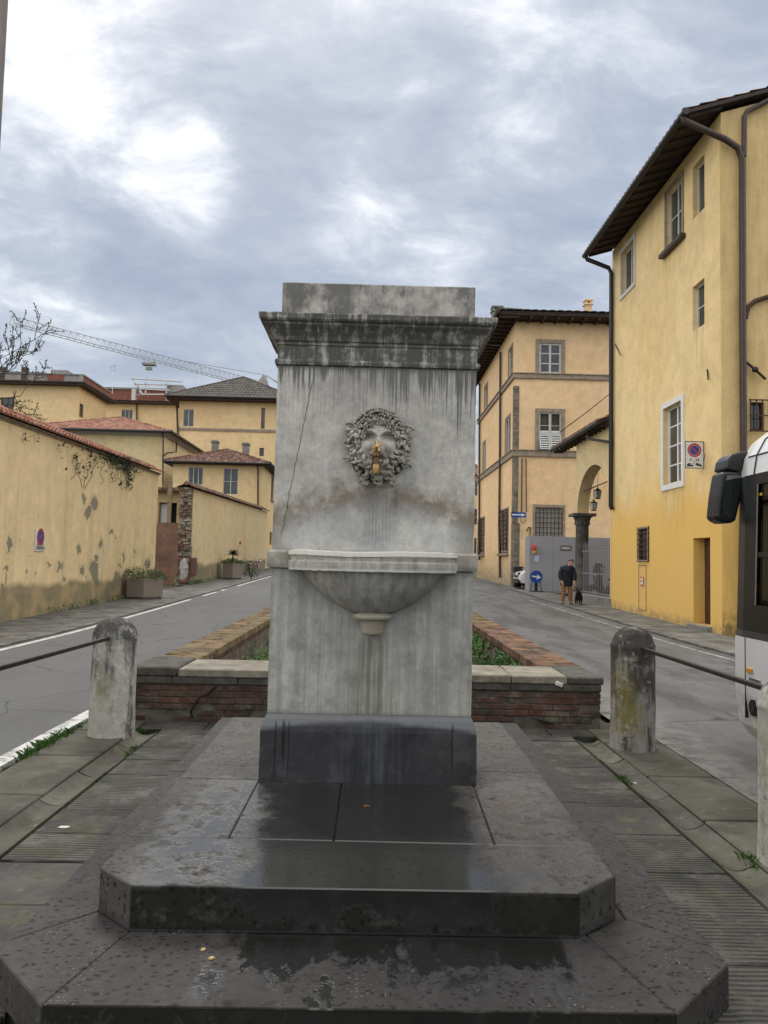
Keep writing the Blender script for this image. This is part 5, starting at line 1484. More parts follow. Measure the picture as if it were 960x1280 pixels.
# low annex with brownish foot right of the second wall
a_ = onX(331.5, 643, WX+.0)
mb = MB(); mb.box(ex1-.2, ex1+.35, y2e+.02, y2e+1.2, .4, onY(336, 686, y2e).z); M['foot'] = plaster('brownish_render', (.42, .25, .13), (.46, .29, .16))
solo('wall_stub', mb, M['foot'], 'low brownish rendered stub where the left street meets the yellow house', 'wall')

# D: tiled house over the garden wall
DY = 62.0
dx1 = onY(204.5, 560, DY).x; dx0 = onY(28, 540, DY).x; dz = onY(200, 543, DY).z; DY1 = 73.2
dh = thing('yellow_house', 'yellow house with light red tiled hip roof just behind the peeling garden wall', 'house', ((dx0+dx1)/2, DY+4, .8))
Ff, Fs = shell(dh, dx0, dx1, DY, DY1, -.1, dz, [], [], '+x', M['cream2'])
M['soffit_grey'] = simple('grey_cornice', (.33, .335, .32), .8, 0, .1, 4)
mb = MB(); mb.box(dx0-.3, dx1+.55, DY-.55, DY1+.5, dz+.0, dz+.12); mb.box(dx0-.1, dx1+.25, DY-.25, DY1+.2, dz-.14, dz-.002); part('cornice', mb, M['soffit_grey'], dh)
mb = MB(); hip_roof(mb, dx0-.4, dx1+.75, DY-.75, DY1+.6, dz+.16, 2.15, .36, .6); part('roof', mb, M['tile_red'], dh, recalc=False)
mb = MB(); mb.tube([(dx0-.4, DY-.80, dz+.13), (dx1+.8, DY-.80, dz+.13)], .11, 8); mb.tube([(dx1+.8, DY-.80, dz+.13), (dx1+.8, DY1+.5, dz+.13)], .10, 8); part('gutter', mb, M['gutter'], dh)
pipe(dh, [onY(203, 541, DY-.7), onY(204, 549, DY-.2), onY(203.5, 606, DY-.15)], .055)
pipe(dh, [onX(204.5, 570, dx1+.1), onX(209, 566, dx1+.3), onX(217, 565.5, dx1+.5)], .06)
pipe(dh, [onX(221, 552, dx1+.4), onX(220, 565, dx1+.15)], .06)
# B: tall block with grey tiled roof
BY = 77.0
bx0, bx1 = onY(222, 560, BY).x, -9.0; bz = onY(260, 499, BY).z
bh = thing('apartment_building', 'tall cream building with grey hipped roof and brown string course behind the yellow houses', 'building', ((bx0+bx1)/2, BY+6, .9))
O = V((bx0, BY, .5))
w1 = rectY(O, 228.5, 512, 242.5, 533, BY); w2 = rectY(O, 326, 510, 331.5, 536, BY); w3 = rectY(O, 324, 560, 330, 570, BY)
Ff, Fs = shell(bh, bx0, bx1, BY, BY+14, .5, bz, [w1, w2, w3], [], '+x', M['cream'])
window(bh, Ff, w1, .15, 2, 1, M['white_old']); window(bh, Ff, w2, .2, 1, 1, M['wood_dark']); window(bh, Ff, w3, .3, 1, 1, M['wood_dark'])
mb = MB(); v = onY(280, 537.5, BY).z; mb.box(bx0-.0, bx1+.05, BY-.10, BY-.003, v-.13, v+.13); part('string_course', mb, M['stone_trim'], bh)
eaves(bh, bx0-1.1, bx1+1, BY-1.0, BY+15, bz+.05, .3)
mb = MB(); hip_roof(mb, bx0-1.2, bx1+1.1, BY-1.1, BY+15, bz+.08, 3.6, .34, .8); rf = part('roof', mb, M['tile_grey'], bh, recalc=False)
a = onY(328, 476, BY+5); mb = MB(); mb.box(a.x-.6, a.x+.6, BY+5, BY+6.2, bz+.2, a.z-.5); mb.add([(a.x-.7, BY+4.9, a.z-.5), (a.x+.7, BY+4.9, a.z-.5), (a.x+.7, BY+6.3, a.z-.5), (a.x-.7, BY+6.3, a.z-.5), (a.x, BY+5.6, a.z+.9)], [(0,1,4),(1,2,4),(2,3,4),(3,0,4),(0,3,2,1)]); part('chimney', mb, M['stone_grey'], rf)
pipe(bh, [onY(219, 500, BY-.9), onY(220.5, 507, BY-.3), onY(221.5, 515, BY-.15), onY(222.5, 560, BY-.1)], .10)
mb = MB(); mb.tube([(bx0-1.2, BY-1.15, bz+.03), (bx1+1.1, BY-1.15, bz+.03)], .13, 8); part('gutter', mb, M['gutter'], bh)

# C: lower wing between terrace building and tall block
CY = 92.0
cx0, cx1 = onY(104, 520, CY).x, bx0-.15; cz = onY(160, 503.5, CY).z
ch = thing('building_wing', 'cream wing with two pale windows set back left of the tall cream building', 'building', ((cx0+cx1)/2, CY+4, .9))
O = V((cx0, CY, .5)); w1 = rectY(O, 115.5, 511, 130.5, 528, CY); w2 = rectY(O, 151, 512, 166, 530, CY)
Ff, Fs = shell(ch, cx0, cx1, CY, CY+9, .5, cz, [w1, w2], [], '+x', M['cream'])
window(ch, Ff, w1, .12, 3, 1, M['white_old']); window(ch, Ff, w2, .12, 3, 1, M['white_old'])
eaves(ch, cx0-.5, cx1-.35, CY-.8, CY+9, cz+.1, .25)
mb = MB(); tile_slope(mb, (cx0-.5, CY-.9, cz+.12), (cx1-.35, CY-.9, cz+.12), (cx1-.35, CY+5, cz+1.0), (cx0-.5, CY+5, cz+1.0), .34, .8); part('roof', mb, M['tile_old'], ch, recalc=False)
pipe(ch, [onY(171, 505, CY-.2), onY(171, 530, CY-.15)], .09)
# set-back storey with reddish wall and terrace rail
M['redwall'] = simple('terrace_red', (.20, .075, .05), .85, 0, .2, 2, .3); M['conc'] = simple('concrete', (.26, .25, .235), .85, 0, .25, 2, .4)
tz = cz+1.0; t0, t1 = onY(112, 495, CY+5.1), onY(215, 495, CY+5.1)
mb = MB(); mb.box(t0.x, t1.x, CY+5.05, CY+9, cz-.1, onY(150, 487, CY+5.05).z); part('terrace_wall', mb, M['redwall'], ch)
mb = MB(); mb.box(t0.x-.1, t1.x+.1, CY+4.9, CY+9.1, onY(150, 487, CY+5.05).z+.01, onY(150, 484.5, CY+5.05).z); part('terrace_coping', mb, M['stone_grey'], ch)
mb = MB(); P_ = lambda px, py: onY(px, py, CY+2)
for pts in ([(172, 494), (178, 492), (165, 473)], [(165, 473), (228, 477)], [(168, 480), (214, 481)], [(172, 486), (212, 488)], [(174, 493), (228, 493)], [(182, 477), (182, 493)], [(208, 478), (208, 492)], [(172, 480), (176, 494)]):
    mb.tube([P_(*q) for q in pts], .10, 5)
part('pergola_rail', mb, M['white_old'], ch)
mb = MB(); q = P_(206, 493); q2 = P_(228, 481); mb.box(q.x, q2.x, CY+2.2, CY+5, q.z-1.5, q2.z); part('rooftop_hut', mb, M['conc'], ch)
mb = MB(); q = P_(166, 500); q2 = P_(166, 486); mb.box(q.x-.15, q.x+.3, CY+1.9, CY+2.4, q.z-.2, q2.z); part('flue', mb, M['white_old'], ch)

# A: terrace building far left
AY = 76.0
ax1 = onY(98, 500, AY).x; ax0 = -56.0; az = onY(50, 482, AY).z; AY1 = onX(128, 520, ax1).y-2
ah = thing('terrace_building', 'yellow building with flat roof terrace and reddish parapet at the far left', 'building', (-40, AY+5, .9))
O = V((ax0, AY, .3))
hw = (ax1-ax0-.0, 0)
sw = (onX(99.5, 510, ax1).y-AY, onX(104.5, 510, ax1).y-AY, onX(102, 522, ax1).z-.3, onX(102, 505, ax1).z-.3)
w1 = rectY(O, 0, 497, 18, 520, AY)
Ff, Fs = shell(ah, ax0, ax1, AY, AY1+3, .3, az, [w1], [sw], '+x', M['cream'])
window(ah, Ff, w1, .15, 2, 1, M['wood_dark']); window(ah, Fs, sw, .15, 1, 1, M['wood_dark'])
mb = MB(); mb.box(ax0-.6, ax1+.8, AY-.8, AY1+3.6, az+.0, az+.22); mb.tube([(ax0, AY-.85, az+.25), (ax1+.85, AY-.85, az+.25), (ax1+.85, AY1+3.6, az+.25)], .10, 8); part('eaves', mb, M['eave'], ah)
zt = onY(40, 468, AY+.1).z
mb = MB(); mb.box(ax0, ax1+.3, AY+.0, AY+.25, az+.22, zt); part('terrace_parapet', mb, M['conc'], ah, 'grey concrete terrace parapet')
mb = MB(); mb.box(ax1+.05, ax1+.3, AY+.26, AY1+3, az+.22, zt+.0); part('terrace_parapet', mb, M['redwall'], ah, 'reddish terrace parapet along the side')
mb = MB(); mb.box(ax1-.05, ax1+.4, AY+.10, AY1+3.1, zt+.01, zt+.16); mb.box(ax0, ax1-.06, AY-.1, AY+.35, zt+.01, zt+.12); part('parapet_coping', mb, M['stone_grey'], ah)
q0, q1 = onY(60, 478, AY-.1), onY(97, 461.5, AY-.1)
mb = MB(); mb.box(q0.x, q1.x-1.2, AY+.4, AY+4, az+.2, q1.z); part('rooftop_hut', mb, M['conc'], ah)
mb = MB(); a, b = onY(59, 475, AY-.05), onY(80, 468.5, AY-.05); mb.box(a.x, b.x, AY-.06, AY-.01, a.z, b.z); part('brick_panel', mb, M['redwall'], ah)
for i, px in enumerate((4, 31)):
    mb = MB(); q = onY(px, 459, AY+.1); mb.box(q.x-.28, q.x+.28, AY-.02, AY+.5, az+.3, q.z); part('chimney', mb, M['pipe'], ah)
mb = MB()
for i in range(9):
    q = onY(2+i*6.5, 464, AY+.1); mb.box(q.x-.05, q.x+.05, AY+.06, AY+.16, zt, q.z)
a, b = onY(-30, 464, AY+.1), onY(58, 464, AY+.1); mb.box(a.x, b.x, AY+.06, AY+.14, a.z-.05, a.z+.05); part('railing', mb, M['pipe'], ah)

# antennas
def antenna(px, pyb, pyt, Y, label):
    b, t = onY(px, pyb, Y), onY(px, pyt, Y); mb = MB(); r = Y*.00040
    mb.tube([b, t], r, 5)
    u = V((1, 0, 0)); w = Y/950
    for (dz_, l, k) in ((0, 5, 5), (-5*w, 4, 4)):
        mb.tube([t+V((-l*w*.4, 0, dz_-w)), t+V((l*w*.9, 0, dz_+w))], r*.8, 4)
        for q in range(k):
            c = t+V((-l*w*.4+l*w*1.3*q/(k-1), 0, dz_-w+2*w*q/(k-1))); mb.tube([c+V((0, 0, -2.2*w)), c+V((0, 0, 2.2*w))], r*.6, 4)
    solo('roof_antenna', mb, M['chrome'], label, 'antenna', 'television antennas on the roofs')
antenna(140.5, 492, 458, 91, 'thin television antenna above the cream wing with two pale windows')
antenna(249, 483, 461, 79.5, 'thin television antenna beside the grey hipped roof of the tall cream building')

# tower crane
cr = thing('tower_crane', 'pale lattice tower crane whose long jib crosses the sky above the left roofs', 'crane', (-21, 150, .9))
M['crane'] = simple('crane_paint', (.27, .265, .25), .6, .1, .1, 1)
root_ = onY(330, 487, 150); tip = onY(14, 404.5, 150)
tip = CAMP + (tip-CAMP)*((root_.z-CAMZ)/(tip.z-CAMZ))
mb = MB(); n_ = 44; ax = (tip-root_).normalized(); side_ = ax.cross(Z).normalized(); pa = pb = pc = None
for i in range(n_+1):
    t = i/n_; c = root_.lerp(tip, t); hgt = 1.5*(1-.25*t)
    A_1, B_1, C_1 = c+side_*.6, c-side_*.6, c+Z*hgt
    if i:
        for u, v_ in ((pa, A_1), (pb, B_1)): mb.tube([u, v_], .060, 4)
        mb.tube([pc, C_1], .055, 4)
        mid = (pc+C_1)/2
        mb.tube([pa, C_1], .026, 4); mb.tube([C_1, A_1], .026, 4); mb.tube([pb, C_1], .022, 4)
    pa, pb, pc = A_1, B_1, C_1
part('jib', mb, M['crane'], cr)
mb = MB(); c = root_.lerp(tip, .53); mb.box(c.x-1.1, c.x+1.1, c.y-.6, c.y+.6, c.z-1.0, c.z-.6); mb.tube([c+V((-.8, 0, -.6)), c+V((-.8, 0, .2))], .06, 4); mb.tube([c+V((.8, 0, -.6)), c+V((.8, 0, .2))], .06, 4); mb.box(c.x-.5, c.x+.5, c.y-.3, c.y+.3, c.z-1.8, c.z-1.3); part('trolley', mb, M['crane'], cr)
mb = MB(); ap = onY(332.5, 469, 150); mb.tube([ap, root_.lerp(tip, .40)+Z*1.3], .06, 4); mb.tube([ap, ap+V((9, 6, -5))], .06, 4); part('tie_bar', mb, M['crane'], cr)
mb = MB()
for sx, sy_ in ((-.9, -.9), (.9, -.9), (.9, .9), (-.9, .9)): mb.tube([root_+V((sx, sy_, -root_.z+.5)), root_+V((sx, sy_, 0))], .12, 4); mb.tube([root_+V((sx, sy_, 0)), ap], .10, 4)
k = 0; zz_ = 2.0
while zz_ < root_.z-2:
    for (p0, p1) in (((-.9, -.9), (.9, -.9)), ((.9, -.9), (.9, .9)), ((.9, .9), (-.9, .9)), ((-.9, .9), (-.9, -.9))):
        mb.tube([(root_.x+p0[0], root_.y+p0[1], zz_), (root_.x+p1[0], root_.y+p1[1], zz_+1.8)], .05, 4)
    zz_ += 1.8
part('mast', mb, M['crane'], cr)
mb = MB(); e = root_-ax*13; mb.tube([root_+side_*.6, e+side_*.6], .12, 4); mb.tube([root_-side_*.6, e-side_*.6], .12, 4); mb.mbox(Matrix.Translation(e-Z*.9), 1.2, 1.2, 1.0); mb.tube([ap, e], .07, 4); part('counter_jib', mb, M['crane'], cr)

# ------------------------------------------------------------------ bare tree behind the garden wall
tr_ = thing('tree', 'budding tree with thin bare twigs behind the garden wall at the left edge', 'tree', (-13.1, 21, 0))
wd = MB(); bd = MB(); rr = random.Random(21)
def branch(p, d, L, r, lvl):
    n_ = 5; pts = [p]; rad = [r]
    for i in range(n_):
        d = (d + V((rr.uniform(-1, 1), rr.uniform(-1, 1), rr.uniform(-.5, .9)))*.17).normalized()
        p = p + d*L/n_; pts.append(p); rad.append(max(.011, r*(1-.6*(i+1)/n_)))
    wd.tube(pts, rad, 6 if lvl < 2 else 4)
    if lvl >= 3:
        for q in pts[1:]:
            for _ in range(3):
                if rr.random() < .75: bd.leaf(q+V([rr.uniform(-.05, .05) for _ in range(3)]), rr.uniform(.04, .085), V((rr.uniform(-1, 1), rr.uniform(-1, 0), rr.uniform(-1, 1))), V((0, 0, 1)), rr.random(), .6)
    if lvl < 4:
        for i in range((3, 3, 3, 3)[lvl]):
            q = pts[rr.randint(2, n_)]; sd_ = d.cross(V((rr.uniform(-1, 1), rr.uniform(-1, 1), rr.uniform(-1, 1)))).normalized()
            branch(q, (d*.62 + sd_*.75 + V((0, 0, .12))).normalized(), L*rr.uniform(.5, .72), rad[-1]*rr.uniform(.75, 1), lvl+1)
wd.tube([(-13.1, 21, -.1), (-13.05, 21, 1.5), (-13.1, 21.1, 3.0), (-13.0, 21, 4.2)], [.22, .17, .15, .13], 10)
for d_, L_ in (((.75, -.1, .62), 2.6), ((.45, .2, .95), 3.1), ((.1, -.2, 1), 3.3), ((-.6, .1, .8), 3.0), ((.9, .1, .42), 2.5), ((-.3, -.5, .8), 2.8)):
    branch(V((-13.0, 21, 4.1)), V(d_).normalized(), L_, .085, 0)
part('trunk_and_branches', wd, M['bark'], tr_); part('crown', bd, M['bud'], tr_, recalc=False)

# ------------------------------------------------------------------ planters, barrier
def planter(px, pyb, X, R_, H_, label, yucca):
    Y = onX(px, 700, X).y; gx = gz(Y)-.005
    t = thing('planter', label, 'planter', (X, Y, gx), 'concrete planters along the left wall')
    mb = MB(); a0 = math.pi/6 + .22; pr = [(R_*.90, gx+.0), (R_*.90, gx+.05), (R_, gx+.051), (R_*1.04, gx+H_), (R_*.93, gx+H_), (R_*.93, gx+H_-.08)]
    vs = []
    for q, z_ in pr:
        for k_ in range(6): vs.append((X+q*math.cos(a0+k_*math.pi/3), Y+q*math.sin(a0+k_*math.pi/3), z_))
    mb.add(vs, [(i*6+k_, i*6+(k_+1) % 6, (i+1)*6+(k_+1) % 6, (i+1)*6+k_) for i in range(len(pr)-1) for k_ in range(6)] + [tuple(range(5*6, 6*6)), (5, 4, 3, 2, 1, 0)], .5)
    part('tub', mb, M['planter'], t, bevel=.015)
    rr = random.Random(px); mb = MB()
    for _ in range(1500):
        a = rr.uniform(0, 6.28); q = R_*1.15*math.sqrt(rr.random()); z_ = gx+H_-.05+(.34 if not yucca else .30)*(1-(q/R_/1.3)**2)*rr.random()**.5*(1+.5*noise.noise(V((a*1.2, q*3, px))))
        if not yucca and abs(a-2.5) < 1.6: z_ += .22*rr.random()
        mb.leaf(V((X+q*math.cos(a), Y+q*math.sin(a), z_)), rr.uniform(.035, .075), V((rr.uniform(-1, 1), rr.uniform(-1, .3), rr.uniform(.1, 1))), V((0, rr.uniform(-1, 1), 1)), rr.random()*.6+.4*(z_-gx-H_)/.3, .5)
    for _ in range(60):
        a = rr.uniform(0, 6.28); mb.tube([(X+.2*math.cos(a), Y+.2*math.sin(a), gx+H_-.06), (X+.42*math.cos(a)*rr.random()*2, Y+.42*math.sin(a), gx+H_+.28*rr.random())], .006, 3, .1)
    part('foliage', mb, M['leaf'], t, recalc=False)
    if yucca:
        mb = MB(); c = V((X, Y, gx+H_+.25))
        mb.tube([(X, Y, gx+H_-.05), c+V((0, 0, .2))], .035, 6, .1); c = c+V((0, 0, .2))
        for _ in range(46):
            a = rr.uniform(0, 6.28); e = rr.uniform(-.2, 1.3); d = V((math.cos(a)*math.cos(e), math.sin(a)*math.cos(e), math.sin(e))); s_ = d.cross(Z).normalized()*.022; L_ = rr.uniform(.32, .5)
            mb.add([c-s_*.5, c+s_*.5, c+d*L_*.5+s_, c+d*L_+V((0, 0, -.05)), c+d*L_*.5-s_], [(0, 1, 2, 3, 4)], rr.random()*.5)
        part('yucca', mb, M['leaf_dark'], t, recalc=False)
        mb = MB(); mb.tube([c+V((.1, 0, 0)), c+V((.35, 0, .55))], .012, 4); mb.ball(c+V((.36, 0, .62)), .06, .06, .09, 8, 6); part('flower_stalk', mb, M['red'], t)
        mb = MB()
        for _ in range(420):
            a = rr.uniform(0, 6.28); q = .42*rr.random()**.5; mb.leaf(V((X+.95+q*math.cos(a), Y+.3+q*math.sin(a), gx+.15+.85*rr.random())), rr.uniform(.06, .12), V((rr.uniform(-1, 1), rr.uniform(-1, .3), rr.uniform(.1, 1))), V((0, 0, 1)), rr.random()*.6, .5)
        for _ in range(14): mb.tube([(X+.95, Y+.3, gx), (X+.95+rr.uniform(-.3, .3), Y+.3+rr.uniform(-.2, .2), gx+.8)], .008, 4, .1)
        solo('shrub', mb, M['leaf_dark'], 'dark low shrub right beside the planter with the yucca', 'shrub', recalc=False)
M['planter'] = simple('planter_concrete', (.215, .185, .155), .9, 0, .25, 30, .6)
planter(183, 755, -7.42, .62, .66, 'hexagonal concrete planter with bushy green plants by the peeling wall', False)
planter(291, 733, -7.35, .55, .85, 'concrete planter with a spiky yucca farther up the left street', True)
# weeds along the foot of the walls
mb = MB(); rr = random.Random(4)
for _ in range(200):
    y = rr.choice((rr.uniform(34, 46), rr.uniform(33.5, 36), rr.gauss(22, 2.5)))
    if noise.noise(V((y*1.1, 0, 0))) < -.05: continue
    for q in range(6): mb.leaf(V((WX+.06+rr.random()*.15, y+rr.uniform(-.1, .1), gz(y)+rr.random()*.16)), rr.uniform(.05, .1), V((1, rr.uniform(-1, 0), rr.uniform(0, 1))), Z, rr.random(), .4)
solo('wall_foot_weeds', mb, M['leaf'], label='low weeds along the foot of the left garden walls', cat='weeds', kind='stuff', recalc=False)
# red and white barrier
BYY = onX(318, 700, -7.5).y
ba_ = thing('road_barrier', 'small red and white striped work barrier standing near the yucca planter', 'barrier', (-7.4, BYY, gz(BYY)))
a, b = onY(309, 701, BYY), onY(326, 726, BYY)
mb = MB(); mb.tube([(a.x, BYY, gz(BYY)), (a.x, BYY, a.z), (b.x, BYY, a.z), (b.x, BYY, gz(BYY))], .028, 6)
for xx in (a.x, b.x): mb.tube([(xx, BYY-.3, gz(BYY)+.02), (xx, BYY+.3, gz(BYY)+.02)], .025, 6)
for k in range(1, 5): mb.tube([(a.x+(b.x-a.x)*k/5, BYY, gz(BYY)+.12), (a.x+(b.x-a.x)*k/5, BYY, a.z-.35)], .012, 5)
part('frame', mb, M['chrome'], ba_)
mb = MB(); mb.box(a.x+.12, b.x-.12, BYY-.05, BYY-.03, a.z-.36, a.z-.04); bp_ = part('board', mb, M['sign_white'], ba_)
mb = MB(); ww = (b.x-a.x-.24)
for k in range(5):
    x_ = a.x+.12+ww*k/5; mb.add([(x_, BYY-.053, a.z-.36), (x_+ww*.10, BYY-.053, a.z-.36), (x_+ww*.19, BYY-.053, a.z-.04), (x_+ww*.09, BYY-.053, a.z-.04)], [(0, 1, 2, 3)])
part('stripes', mb, M['red'], ba_, recalc=False)
# ------------------------------------------------------------------ right yellow house
RX = 8.05
def right_extra(g, p, x, y, z, c, h):
    # lower part freshly painted in a deeper ochre, patchy upper edge
    e = g.add(z, g.mul(g.sub(g.noise(p, .9, 5, .6), .5), 2.4))
    low = g.mr(e, 4.3, 2.7, 0, 1, True)
    c = g.mix(g.mul(low, .85), c, g.mix(g.noise(p, 1.4, 5), (.66, .40, .085), (.72, .46, .13)))
    f = g.mul(g.mr(g.add(g.sub(z, g.mul(g.sub(y, 15.5), .02)), g.mul(g.noise(p, 2.4, 6, .7), .5)), .52, .30), g.mr(g.noise(p, 6, 6, .7), .35, .55))
    c = g.mix(g.mul(f, .7), c, (.27, .20, .12))
    gr = g.mul(g.mul(g.mr(y, 17.42, 17.38), g.mr(g.add(g.sub(z, .0), g.mul(g.noise(p, 5, 5, .7), 1.0)), 1.25, .75)), g.mr(g.noise(p, 7, 6, .7), .36, .52))
    c = g.mix(g.mul(gr, .85), c, (.035, .05, .02))
    # rain runs below the sills
    for (xa_, xb_, yb_) in ((866, 880.5, 270), (828, 857, 305), (775, 795, 370), (866, 880.4, 412), (825, 857, 612), (797, 811, 702)):
        q1, q2 = onX(xa_, yb_, RX), onX(xb_, yb_, RX); ym = (q1.y+q2.y)/2; hw2 = abs(q1.y-q2.y)/2
        dm = g.mul(g.mr(g.ma('ABSOLUTE', g.sub(y, ym)), hw2*1.05, hw2*.85), g.mul(g.mr(z, q1.z-1.6, q1.z-.1), g.mr(z, q1.z+.1, q1.z+.05)))
        dm = g.mul(dm, g.mr(g.noise(g.map(p, (1, 9, .7)), 1.0, 5, .65), .44, .62))
        c = g.mix(g.mul(dm, .42), c, (.24, .19, .11))
    dk = g.mul(g.mr(y, 17.42, 17.38), g.mr(g.noise(g.map(p, (3, 3, .5)), 1, 6, .7), .45, .7))
    c = g.mix(g.mul(dk, .5), c, (.20, .13, .05))
    c = g.mix(g.mul(g.mr(y, 17.42, 17.38), .35), c, (.36, .22, .07))
    return c, h
M['right'] = plaster('ochre_render', (.69, .52, .25), (.74, .58, .31), extra=right_extra, stain=.22)
ry0 = onX(904, 700, RX).y; ry1 = onX(764.5, 600, RX).y
EX = 7.42                                    # eave line, overhanging the street wall
EX = EX*(ry0-.18)/onX(858, 140, EX).y
print('EAVE', EX, ry0, ry1)
e0, e1 = onX(858, 140, EX), onX(733, 318, EX); ez = (e0.z+e1.z)/2
rz = ez + .12
rh = thing('yellow_house', 'tall ochre yellow house with dark overhanging eaves on the right street', 'house', (RX+2, (ry0+ry1)/2, .1))
F = (V((RX, ry0, -.1)), V((0, 1, 0)), V((-1, 0, 0)))
def rX(xa, ya_bot, xb, yb_top, top_left=None):
    """opening on the street wall; xa = left pixel (far), xb = right pixel (near)"""
    far = onX(xa, ya_bot, RX); near = onX(xb, yb_top, RX)
    return (near.y-ry0, far.y-ry0, far.z+.1, near.z+.1)
wins = {'a': rX(866, 275, 880.5, 192), 'b': rX(833.5, 312, 853, 219), 'c': rX(777, 370, 793, 298), 'd': rX(866, 415, 880.4, 347),
        'e': rX(830, 607, 852.5, 500), 'f': rX(798, 700, 810.5, 660), 'g': rX(867, 779, 887.7, 671.5)}
mb = MB(); holes = [w + ((.34,) if k == 'g' else (.09,) if k == 'f' else (.22,)) for k, w in wins.items()]
wall_sheet(mb, F, ry1-ry0, rz+.1, holes, .22)
F2 = (V((RX, ry0, -.1)), V((1, 0, 0)), V((0, -1, 0)))
w_ = onY(938, 538, ry0); w2_ = onY(955, 503, ry0); hh = (w_.x-RX, w2_.x-RX, w_.z+.1, w2_.z+.1)
wall_sheet(mb, F2, 6.0, rz+.1, [hh], .15)
slope = .30
mb.quad((RX, ry0, rz), (RX+6, ry0, rz), (RX+6, ry0, rz+6*slope), (RX, ry0, rz), .5)
mb.quad((RX, ry1, -.1), (RX+6, ry1, -.1), (RX+6, ry1, rz+6*slope), (RX, ry1, rz), .5)
mb.quad((RX+6, ry0, -.1), (RX+6, ry1, -.1), (RX+6, ry1, rz+6*slope), (RX+6, ry0, rz+6*slope), .5)
part('wall', mb, M['right'], rh, recalc=False)
window(rh, F, wins['a'], .2, 1, 1, M['white_old'], trim=None)
window(rh, F, wins['b'], .16, 2, 2, M['white_old'], fw_=.055, sill=M['pipe'], trim=M['stone_trim'], tw=.10)
window(rh, F, wins['c'], .18, 2, 1, M['white_old'], trim=M['white_old'], tw=.13)
window(rh, F, wins['d'], .18, 1, 2, M['white_old'])
window(rh, F, wins['e'], .19, 2, 4, M['white'], fw_=.06, trim=M['white'], tw=.15)
window(rh, F, wins['f'], .085, 1, 1, M['wood_dark'], trim=M['stone_trim'], tw=.035, bars=(3, 6), bo=.006)
window(rh, F2, hh, .12, 1, 1, M['rust'], bars=(3, 2))
# door
u0, u1, v0, v1 = wins['g']; mb = MB(); mb.lbox(F, u0+.01, u1-.01, v0+.02, v1-.01, -.33, -.28)
M['door'] = simple('door_brown', (.060, .022, .014), .5, 0, .25, 4, .1, .5)
dr = part('door', mb, M['door'], rh)
mb = MB()
for (a, b) in ((.12, .34), (.38, .60), (.64, .92)):
    mb.lbox(F, u0+.14, u1-.14, v0+(v1-v0)*a, v0+(v1-v0)*b, -.279, -.262)
part('panel', mb, M['door'], dr, bevel=.008)
mb = MB(); c = F[0]+F[1]*(u0+.14)+Z*(v0+1.08)+F[2]*(-.25); mb.ball(c, .04, .035, .035, 10, 7); part('knob', mb, M['brass'], dr)
mb = MB(); mb.lbox(F, u0-.08, u1+.12, -.15, v0-.005, -.33, .14); part('doorstep', mb, M['stone_grey'], rh, bevel=.01)
# meter door and red sticker
q0, q1 = onX(798.5, 762, RX), onX(808, 706, RX); mb = MB(); a, b = q1.y-ry0, q0.y-ry0
for bx in ((a, a+.022, q0.z+.1, q1.z+.1), (b-.022, b, q0.z+.1, q1.z+.1), (a+.022, b-.022, q0.z+.1, q0.z+.122), (a+.022, b-.022, q1.z+.078, q1.z+.1)): mb.lbox(F, *bx, .002, .012)
md = part('meter_hatch', mb, M['stone_trim'], rh)
q0, q1 = onX(801, 732, RX), onX(805, 721, RX); a, b = q1.y-ry0, q0.y-ry0
M['sticker'] = simple('sticker_red', (.50, .16, .11), .6, 0, .15, 20)
sk = thing('wall_sticker', 'small red and white notice on the ochre wall below the barred window', 'notice', (RX-.01, (q0.y+q1.y)/2, q0.z))
mb = MB(); mb.lbox(F, a, b, q0.z+.1, q1.z+.1, .013, .018); part('sheet', mb, M['sticker'], sk)
mb = MB(); mb.lbox(F, a+.03, b-.03, q0.z+.14, q0.z+.22, .0185, .020); mb.lbox(F, a+.03, b-.03, q1.z-.02, q1.z+.06, .0185, .020); part('white_field', mb, M['sign_white'], sk)
# eaves: gutter, soffit boards, roof
mb = MB(); ya, yb = ry0-.18, e1.y+.1; n_ = 1
def ez_(x): return ez + (x-EX)*slope
mb.add([(EX+.04, ya, ez_(EX)-.02), (RX+6.2, ya, ez_(RX+6.2)-.02), (RX+6.2, yb, ez_(RX+6.2)-.02), (EX+.04, yb, ez_(EX)-.02),
        (EX+.04, ya, ez_(EX)+.07), (RX+6.2, ya, ez_(RX+6.2)+.07), (RX+6.2, yb, ez_(RX+6.2)+.07), (EX+.04, yb, ez_(EX)+.07)],
       [(0,3,2,1),(4,5,6,7),(0,1,5,4),(1,2,6,5),(2,3,7,6),(3,0,4,7)])
y_ = ya+.1
while y_ < yb:
    mb.add([(EX+.10, y_, ez_(EX+.1)-.10), (RX+.0, y_, ez_(RX)-.10), (RX, y_+.08, ez_(RX)-.10), (EX+.10, y_+.08, ez_(EX+.1)-.10), (EX+.10, y_, ez_(EX+.1)-.018), (RX+.0, y_, ez_(RX)-.018), (RX, y_+.08, ez_(RX)-.018), (EX+.10, y_+.08, ez_(EX+.1)-.018)],
           [(0,3,2,1),(4,5,6,7),(0,1,5,4),(1,2,6,5),(2,3,7,6),(3,0,4,7)]); y_ += .55
part('soffit', mb, M['eave'], rh)
mb = MB(); tile_slope(mb, (EX, yb, ez_(EX)+.09), (EX, ya, ez_(EX)+.09), (RX+6.2, ya, ez_(RX+6.2)+.09), (RX+6.2, yb, ez_(RX+6.2)+.09), .24, .42); part('roof', mb, M['tile_old'], rh, recalc=False)
mb = MB(); mb.tube([(EX-.03, ya-.05, ez+.0), (EX-.03, yb+.05, ez+.0)], .085, 12); part('gutter', mb, M['gutter'], rh)
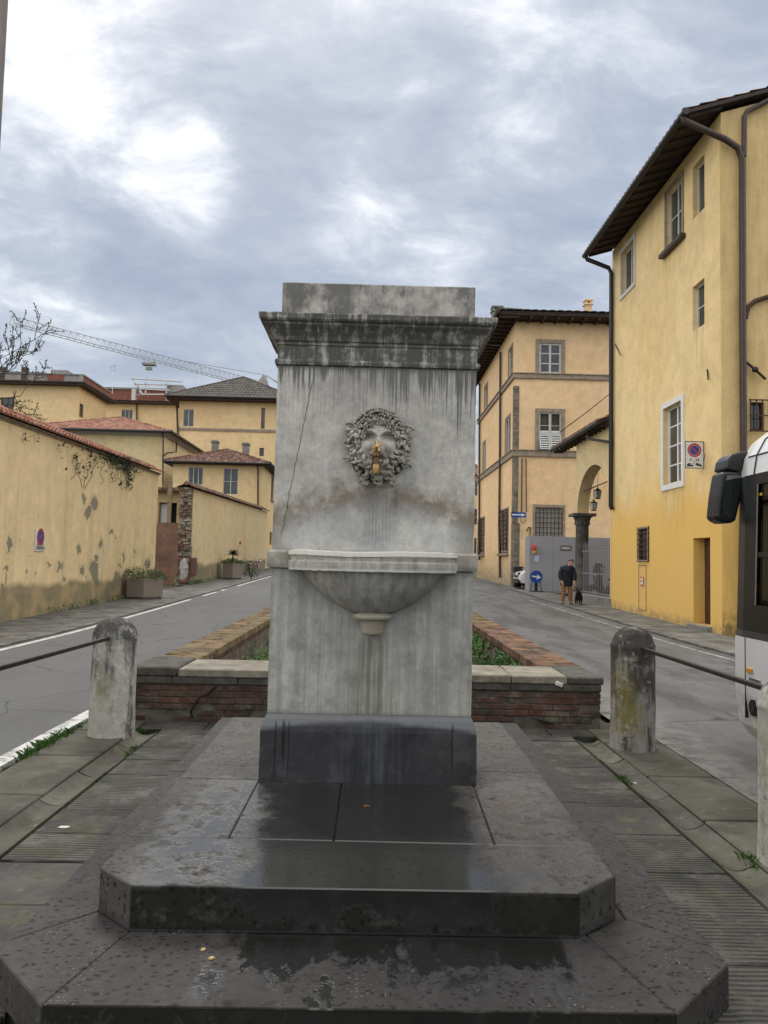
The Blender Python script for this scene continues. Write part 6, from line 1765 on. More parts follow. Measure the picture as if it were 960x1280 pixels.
# drainpipes
pipe(rh, [V((EX-.03, ya+.12, ez-.02)), V((EX, ya+.1, ez-.16)), V((RX+.05, ry0-.14, ez-.62)), V((onY(922, 186, ry0-.1).x, ry0-.13, onY(922, 186, ry0-.1).z)), onY(928, 200, ry0-.1), onY(928.5, 400, ry0-.1), V((onY(929, 560, ry0-.1).x, ry0-.1, 0))], .075)
pipe(rh, [onY(966, 122, ry0-.1), onY(950, 131, ry0-.1), onY(934, 139, ry0-.1), onY(930.5, 146, ry0-.1), onY(930, 196, ry0-.12)], .060)
pipe(rh, [onY(966, 369, ry0-.08), onY(944, 376, ry0-.08), onY(935, 384, ry0-.08), onY(932, 398, ry0-.09)], .055, M['rust'])
q = onX(767.5, 340, RX-.11)
pipe(rh, [V((EX-.03, yb-.12, ez-.05)), V((EX+.02, yb-.12, ez-.18)), V((RX-.16, ry1-.1, ez-.50)), V((RX-.11, ry1-.25, ez-.75)), V((RX-.11, ry1-.28, onX(767.5, 632, RX-.11).z)), V((RX-.05, ry1-.28, onX(767.5, 636, RX-.11).z))], .075, M['pipe_dark'])
# small fittings
mb = MB(); mb.tube([onX(769, 430, RX-.02), onX(775.5, 444, RX-.1)], .02, 5); mb.tube([onX(884, 462, RX-.01), onX(885, 474, RX-.06)], .02, 5); part('wall_hook', mb, M['iron'], rh)
mb = MB(); mb.tube([onY(932, 452, ry0-.05), onY(944, 462, ry0-.12), onY(957, 474, ry0-.1)], .03, 6); q = onY(944, 462, ry0-.15); mb.ball(q, .08, .07, .07, 8, 6); part('cable_bracket', mb, M['iron'], rh)

# hanging no parking sign on its bracket
SY = 18.3
sc_ = onY(868, 568.5, SY); hw_ = (onY(880, 568, SY).x-onY(856.3, 568, SY).x)/2; hh_ = (onY(868, 551.5, SY).z-onY(868, 585.5, SY).z)/2
sg = thing('no_parking_sign', 'large square no parking sign with tow away symbol on a bracket of the ochre house', 'sign', (RX, SY, sc_.z-hh_))
mb = MB(); mb.box(sc_.x-hw_, sc_.x+hw_, SY, SY+.03, sc_.z-hh_, sc_.z+hh_); part('plate', mb, M['sign_white'], sg, bevel=.006)
U_ = V((1, 0, 0)); Nn = V((0, -1, 0)); Os = V((sc_.x, SY, sc_.z))
mb = MB(); t = .016
for (a, b, c, d) in ((-hw_, hw_, hh_-t, hh_), (-hw_, hw_, -hh_, -hh_+t), (-hw_, -hw_+t, -hh_+t, hh_-t), (hw_-t, hw_, -hh_+t, hh_-t)): mb.lbox((Os, U_, Nn), a, b, c, d, .001, .004)
part('border', mb, M['ink'], sg)
a, b, cc = MB(), MB(), MB(); sign_disc(a, b, cc, Os+Z*(hh_*.34), U_, Z, Nn, hw_*.73)
mb = MB(); n_ = 40; rr_ = hw_*.76
ow = Os+Z*(hh_*.34)
# thin white ring between red and blue
mb.add([ow+Nn*.0028+U_*q*math.cos(6.2832*k/n_)+Z*q*math.sin(6.2832*k/n_) for q in (hw_*.73*.78, hw_*.73*.70) for k in range(n_)], [(k, (k+1) % n_, n_+(k+1) % n_, n_+k) for k in range(n_)])
part('red_ring', a, M['red'], sg, recalc=False); part('blue_disc', cc, M['blue'], sg, recalc=False); part('white_ring', mb, M['sign_white'], sg, recalc=False)
t_ = text_mb('0 - 24', hh_*.30, Os+Nn*.003+Z*(-hh_*.38), U_, Z)
# tow truck and car pictogram
def pict(mb, pts, s, ox, oz): mb.add([Os+Nn*.003+U_*(ox+a*s)+Z*(oz+b*s) for a, b in pts], [tuple(range(len(pts)))], .5)
s_ = hw_/10; oz = -hh_*.86
pict(t_, [(-8, 0), (-1.2, 0), (-1.2, 1.6), (-4, 1.6), (-4, 3.4), (-6.4, 3.4), (-8, 1.8)], s_, 0, oz)
pict(t_, [(-3.6, 1.6), (-3.0, 1.6), (.8, 5.0), (.4, 5.4)], s_, 0, oz)
pict(t_, [(1.0, 2.2), (1.6, 3.6), (3.4, 4.0), (4.8, 3.0), (8.0, 1.6), (8.0, .2), (7.2, 0), (1.2, 1.3)], s_, 0, oz)
part('lettering', t_, M['ink'], sg, recalc=False)
mb = MB(); mb.tube([(sc_.x+hw_, SY+.02, sc_.z-.02), (RX-.005, SY+.02, sc_.z-.02)], .022, 8); mb.tube([(RX-.03, SY+.02, sc_.z-.02), (RX-.001, SY+.02, sc_.z-.02)], .07, 12); part('bracket', mb, M['chrome'], sg)

# ------------------------------------------------------------------ arcade (loggia) beyond the house
LY0, LY1 = ry1+.02, onX(720, 640, RX).y
lg = thing('loggia', 'yellow loggia with stone column, round arch and tiled lean to roof beside the ochre house', 'loggia', (RX+1.5, 28, .2))
M['logw'] = plaster('loggia_render', (.60, .47, .25), (.64, .52, .30), stain=.25)
springz = onX(727, 640, RX).z; apex = onX(744, 580, RX); colY = onX(727, 700, RX+.25).y
ltop = onX(764, 527, RX).z
ya_, yb_ = LY0+.12, colY-.22; cyy = (ya_+yb_)/2; ra = (yb_-ya_)/2; rb = apex.z-springz
mb = MB(); n_ = 32; TH = .46
arc = [(cyy-ra*math.cos(math.pi*k/n_), springz+rb*math.sin(math.pi*k/n_)) for k in range(n_+1)]
roofz = lambda y: ltop
for X_ in (RX, RX+TH):
    for k in range(n_):
        mb.quad((X_, arc[k][0], arc[k][1]), (X_, arc[k+1][0], arc[k+1][1]), (X_, arc[k+1][0], ltop), (X_, arc[k][0], ltop), .5)
    mb.quad((X_, LY0, .0), (X_, ya_, .0), (X_, ya_, ltop), (X_, LY0, ltop), .5)
    mb.quad((X_, yb_, springz), (X_, LY1, springz), (X_, LY1, ltop), (X_, yb_, ltop), .5)
for k in range(n_): mb.quad((RX, arc[k][0], arc[k][1]), (RX+TH, arc[k][0], arc[k][1]), (RX+TH, arc[k+1][0], arc[k+1][1]), (RX, arc[k+1][0], arc[k+1][1]), .5)
mb.quad((RX, ya_, 0), (RX+TH, ya_, 0), (RX+TH, ya_, springz), (RX, ya_, springz), .5)
mb.quad((RX, LY1, springz), (RX+TH, LY1, springz), (RX+TH, LY1, ltop), (RX, LY1, ltop), .5)
mb.quad((RX, LY1, springz), (RX+TH, LY1, springz), (RX+TH, yb_, springz), (RX, yb_, springz), .5)
part('arcade_wall', mb, M['logw'], lg, recalc=False)
# back of the loggia on the far side is open; right side wall
mb = MB(); mb.box(RX+4.4, RX+4.6, LY0, LY1, 0, ltop); part('back_wall', mb, M['logw'], lg)
M['colstone'] = simple('column_stone', (.085, .080, .068), .85, 0, .4, 5, .5)
cx_, cy_ = RX+.30, colY+.12; zb = gz(colY)+.28
mb = MB(); rr0 = .265
mb.lathe([(.34, zb), (.34, zb+.10), (.30, zb+.14), (.31, zb+.18), (rr0, zb+.24), (rr0*1.0, zb+1.2), (rr0*.93, springz-.62), (rr0*.98, springz-.60), (rr0*.98, springz-.55), (rr0*.90, springz-.53)], cx_, cy_, 28); part('column', mb, M['colstone'], lg)
mb = MB(); mb.lathe([(rr0*.92, springz-.53), (rr0*1.02, springz-.45), (rr0*1.15, springz-.34), (rr0*1.06, springz-.32), (rr0*1.25, springz-.20), (rr0*1.40, springz-.12), (rr0*1.2, springz-.11)], cx_, cy_, 28)
mb.box(cx_-.44, cx_+.44, cy_-.44, cy_+.44, springz-.115, springz-.003)
for k in range(12):
    a = k*math.pi/6; mb.leaf(V((cx_+math.cos(a)*.31, cy_+math.sin(a)*.31, springz-.36)), .26, V((math.cos(a), math.sin(a), .2)), Z, .5, .55)
part('capital', mb, M['colstone'], lg, recalc=False)
mb = MB(); mb.box(RX-.02, RX+.62, LY0, colY+.5, -.1, gz(28)+.26); part('plinth', mb, M['stone_grey'], lg, bevel=.015)
# roof
ex = 7.62; el, er = onX(690, 563, ex), onX(762, 520, ex); lz = (el.z+er.z)/2; s2 = .42
mb = MB(); zr = lambda x_: lz+(x_-ex)*s2
ra_, rb_ = LY0+.0, el.y
mb.add([(ex+.03, ra_, zr(ex)-.03), (RX+4.7, ra_, zr(RX+4.7)-.03), (RX+4.7, rb_, zr(RX+4.7)-.03), (ex+.03, rb_, zr(ex)-.03), (ex+.03, ra_, zr(ex)+.04), (RX+4.7, ra_, zr(RX+4.7)+.04), (RX+4.7, rb_, zr(RX+4.7)+.04), (ex+.03, rb_, zr(ex)+.04)],
       [(0,3,2,1),(4,5,6,7),(0,1,5,4),(1,2,6,5),(2,3,7,6),(3,0,4,7)])
y_ = ra_+.15
while y_ < rb_-.1: mb.box(ex+.08, RX+.05, y_, y_+.09, lz-.12, lz-.04+.02); y_ += .5
part('eaves', mb, M['eave'], lg)
mb = MB(); tile_slope(mb, (ex, rb_, lz+.06), (ex, ra_, lz+.06), (RX+4.7, ra_, zr(RX+4.7)+.06), (RX+4.7, rb_, zr(RX+4.7)+.06), .22, .40, .06); part('roof', mb, M['tile_old'], lg, recalc=False)
mb = MB(); mb.quad((RX, LY0+.0, ltop), (RX, LY1, ltop), (RX, LY1, zr(RX)), (RX, LY0, zr(RX))); mb.poly([(RX, LY1, ltop), (RX+4.5, LY1, ltop+.9), (RX+4.5, LY1, zr(RX+4.5)), (RX, LY1, zr(RX))]); part('gable', mb, M['logw'], lg, recalc=False)
mb = MB(); mb.tube([(ex-.03, ra_, lz+.0), (ex-.03, rb_, lz+.0)], .07, 8); mb.tube([onX(733, 545, ex), onX(738, 549, ex+.1), (RX-.12, LY0-.25, onX(763, 553, RX-.1).z), (RX-.12, LY0-.3, onX(763, 556, RX-.1).z)], .05, 8); part('gutter', mb, M['gutter'], lg)
mb = MB(); mb.tube([onX(730, 614, RX+.1), onX(764, 600, RX+.1)], .022, 6); part('tie_rod', mb, M['iron'], lg)
# lanterns inside
for px, py, Y, lb in ((747, 617, 30.5, 'upper glass lantern hanging inside the arch of the loggia'), (742, 632, 31.5, 'lower dark lantern hanging inside the arch of the loggia')):
    q = onY(px, py, Y); t = thing('lantern', lb, 'lantern', (q.x, Y, q.z-.25))
    mb = MB(); mb.lathe([(.02, q.z+.26), (.05, q.z+.20), (.17, q.z+.12), (.17, q.z+.10)], q.x, Y, 6, smooth=False); mb.lathe([(.10, q.z-.22), (.11, q.z-.19)], q.x, Y, 6, smooth=False)
    mb.tube([(q.x, Y, q.z+.25), (q.x, Y, ltop-.05)], .008, 4)
    for k in range(6): mb.tube([(q.x+.11*math.cos(k*math.pi/3), Y+.11*math.sin(k*math.pi/3), q.z-.19), (q.x+.165*math.cos(k*math.pi/3), Y+.165*math.sin(k*math.pi/3), q.z+.10)], .008, 4)
    part('frame', mb, M['iron'], t)
    mb = MB(); mb.lathe([(.10, q.z-.19), (.155, q.z+.10)], q.x, Y, 6, smooth=False); part('glass_body', mb, M['grey_shut'], t)
# iron fence on the plinth
fx_ = RX+.22; pz = gz(28)+.26
fe = thing('iron_fence', 'grey iron railing with pointed bars closing the arch of the loggia', 'fence', (fx_, 27.5, pz))
mb = MB(); r1 = onX(740, 689, fx_).z; r2 = onX(740, 717, fx_).z; y_ = LY0+.1; k = 0
M['fence'] = simple('fence_paint', (.24, .24, .245), .5, .3, .15, 8)
bars_ = []
while y_ < colY-.3:
    b_ = MB(); tz = r1+.22+(.08 if k % 2 else 0); b_.tube([(fx_, y_, pz), (fx_, y_, tz), (fx_, y_, tz+.10)], [.015, .015, .004], 6)
    part('bar', b_, M['fence'], fe); y_ += .20; k += 1
for z_ in (r1, r2, pz+.08): mb.box(fx_-.018, fx_+.018, LY0+.02, colY-.2, z_-.02, z_+.02)
part('rails', mb, M['fence'], fe)

# ------------------------------------------------------------------ palace at the corner
PX, PY = onY(642, 600, 39).x, 39.0
phz = onY(700, 403.5, PY).z
PY2 = onX(597.5, 560, PX).y
pa_ = thing('palace', 'tall orange ochre palace with stone string courses and dark eaves at the street corner', 'building', (PX+5, 44, .4))
def pal_extra(g, p, x, y, z, c, h):
    f = g.mr(g.add(z, g.mul(g.noise(p, 1.6, 6, .7), 1.6)), 3.4, 1.4)
    c = g.mix(g.mul(f, .5), c, (.36, .255, .14))
    f2 = g.mul(g.mr(g.add(z, g.mul(g.noise(p, 2.6, 6, .75), 1.6)), 2.2, 1.6), g.mr(g.noise(p, 3.5, 6, .7), .42, .5))
    c = g.mix(g.mul(f2, .7), c, (.22, .195, .15))
    return c, h
M['palace'] = plaster('palace_render', (.68, .475, .26), (.71, .52, .31), extra=pal_extra, stain=.35)
base = .2
O = V((PX, PY, base))
A1 = rectY(O, 674, 429.5, 701.5, 466.5, PY); A2 = rectY(O, 673.5, 516, 701.5, 563, PY); A3 = rectY(O, 670.5, 636, 701.5, 690, PY)
hf = [A1, A2, A3]
# a second, mostly hidden column of windows farther right, behind the ochre house
for r_ in (A1, A2, A3): hf.append((r_[0]+5.2, r_[1]+5.2, r_[2], r_[3]))
def rS(xa, xb, yt, yb):
    far = onX(xa, yb, PX); near = onX(xb, yt, PX); return (near.y-PY, far.y-PY, far.z-base, near.z-base)
def rS2(xa, xb, vs): 
    a = onX(xb, 600, PX).y-PY; b = onX(xa, 600, PX).y-PY; return (a, b, vs[2], vs[3])
S = [rS2(634.5, 639, A1), rS2(604.5, 608, A1), rS2(631.5, 637, A2), rS2(603.5, 606.5, A2), rS2(626, 636, (0, 0, A3[2], A3[3])), rS2(599, 606.5, (0, 0, A3[2], A3[3]))]
PX2 = PX+15
mb = MB()
Ff = (O, V((1, 0, 0)), V((0, -1, 0))); Fs = (O.copy(), V((0, 1, 0)), V((-1, 0, 0)))
wall_sheet(mb, Ff, PX2-PX, phz-base, hf, .2); wall_sheet(mb, Fs, PY2-PY, phz-base, S, .2)
mb.quad((PX2, PY, base), (PX2, PY2, base), (PX2, PY2, phz), (PX2, PY, phz)); mb.quad((PX, PY2, base), (PX2, PY2, base), (PX2, PY2, phz), (PX, PY2, phz))
part('wall', mb, M['palace'], pa_, recalc=False)
for r_ in (hf[0], hf[3]): window(pa_, Ff, r_, .10, 2, 3, M['white_old'], fw_=.09, trim=M['stone_trim'], tw=.20)
for r_ in (hf[1], hf[4]):
    w_ = window(pa_, Ff, r_, .18, 2, 3, M['white_old'], trim=M['stone_trim'], tw=.20)
    um = (r_[0]+r_[1])/2; vm = r_[2]+(r_[3]-r_[2])*.45
    for (a, b) in ((r_[0]+.01, um-.01), (um+.01, r_[1]-.01)):
        s_ = louver(pa_, Ff, a, b, vm+.01, r_[3]-.01, -.06, M['grey_shut'], 8)
        # lower flap tilted outwards
        h_ = vm-r_[2]; th = .30
        F_t = (O+Z*(vm), V((1, 0, 0)), V((0, -1, 0)))
        m2 = MB(); n_ = 6; s = .06
        def PT(u, t, o): return O+U_*u+Z*(vm-h_*t*math.cos(th))+Nn*(-.05+h_*t*math.sin(th)+o)
        for (ua, ub, ta, tb) in ((a, a+s, 0, 1), (b-s, b, 0, 1), (a+s, b-s, 0, .07), (a+s, b-s, .93, 1)):
            m2.add([PT(ua, ta, 0), PT(ub, ta, 0), PT(ub, tb, 0), PT(ua, tb, 0), PT(ua, ta, .04), PT(ub, ta, .04), PT(ub, tb, .04), PT(ua, tb, .04)], [(0,3,2,1),(4,5,6,7),(0,1,5,4),(1,2,6,5),(2,3,7,6),(3,0,4,7)])
        for i in range(n_):
            t0 = .07+.86*i/n_; t1 = .07+.86*(i+.9)/n_
            m2.add([PT(a+s, t0, .0), PT(b-s, t0, .0), PT(b-s, t0+(t1-t0)*.75, .04), PT(a+s, t0+(t1-t0)*.75, .04)], [(0, 1, 2, 3)])
        part('shutter', m2, M['grey_shut'], pa_, recalc=False)
for r_ in (hf[2], hf[5]): window(pa_, Ff, r_, .12, 2, 1, M['white_old'], trim=M['stone_trim'], tw=.20, bars=(7, 9), glass='curtain', bo=.03, bt=.020)
for r_ in S[:2]: window(pa_, Fs, r_, .12, 2, 3, M['white_old'], trim=M['stone_trim'], tw=.16)
for r_ in S[2:4]:
    window(pa_, Fs, r_, .18, 2, 3, M['white_old'], trim=M['stone_trim'], tw=.14)
    um = (r_[0]+r_[1])/2
    for (a, b) in ((r_[0]+.01, um-.01), (um+.01, r_[1]-.01)): louver(pa_, Fs, a, b, r_[2]+.01, r_[3]-.01, -.05, M['grey_shut'], 20)
for r_ in S[4:]: window(pa_, Fs, r_, .12, 2, 1, M['white_old'], trim=M['stone_trim'], tw=.14, bars=(4, 9), sill=M['stone_trim'], bo=.03, bt=.018)
# string courses
mb = MB()
for py0, py1 in ((468.6, 474.2), (564.5, 571.5)):
    a, b = onY(700, py0, PY).z, onY(700, py1, PY).z
    mb.lbox(Ff, -.10, PX2-PX, b-base, a-base, .002, .10); mb.lbox(Ff, -.10, PX2-PX, a-base+.001, a-base+.05, .002, .15)
    mb.lbox(Fs, .002, PY2-PY, b-base, a-base, .002, .10); mb.lbox(Fs, .002, PY2-PY, a-base+.001, a-base+.05, .002, .15)
part('string_course', mb, M['stone_trim'], pa_)
M['quoin'] = simple('corner_stone', (.18, .155, .115), .9, 0, .5, 3, .5)
mb = MB(); cz1 = onY(640, 482, PY).z
z_ = gz(PY)-.1
while z_ < cz1:
    h_ = random.uniform(.5, .9); h_ = min(h_, cz1-z_); w_ = .24 if z_ > 3 else .34
    mb.box(PX-.05, PX+w_, PY-.05, PY+w_, z_+.004, z_+h_-.004); z_ += h_
part('corner_stones', mb, M['quoin'], pa_, bevel=.02)
pipe(pa_, [onX(625.5, 440, PX-.12), onX(625, 560, PX-.12), onX(624, 655, PX-.12), onX(625, 722, PX-.12)], .07)
pipe(pa_, [onX(599.5, 480, PX-.12), onX(599, 700, PX-.12)], .07)
pipe(pa_, [onY(652.5, 573, PY-.05), onY(652, 641, PY-.05)], .03, M['pipe'], 'cable'); pipe(pa_, [onY(657.5, 573, PY-.05), onY(658, 640, PY-.05)], .025, M['pipe'], 'cable')
mb = MB(); mb.tube([onY(663, 659, PY-.05), onY(662, 681, PY-.1)], .03, 5); mb.tube([onY(658, 664, PY-.1), onY(661, 659, PY-.1), onY(664, 660, PY-.05)], .03, 5); part('wall_bracket', mb, M['iron'], pa_)
mb = MB(); mb.tube([onY(765, 490, PY-.3), onY(735, 514, 37), onY(700, 540, PY-.1)], .022, 4); part('cable', mb, M['iron'], pa_)
# eaves and roof
ov = 1.0
mb = MB(); mb.box(PX-ov, PX2+ov, PY-ov, PY2+ov, phz+.05, phz+.16)
k = 0; y_ = PY-ov+.1
while y_ < PY2+ov: mb.box(PX-ov+.06, PX-.0, y_, y_+.12, phz-.08, phz+.048); y_ += .7
x_ = PX-.1
while x_ < PX2: mb.box(x_, x_+.12, PY-ov+.06, PY-.0, phz-.08, phz+.048); x_ += .7
part('eaves', mb, M['eave'], pa_)
mb = MB(); hip_roof(mb, PX-ov-.1, PX2+ov, PY-ov-.1, PY2+ov, phz+.24, 2.4, .42, .6)
mb.box(PX-ov-.02, PX2+ov, PY-ov-.02, PY2+ov, phz+.162, phz+.225, .2)
rf = part('roof', mb, M['tile_grey'], pa_, recalc=False)
for px0, px1, pyt, pyb, Y, m_ in ((732, 740, 374, 400, PY+1.5, 'palace'), (616, 628, 382, 400, PY+4.0, 'stone_grey')):
    a, b = onY(px0, pyt, Y), onY(px1, pyb, Y); mb = MB(); d = b.x-a.x
    mb.box(a.x, b.x, Y, Y+d, phz, a.z-.30); mb.box(a.x-.06, b.x+.06, Y-.06, Y+d+.06, a.z-.298, a.z-.22)
    for q in (0, 1): mb.box(a.x+q*(d-.12), a.x+q*(d-.12)+.12, Y, Y+d, a.z-.218, a.z-.08)
    mb.box(a.x-.05, b.x+.05, Y-.05, Y+d+.05, a.z-.078, a.z)
    part('chimney', mb, M[m_], rf)
mb = MB(); mb.tube([(PX-ov-.12, PY-ov-.1, phz+.15), (PX-ov-.12, PY2+ov, phz+.15)], .09, 8); part('gutter', mb, M['gutter'], pa_)

# blue arrow plate on its corner
q = onY(648, 643, PY-.5)
bs = thing('direction_sign', 'narrow blue plate with white arrow on the palace corner above the parked white car', 'sign', (q.x, PY-.5, q.z-.15))
a, b = onY(639, 640, PY-.5), onY(657.5, 647, PY-.5)
mb = MB(); mb.box(a.x, b.x, PY-.50, PY-.47, b.z, a.z); part('plate', mb, M['blue'], bs)
mb = MB(); zc_ = (a.z+b.z)/2; h_ = (a.z-b.z)/2
mb.add([(a.x+.04, PY-.503, zc_-h_*.22), (b.x-.22, PY-.503, zc_-h_*.22), (b.x-.22, PY-.503, zc_-h_*.65), (b.x-.03, PY-.503, zc_), (b.x-.22, PY-.503, zc_+h_*.65), (b.x-.22, PY-.503, zc_+h_*.22), (a.x+.04, PY-.503, zc_+h_*.22)], [tuple(range(7))])
part('arrow', mb, M['sign_white'], bs, recalc=False)
mb = MB(); mb.tube([(b.x-.1, PY-.46, zc_), (b.x+.08, PY-.03, zc_+.05)], .025, 6); mb.tube([(b.x-.3, PY-.46, zc_-.15), (b.x-.2, PY-.4, zc_-.38), (b.x+.0, PY-.2, zc_-.35), (b.x+.1, PY-.02, zc_-.2)], .015, 5); part('bracket', mb, M['iron'], bs)

# ------------------------------------------------------------------ site hoarding
HY = 35.0
h0 = onY(661.5, 700, HY).x; h1 = 15.0; hz0 = gz(HY)-.02; hzt = onY(700, 671, HY).z
ho = thing('site_hoarding', 'tall plain grey site hoarding in front of the palace', 'hoarding', (h0+3, HY, hz0))
M['hoard'] = simple('hoarding_grey', (.255, .255, .27), .6, 0, .05, 1.2, .05)
xs_ = [h0, onY(691, 700, HY).x, onY(719, 700, HY).x]
while xs_[-1] < h1: xs_.append(xs_[-1]+1.25)
for a, b in zip(xs_, xs_[1:]):
    mb = MB(); mb.box(a+.004, b-.004, HY, HY+.05, hz0+.03, hzt); part('panel', mb, M['hoard'], ho, bevel=.004)
mb = MB(); mb.box(h0+.01, h0+.05, HY+.06, HY+1.0, hz0+.03, hzt); 
part('return_panel', mb, M['hoard'], ho)
mb = MB()
for x_ in xs_[1:]: mb.box(x_-.04, x_+.04, HY+.06, HY+.16, hz0, hzt-.1)
part('posts', mb, M['wood_post'], ho)
wl = thing('warning_lamp', 'red and amber warning lamp hanging on the left end of the grey hoarding', 'lamp', (onY(667, 688, HY).x, HY-.08, onY(667, 688, HY).z))
q = onY(667, 687, HY); mb = MB(); mb.lathe([(.05, q.z-.02), (.11, q.z), (.115, q.z+.14), (.07, q.z+.22), (.02, q.z+.24)], q.x, HY-.13, 16); part('red_lens', mb, M['red'], wl)
M['amber'] = simple('amber_lens', (.55, .26, .05), .35, 0, .1, 9); mb = MB(); mb.lathe([(.03, q.z-.22), (.08, q.z-.18), (.09, q.z-.05), (.05, q.z-.021)], q.x, HY-.13, 16); part('amber_body', mb, M['amber'], wl)
M['sheet'] = simple('paper_lilac', (.46, .45, .60), .8, 0, .05, 5)
a, b = onY(668, 694, HY), onY(673.5, 702, HY); mb = MB(); mb.box(a.x, b.x, HY-.012, HY-.002, b.z, a.z); solo('paper_notice', mb, M['sheet'], 'pale lilac paper sheet pinned on the grey hoarding', 'notice')
a, b = onY(701, 682, HY), onY(714, 688, HY); sp2 = thing('name_plate', 'small grey framed plate on the middle panel of the hoarding', 'sign', ((a.x+b.x)/2, HY-.02, b.z))
mb = MB(); mb.box(a.x, b.x, HY-.02, HY-.002, b.z, a.z); part('plate', mb, M['conc'], sp2)
mb = MB(); t = .03
for bx in ((a.x, b.x, a.z-t, a.z), (a.x, b.x, b.z, b.z+t), (a.x, a.x+t, b.z+t, a.z-t), (b.x-t, b.x, b.z+t, a.z-t)): mb.box(bx[0], bx[1], HY-.026, HY-.021, bx[2], bx[3])
part('frame', mb, M['wood_dark'], sp2)
mb = MB(); w_ = b.x-a.x
for k, (s, h_) in enumerate(((.09, .10), (.22, .075), (.32, .075), (.42, .075), (.52, .075), (.62, .075), (.72, .075))): mb.box(a.x+w_*s, a.x+w_*s+.026, HY-.024, HY-.0205, b.z+.055, b.z+.055+h_)
part('faded_marks', mb, M['sign_white'], sp2)
# round blue arrow sign on its stand
ay = HY-.8; q = onY(670.5, 721, ay-.0); r_ = (onY(678.2, 721, ay).x-onY(662.5, 721, ay).x)/2
rs_ = thing('round_road_sign', 'round blue sign with white arrow on a low stand before the grey hoarding', 'sign', (q.x, ay, gz(ay)))
mb = MB(); mb.add([(q.x+r_*math.cos(6.2832*k/32), ay, q.z+r_*math.sin(6.2832*k/32)) for k in range(32)]+[(q.x+r_*math.cos(6.2832*k/32), ay+.03, q.z+r_*math.sin(6.2832*k/32)) for k in range(32)], [tuple(range(32)), tuple(range(63, 31, -1))]+[(k, (k+1) % 32, 32+(k+1) % 32, 32+k) for k in range(32)]); part('disc', mb, M['blue'], rs_)
ca, sa = math.cos(-.14), math.sin(-.14)
mb = MB(); mb.add([(q.x+(u*ca-v*sa)*r_, ay-.003, q.z+(u*sa+v*ca)*r_) for u, v in ((-.72, -.10), (.15, -.10), (.02, -.42), (.78, 0), (.02, .42), (.15, .10), (-.72, .10))], [tuple(range(7))]); part('arrow', mb, M['sign_white'], rs_, recalc=False)
mb = MB(); g0 = gz(ay)+.0
for s in (-1, 1): mb.tube([(q.x+s*.26, ay+.05, g0+.02), (q.x+s*.17, ay+.05, q.z-r_*.7)], .018, 5); mb.tube([(q.x+s*.22, ay-.25, g0+.02), (q.x+s*.22, ay+.35, g0+.02)], .018, 5)
mb.tube([(q.x-.32, ay-.1, g0+.025), (q.x+.32, ay-.1, g0+.025)], .018, 5); mb.box(q.x-.07, q.x+.07, ay+.032, ay+.06, g0, q.z); part('stand', mb, M['iron'], rs_)

# ------------------------------------------------------------------ building closing the street
fb = thing('far_building', 'distant pale ochre building closing the view between the two streets', 'building', (2, 108, 1))
mb = MB(); Of = V((-8, 104, .5)); holes = [(1.5+i*3.4, 2.9+i*3.4, 2.2+j*4, 4.4+j*4) for i in range(7) for j in range(3)]
wall_sheet(mb, (Of, V((1, 0, 0)), V((0, -1, 0))), 26, 13, holes, .2)
mb.box(-8, 18, 106, 114, .5, 13.5); part('wall', mb, M['palace'], fb, recalc=False)
for h_ in holes: window(fb, (Of, V((1, 0, 0)), V((0, -1, 0))), h_, .12, 2, 2, M['white_old'])
mb = MB(); hip_roof(mb, -8.8, 18.8, 103.2, 115, 13.5, 2.6, .5, 1.0); part('roof', mb, M['tile_old'], fb, recalc=False)
# ------------------------------------------------------------------ white city bus at the right edge
BX, BYF = 2.89, 6.35                       # left flank and front end
bus = thing('bus', 'white minibus with black window band and big door mirror at the right edge', 'bus', (BX+1.05, 2.6, -.04))
def _paint():
    g = G('bus_paint'); p = g.pos(); n = g.noise(p, 2, 5, .6); x, y, z = g.xyz(p)
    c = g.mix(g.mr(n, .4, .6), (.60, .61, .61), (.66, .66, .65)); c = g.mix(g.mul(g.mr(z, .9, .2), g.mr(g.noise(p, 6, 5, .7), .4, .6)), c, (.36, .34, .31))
    return g.fin(c, .28, None, 0, .5, **{'Coat Weight': .4, 'Coat Roughness': .1})
M['bus'] = _paint()
def _tint():
    g = G('tinted_glass'); t = g.n('ShaderNodeBsdfTransparent', {'Color': (.085, .115, .10, 1)}); gl = g.n('ShaderNodeBsdfGlossy', {'Color': (.8, .85, .85, 1), 'Roughness': .03})
    fr = g.ma('POWER', g.n('ShaderNodeLayerWeight', {'Blend': .5}).outputs['Facing'], 4.0); mx = g.n('ShaderNodeMixShader', {0: g.add(g.mul(fr, .6), .05)}); g.nt.links.new(t.outputs[0], mx.inputs[1]); g.nt.links.new(gl.outputs[0], mx.inputs[2]); g.nt.links.new(mx.outputs[0], g.out.inputs[0])
    return g.m
M['tint'] = _tint()
WB = 2.05; YB = -.4
# section profile (offset from flank towards the inside, z) - left side bulges slightly, roof rounded
def sect(y, inset=0.0, zlow=.26):
    k = inset
    L = [(.10+k, zlow), (.03+k, zlow+.10), (.0+k, .60), (.0+k, 1.03), (.015+k, 1.08), (.05+k, 2.29), (.075+k, 2.44), (.14+k, 2.56), (.26+k, 2.66), (.60, 2.72)]
    pts = [(BX+o, y, z) for o, z in L] + [(BX+WB-o, y, z) for o, z in reversed(L)]
    return pts
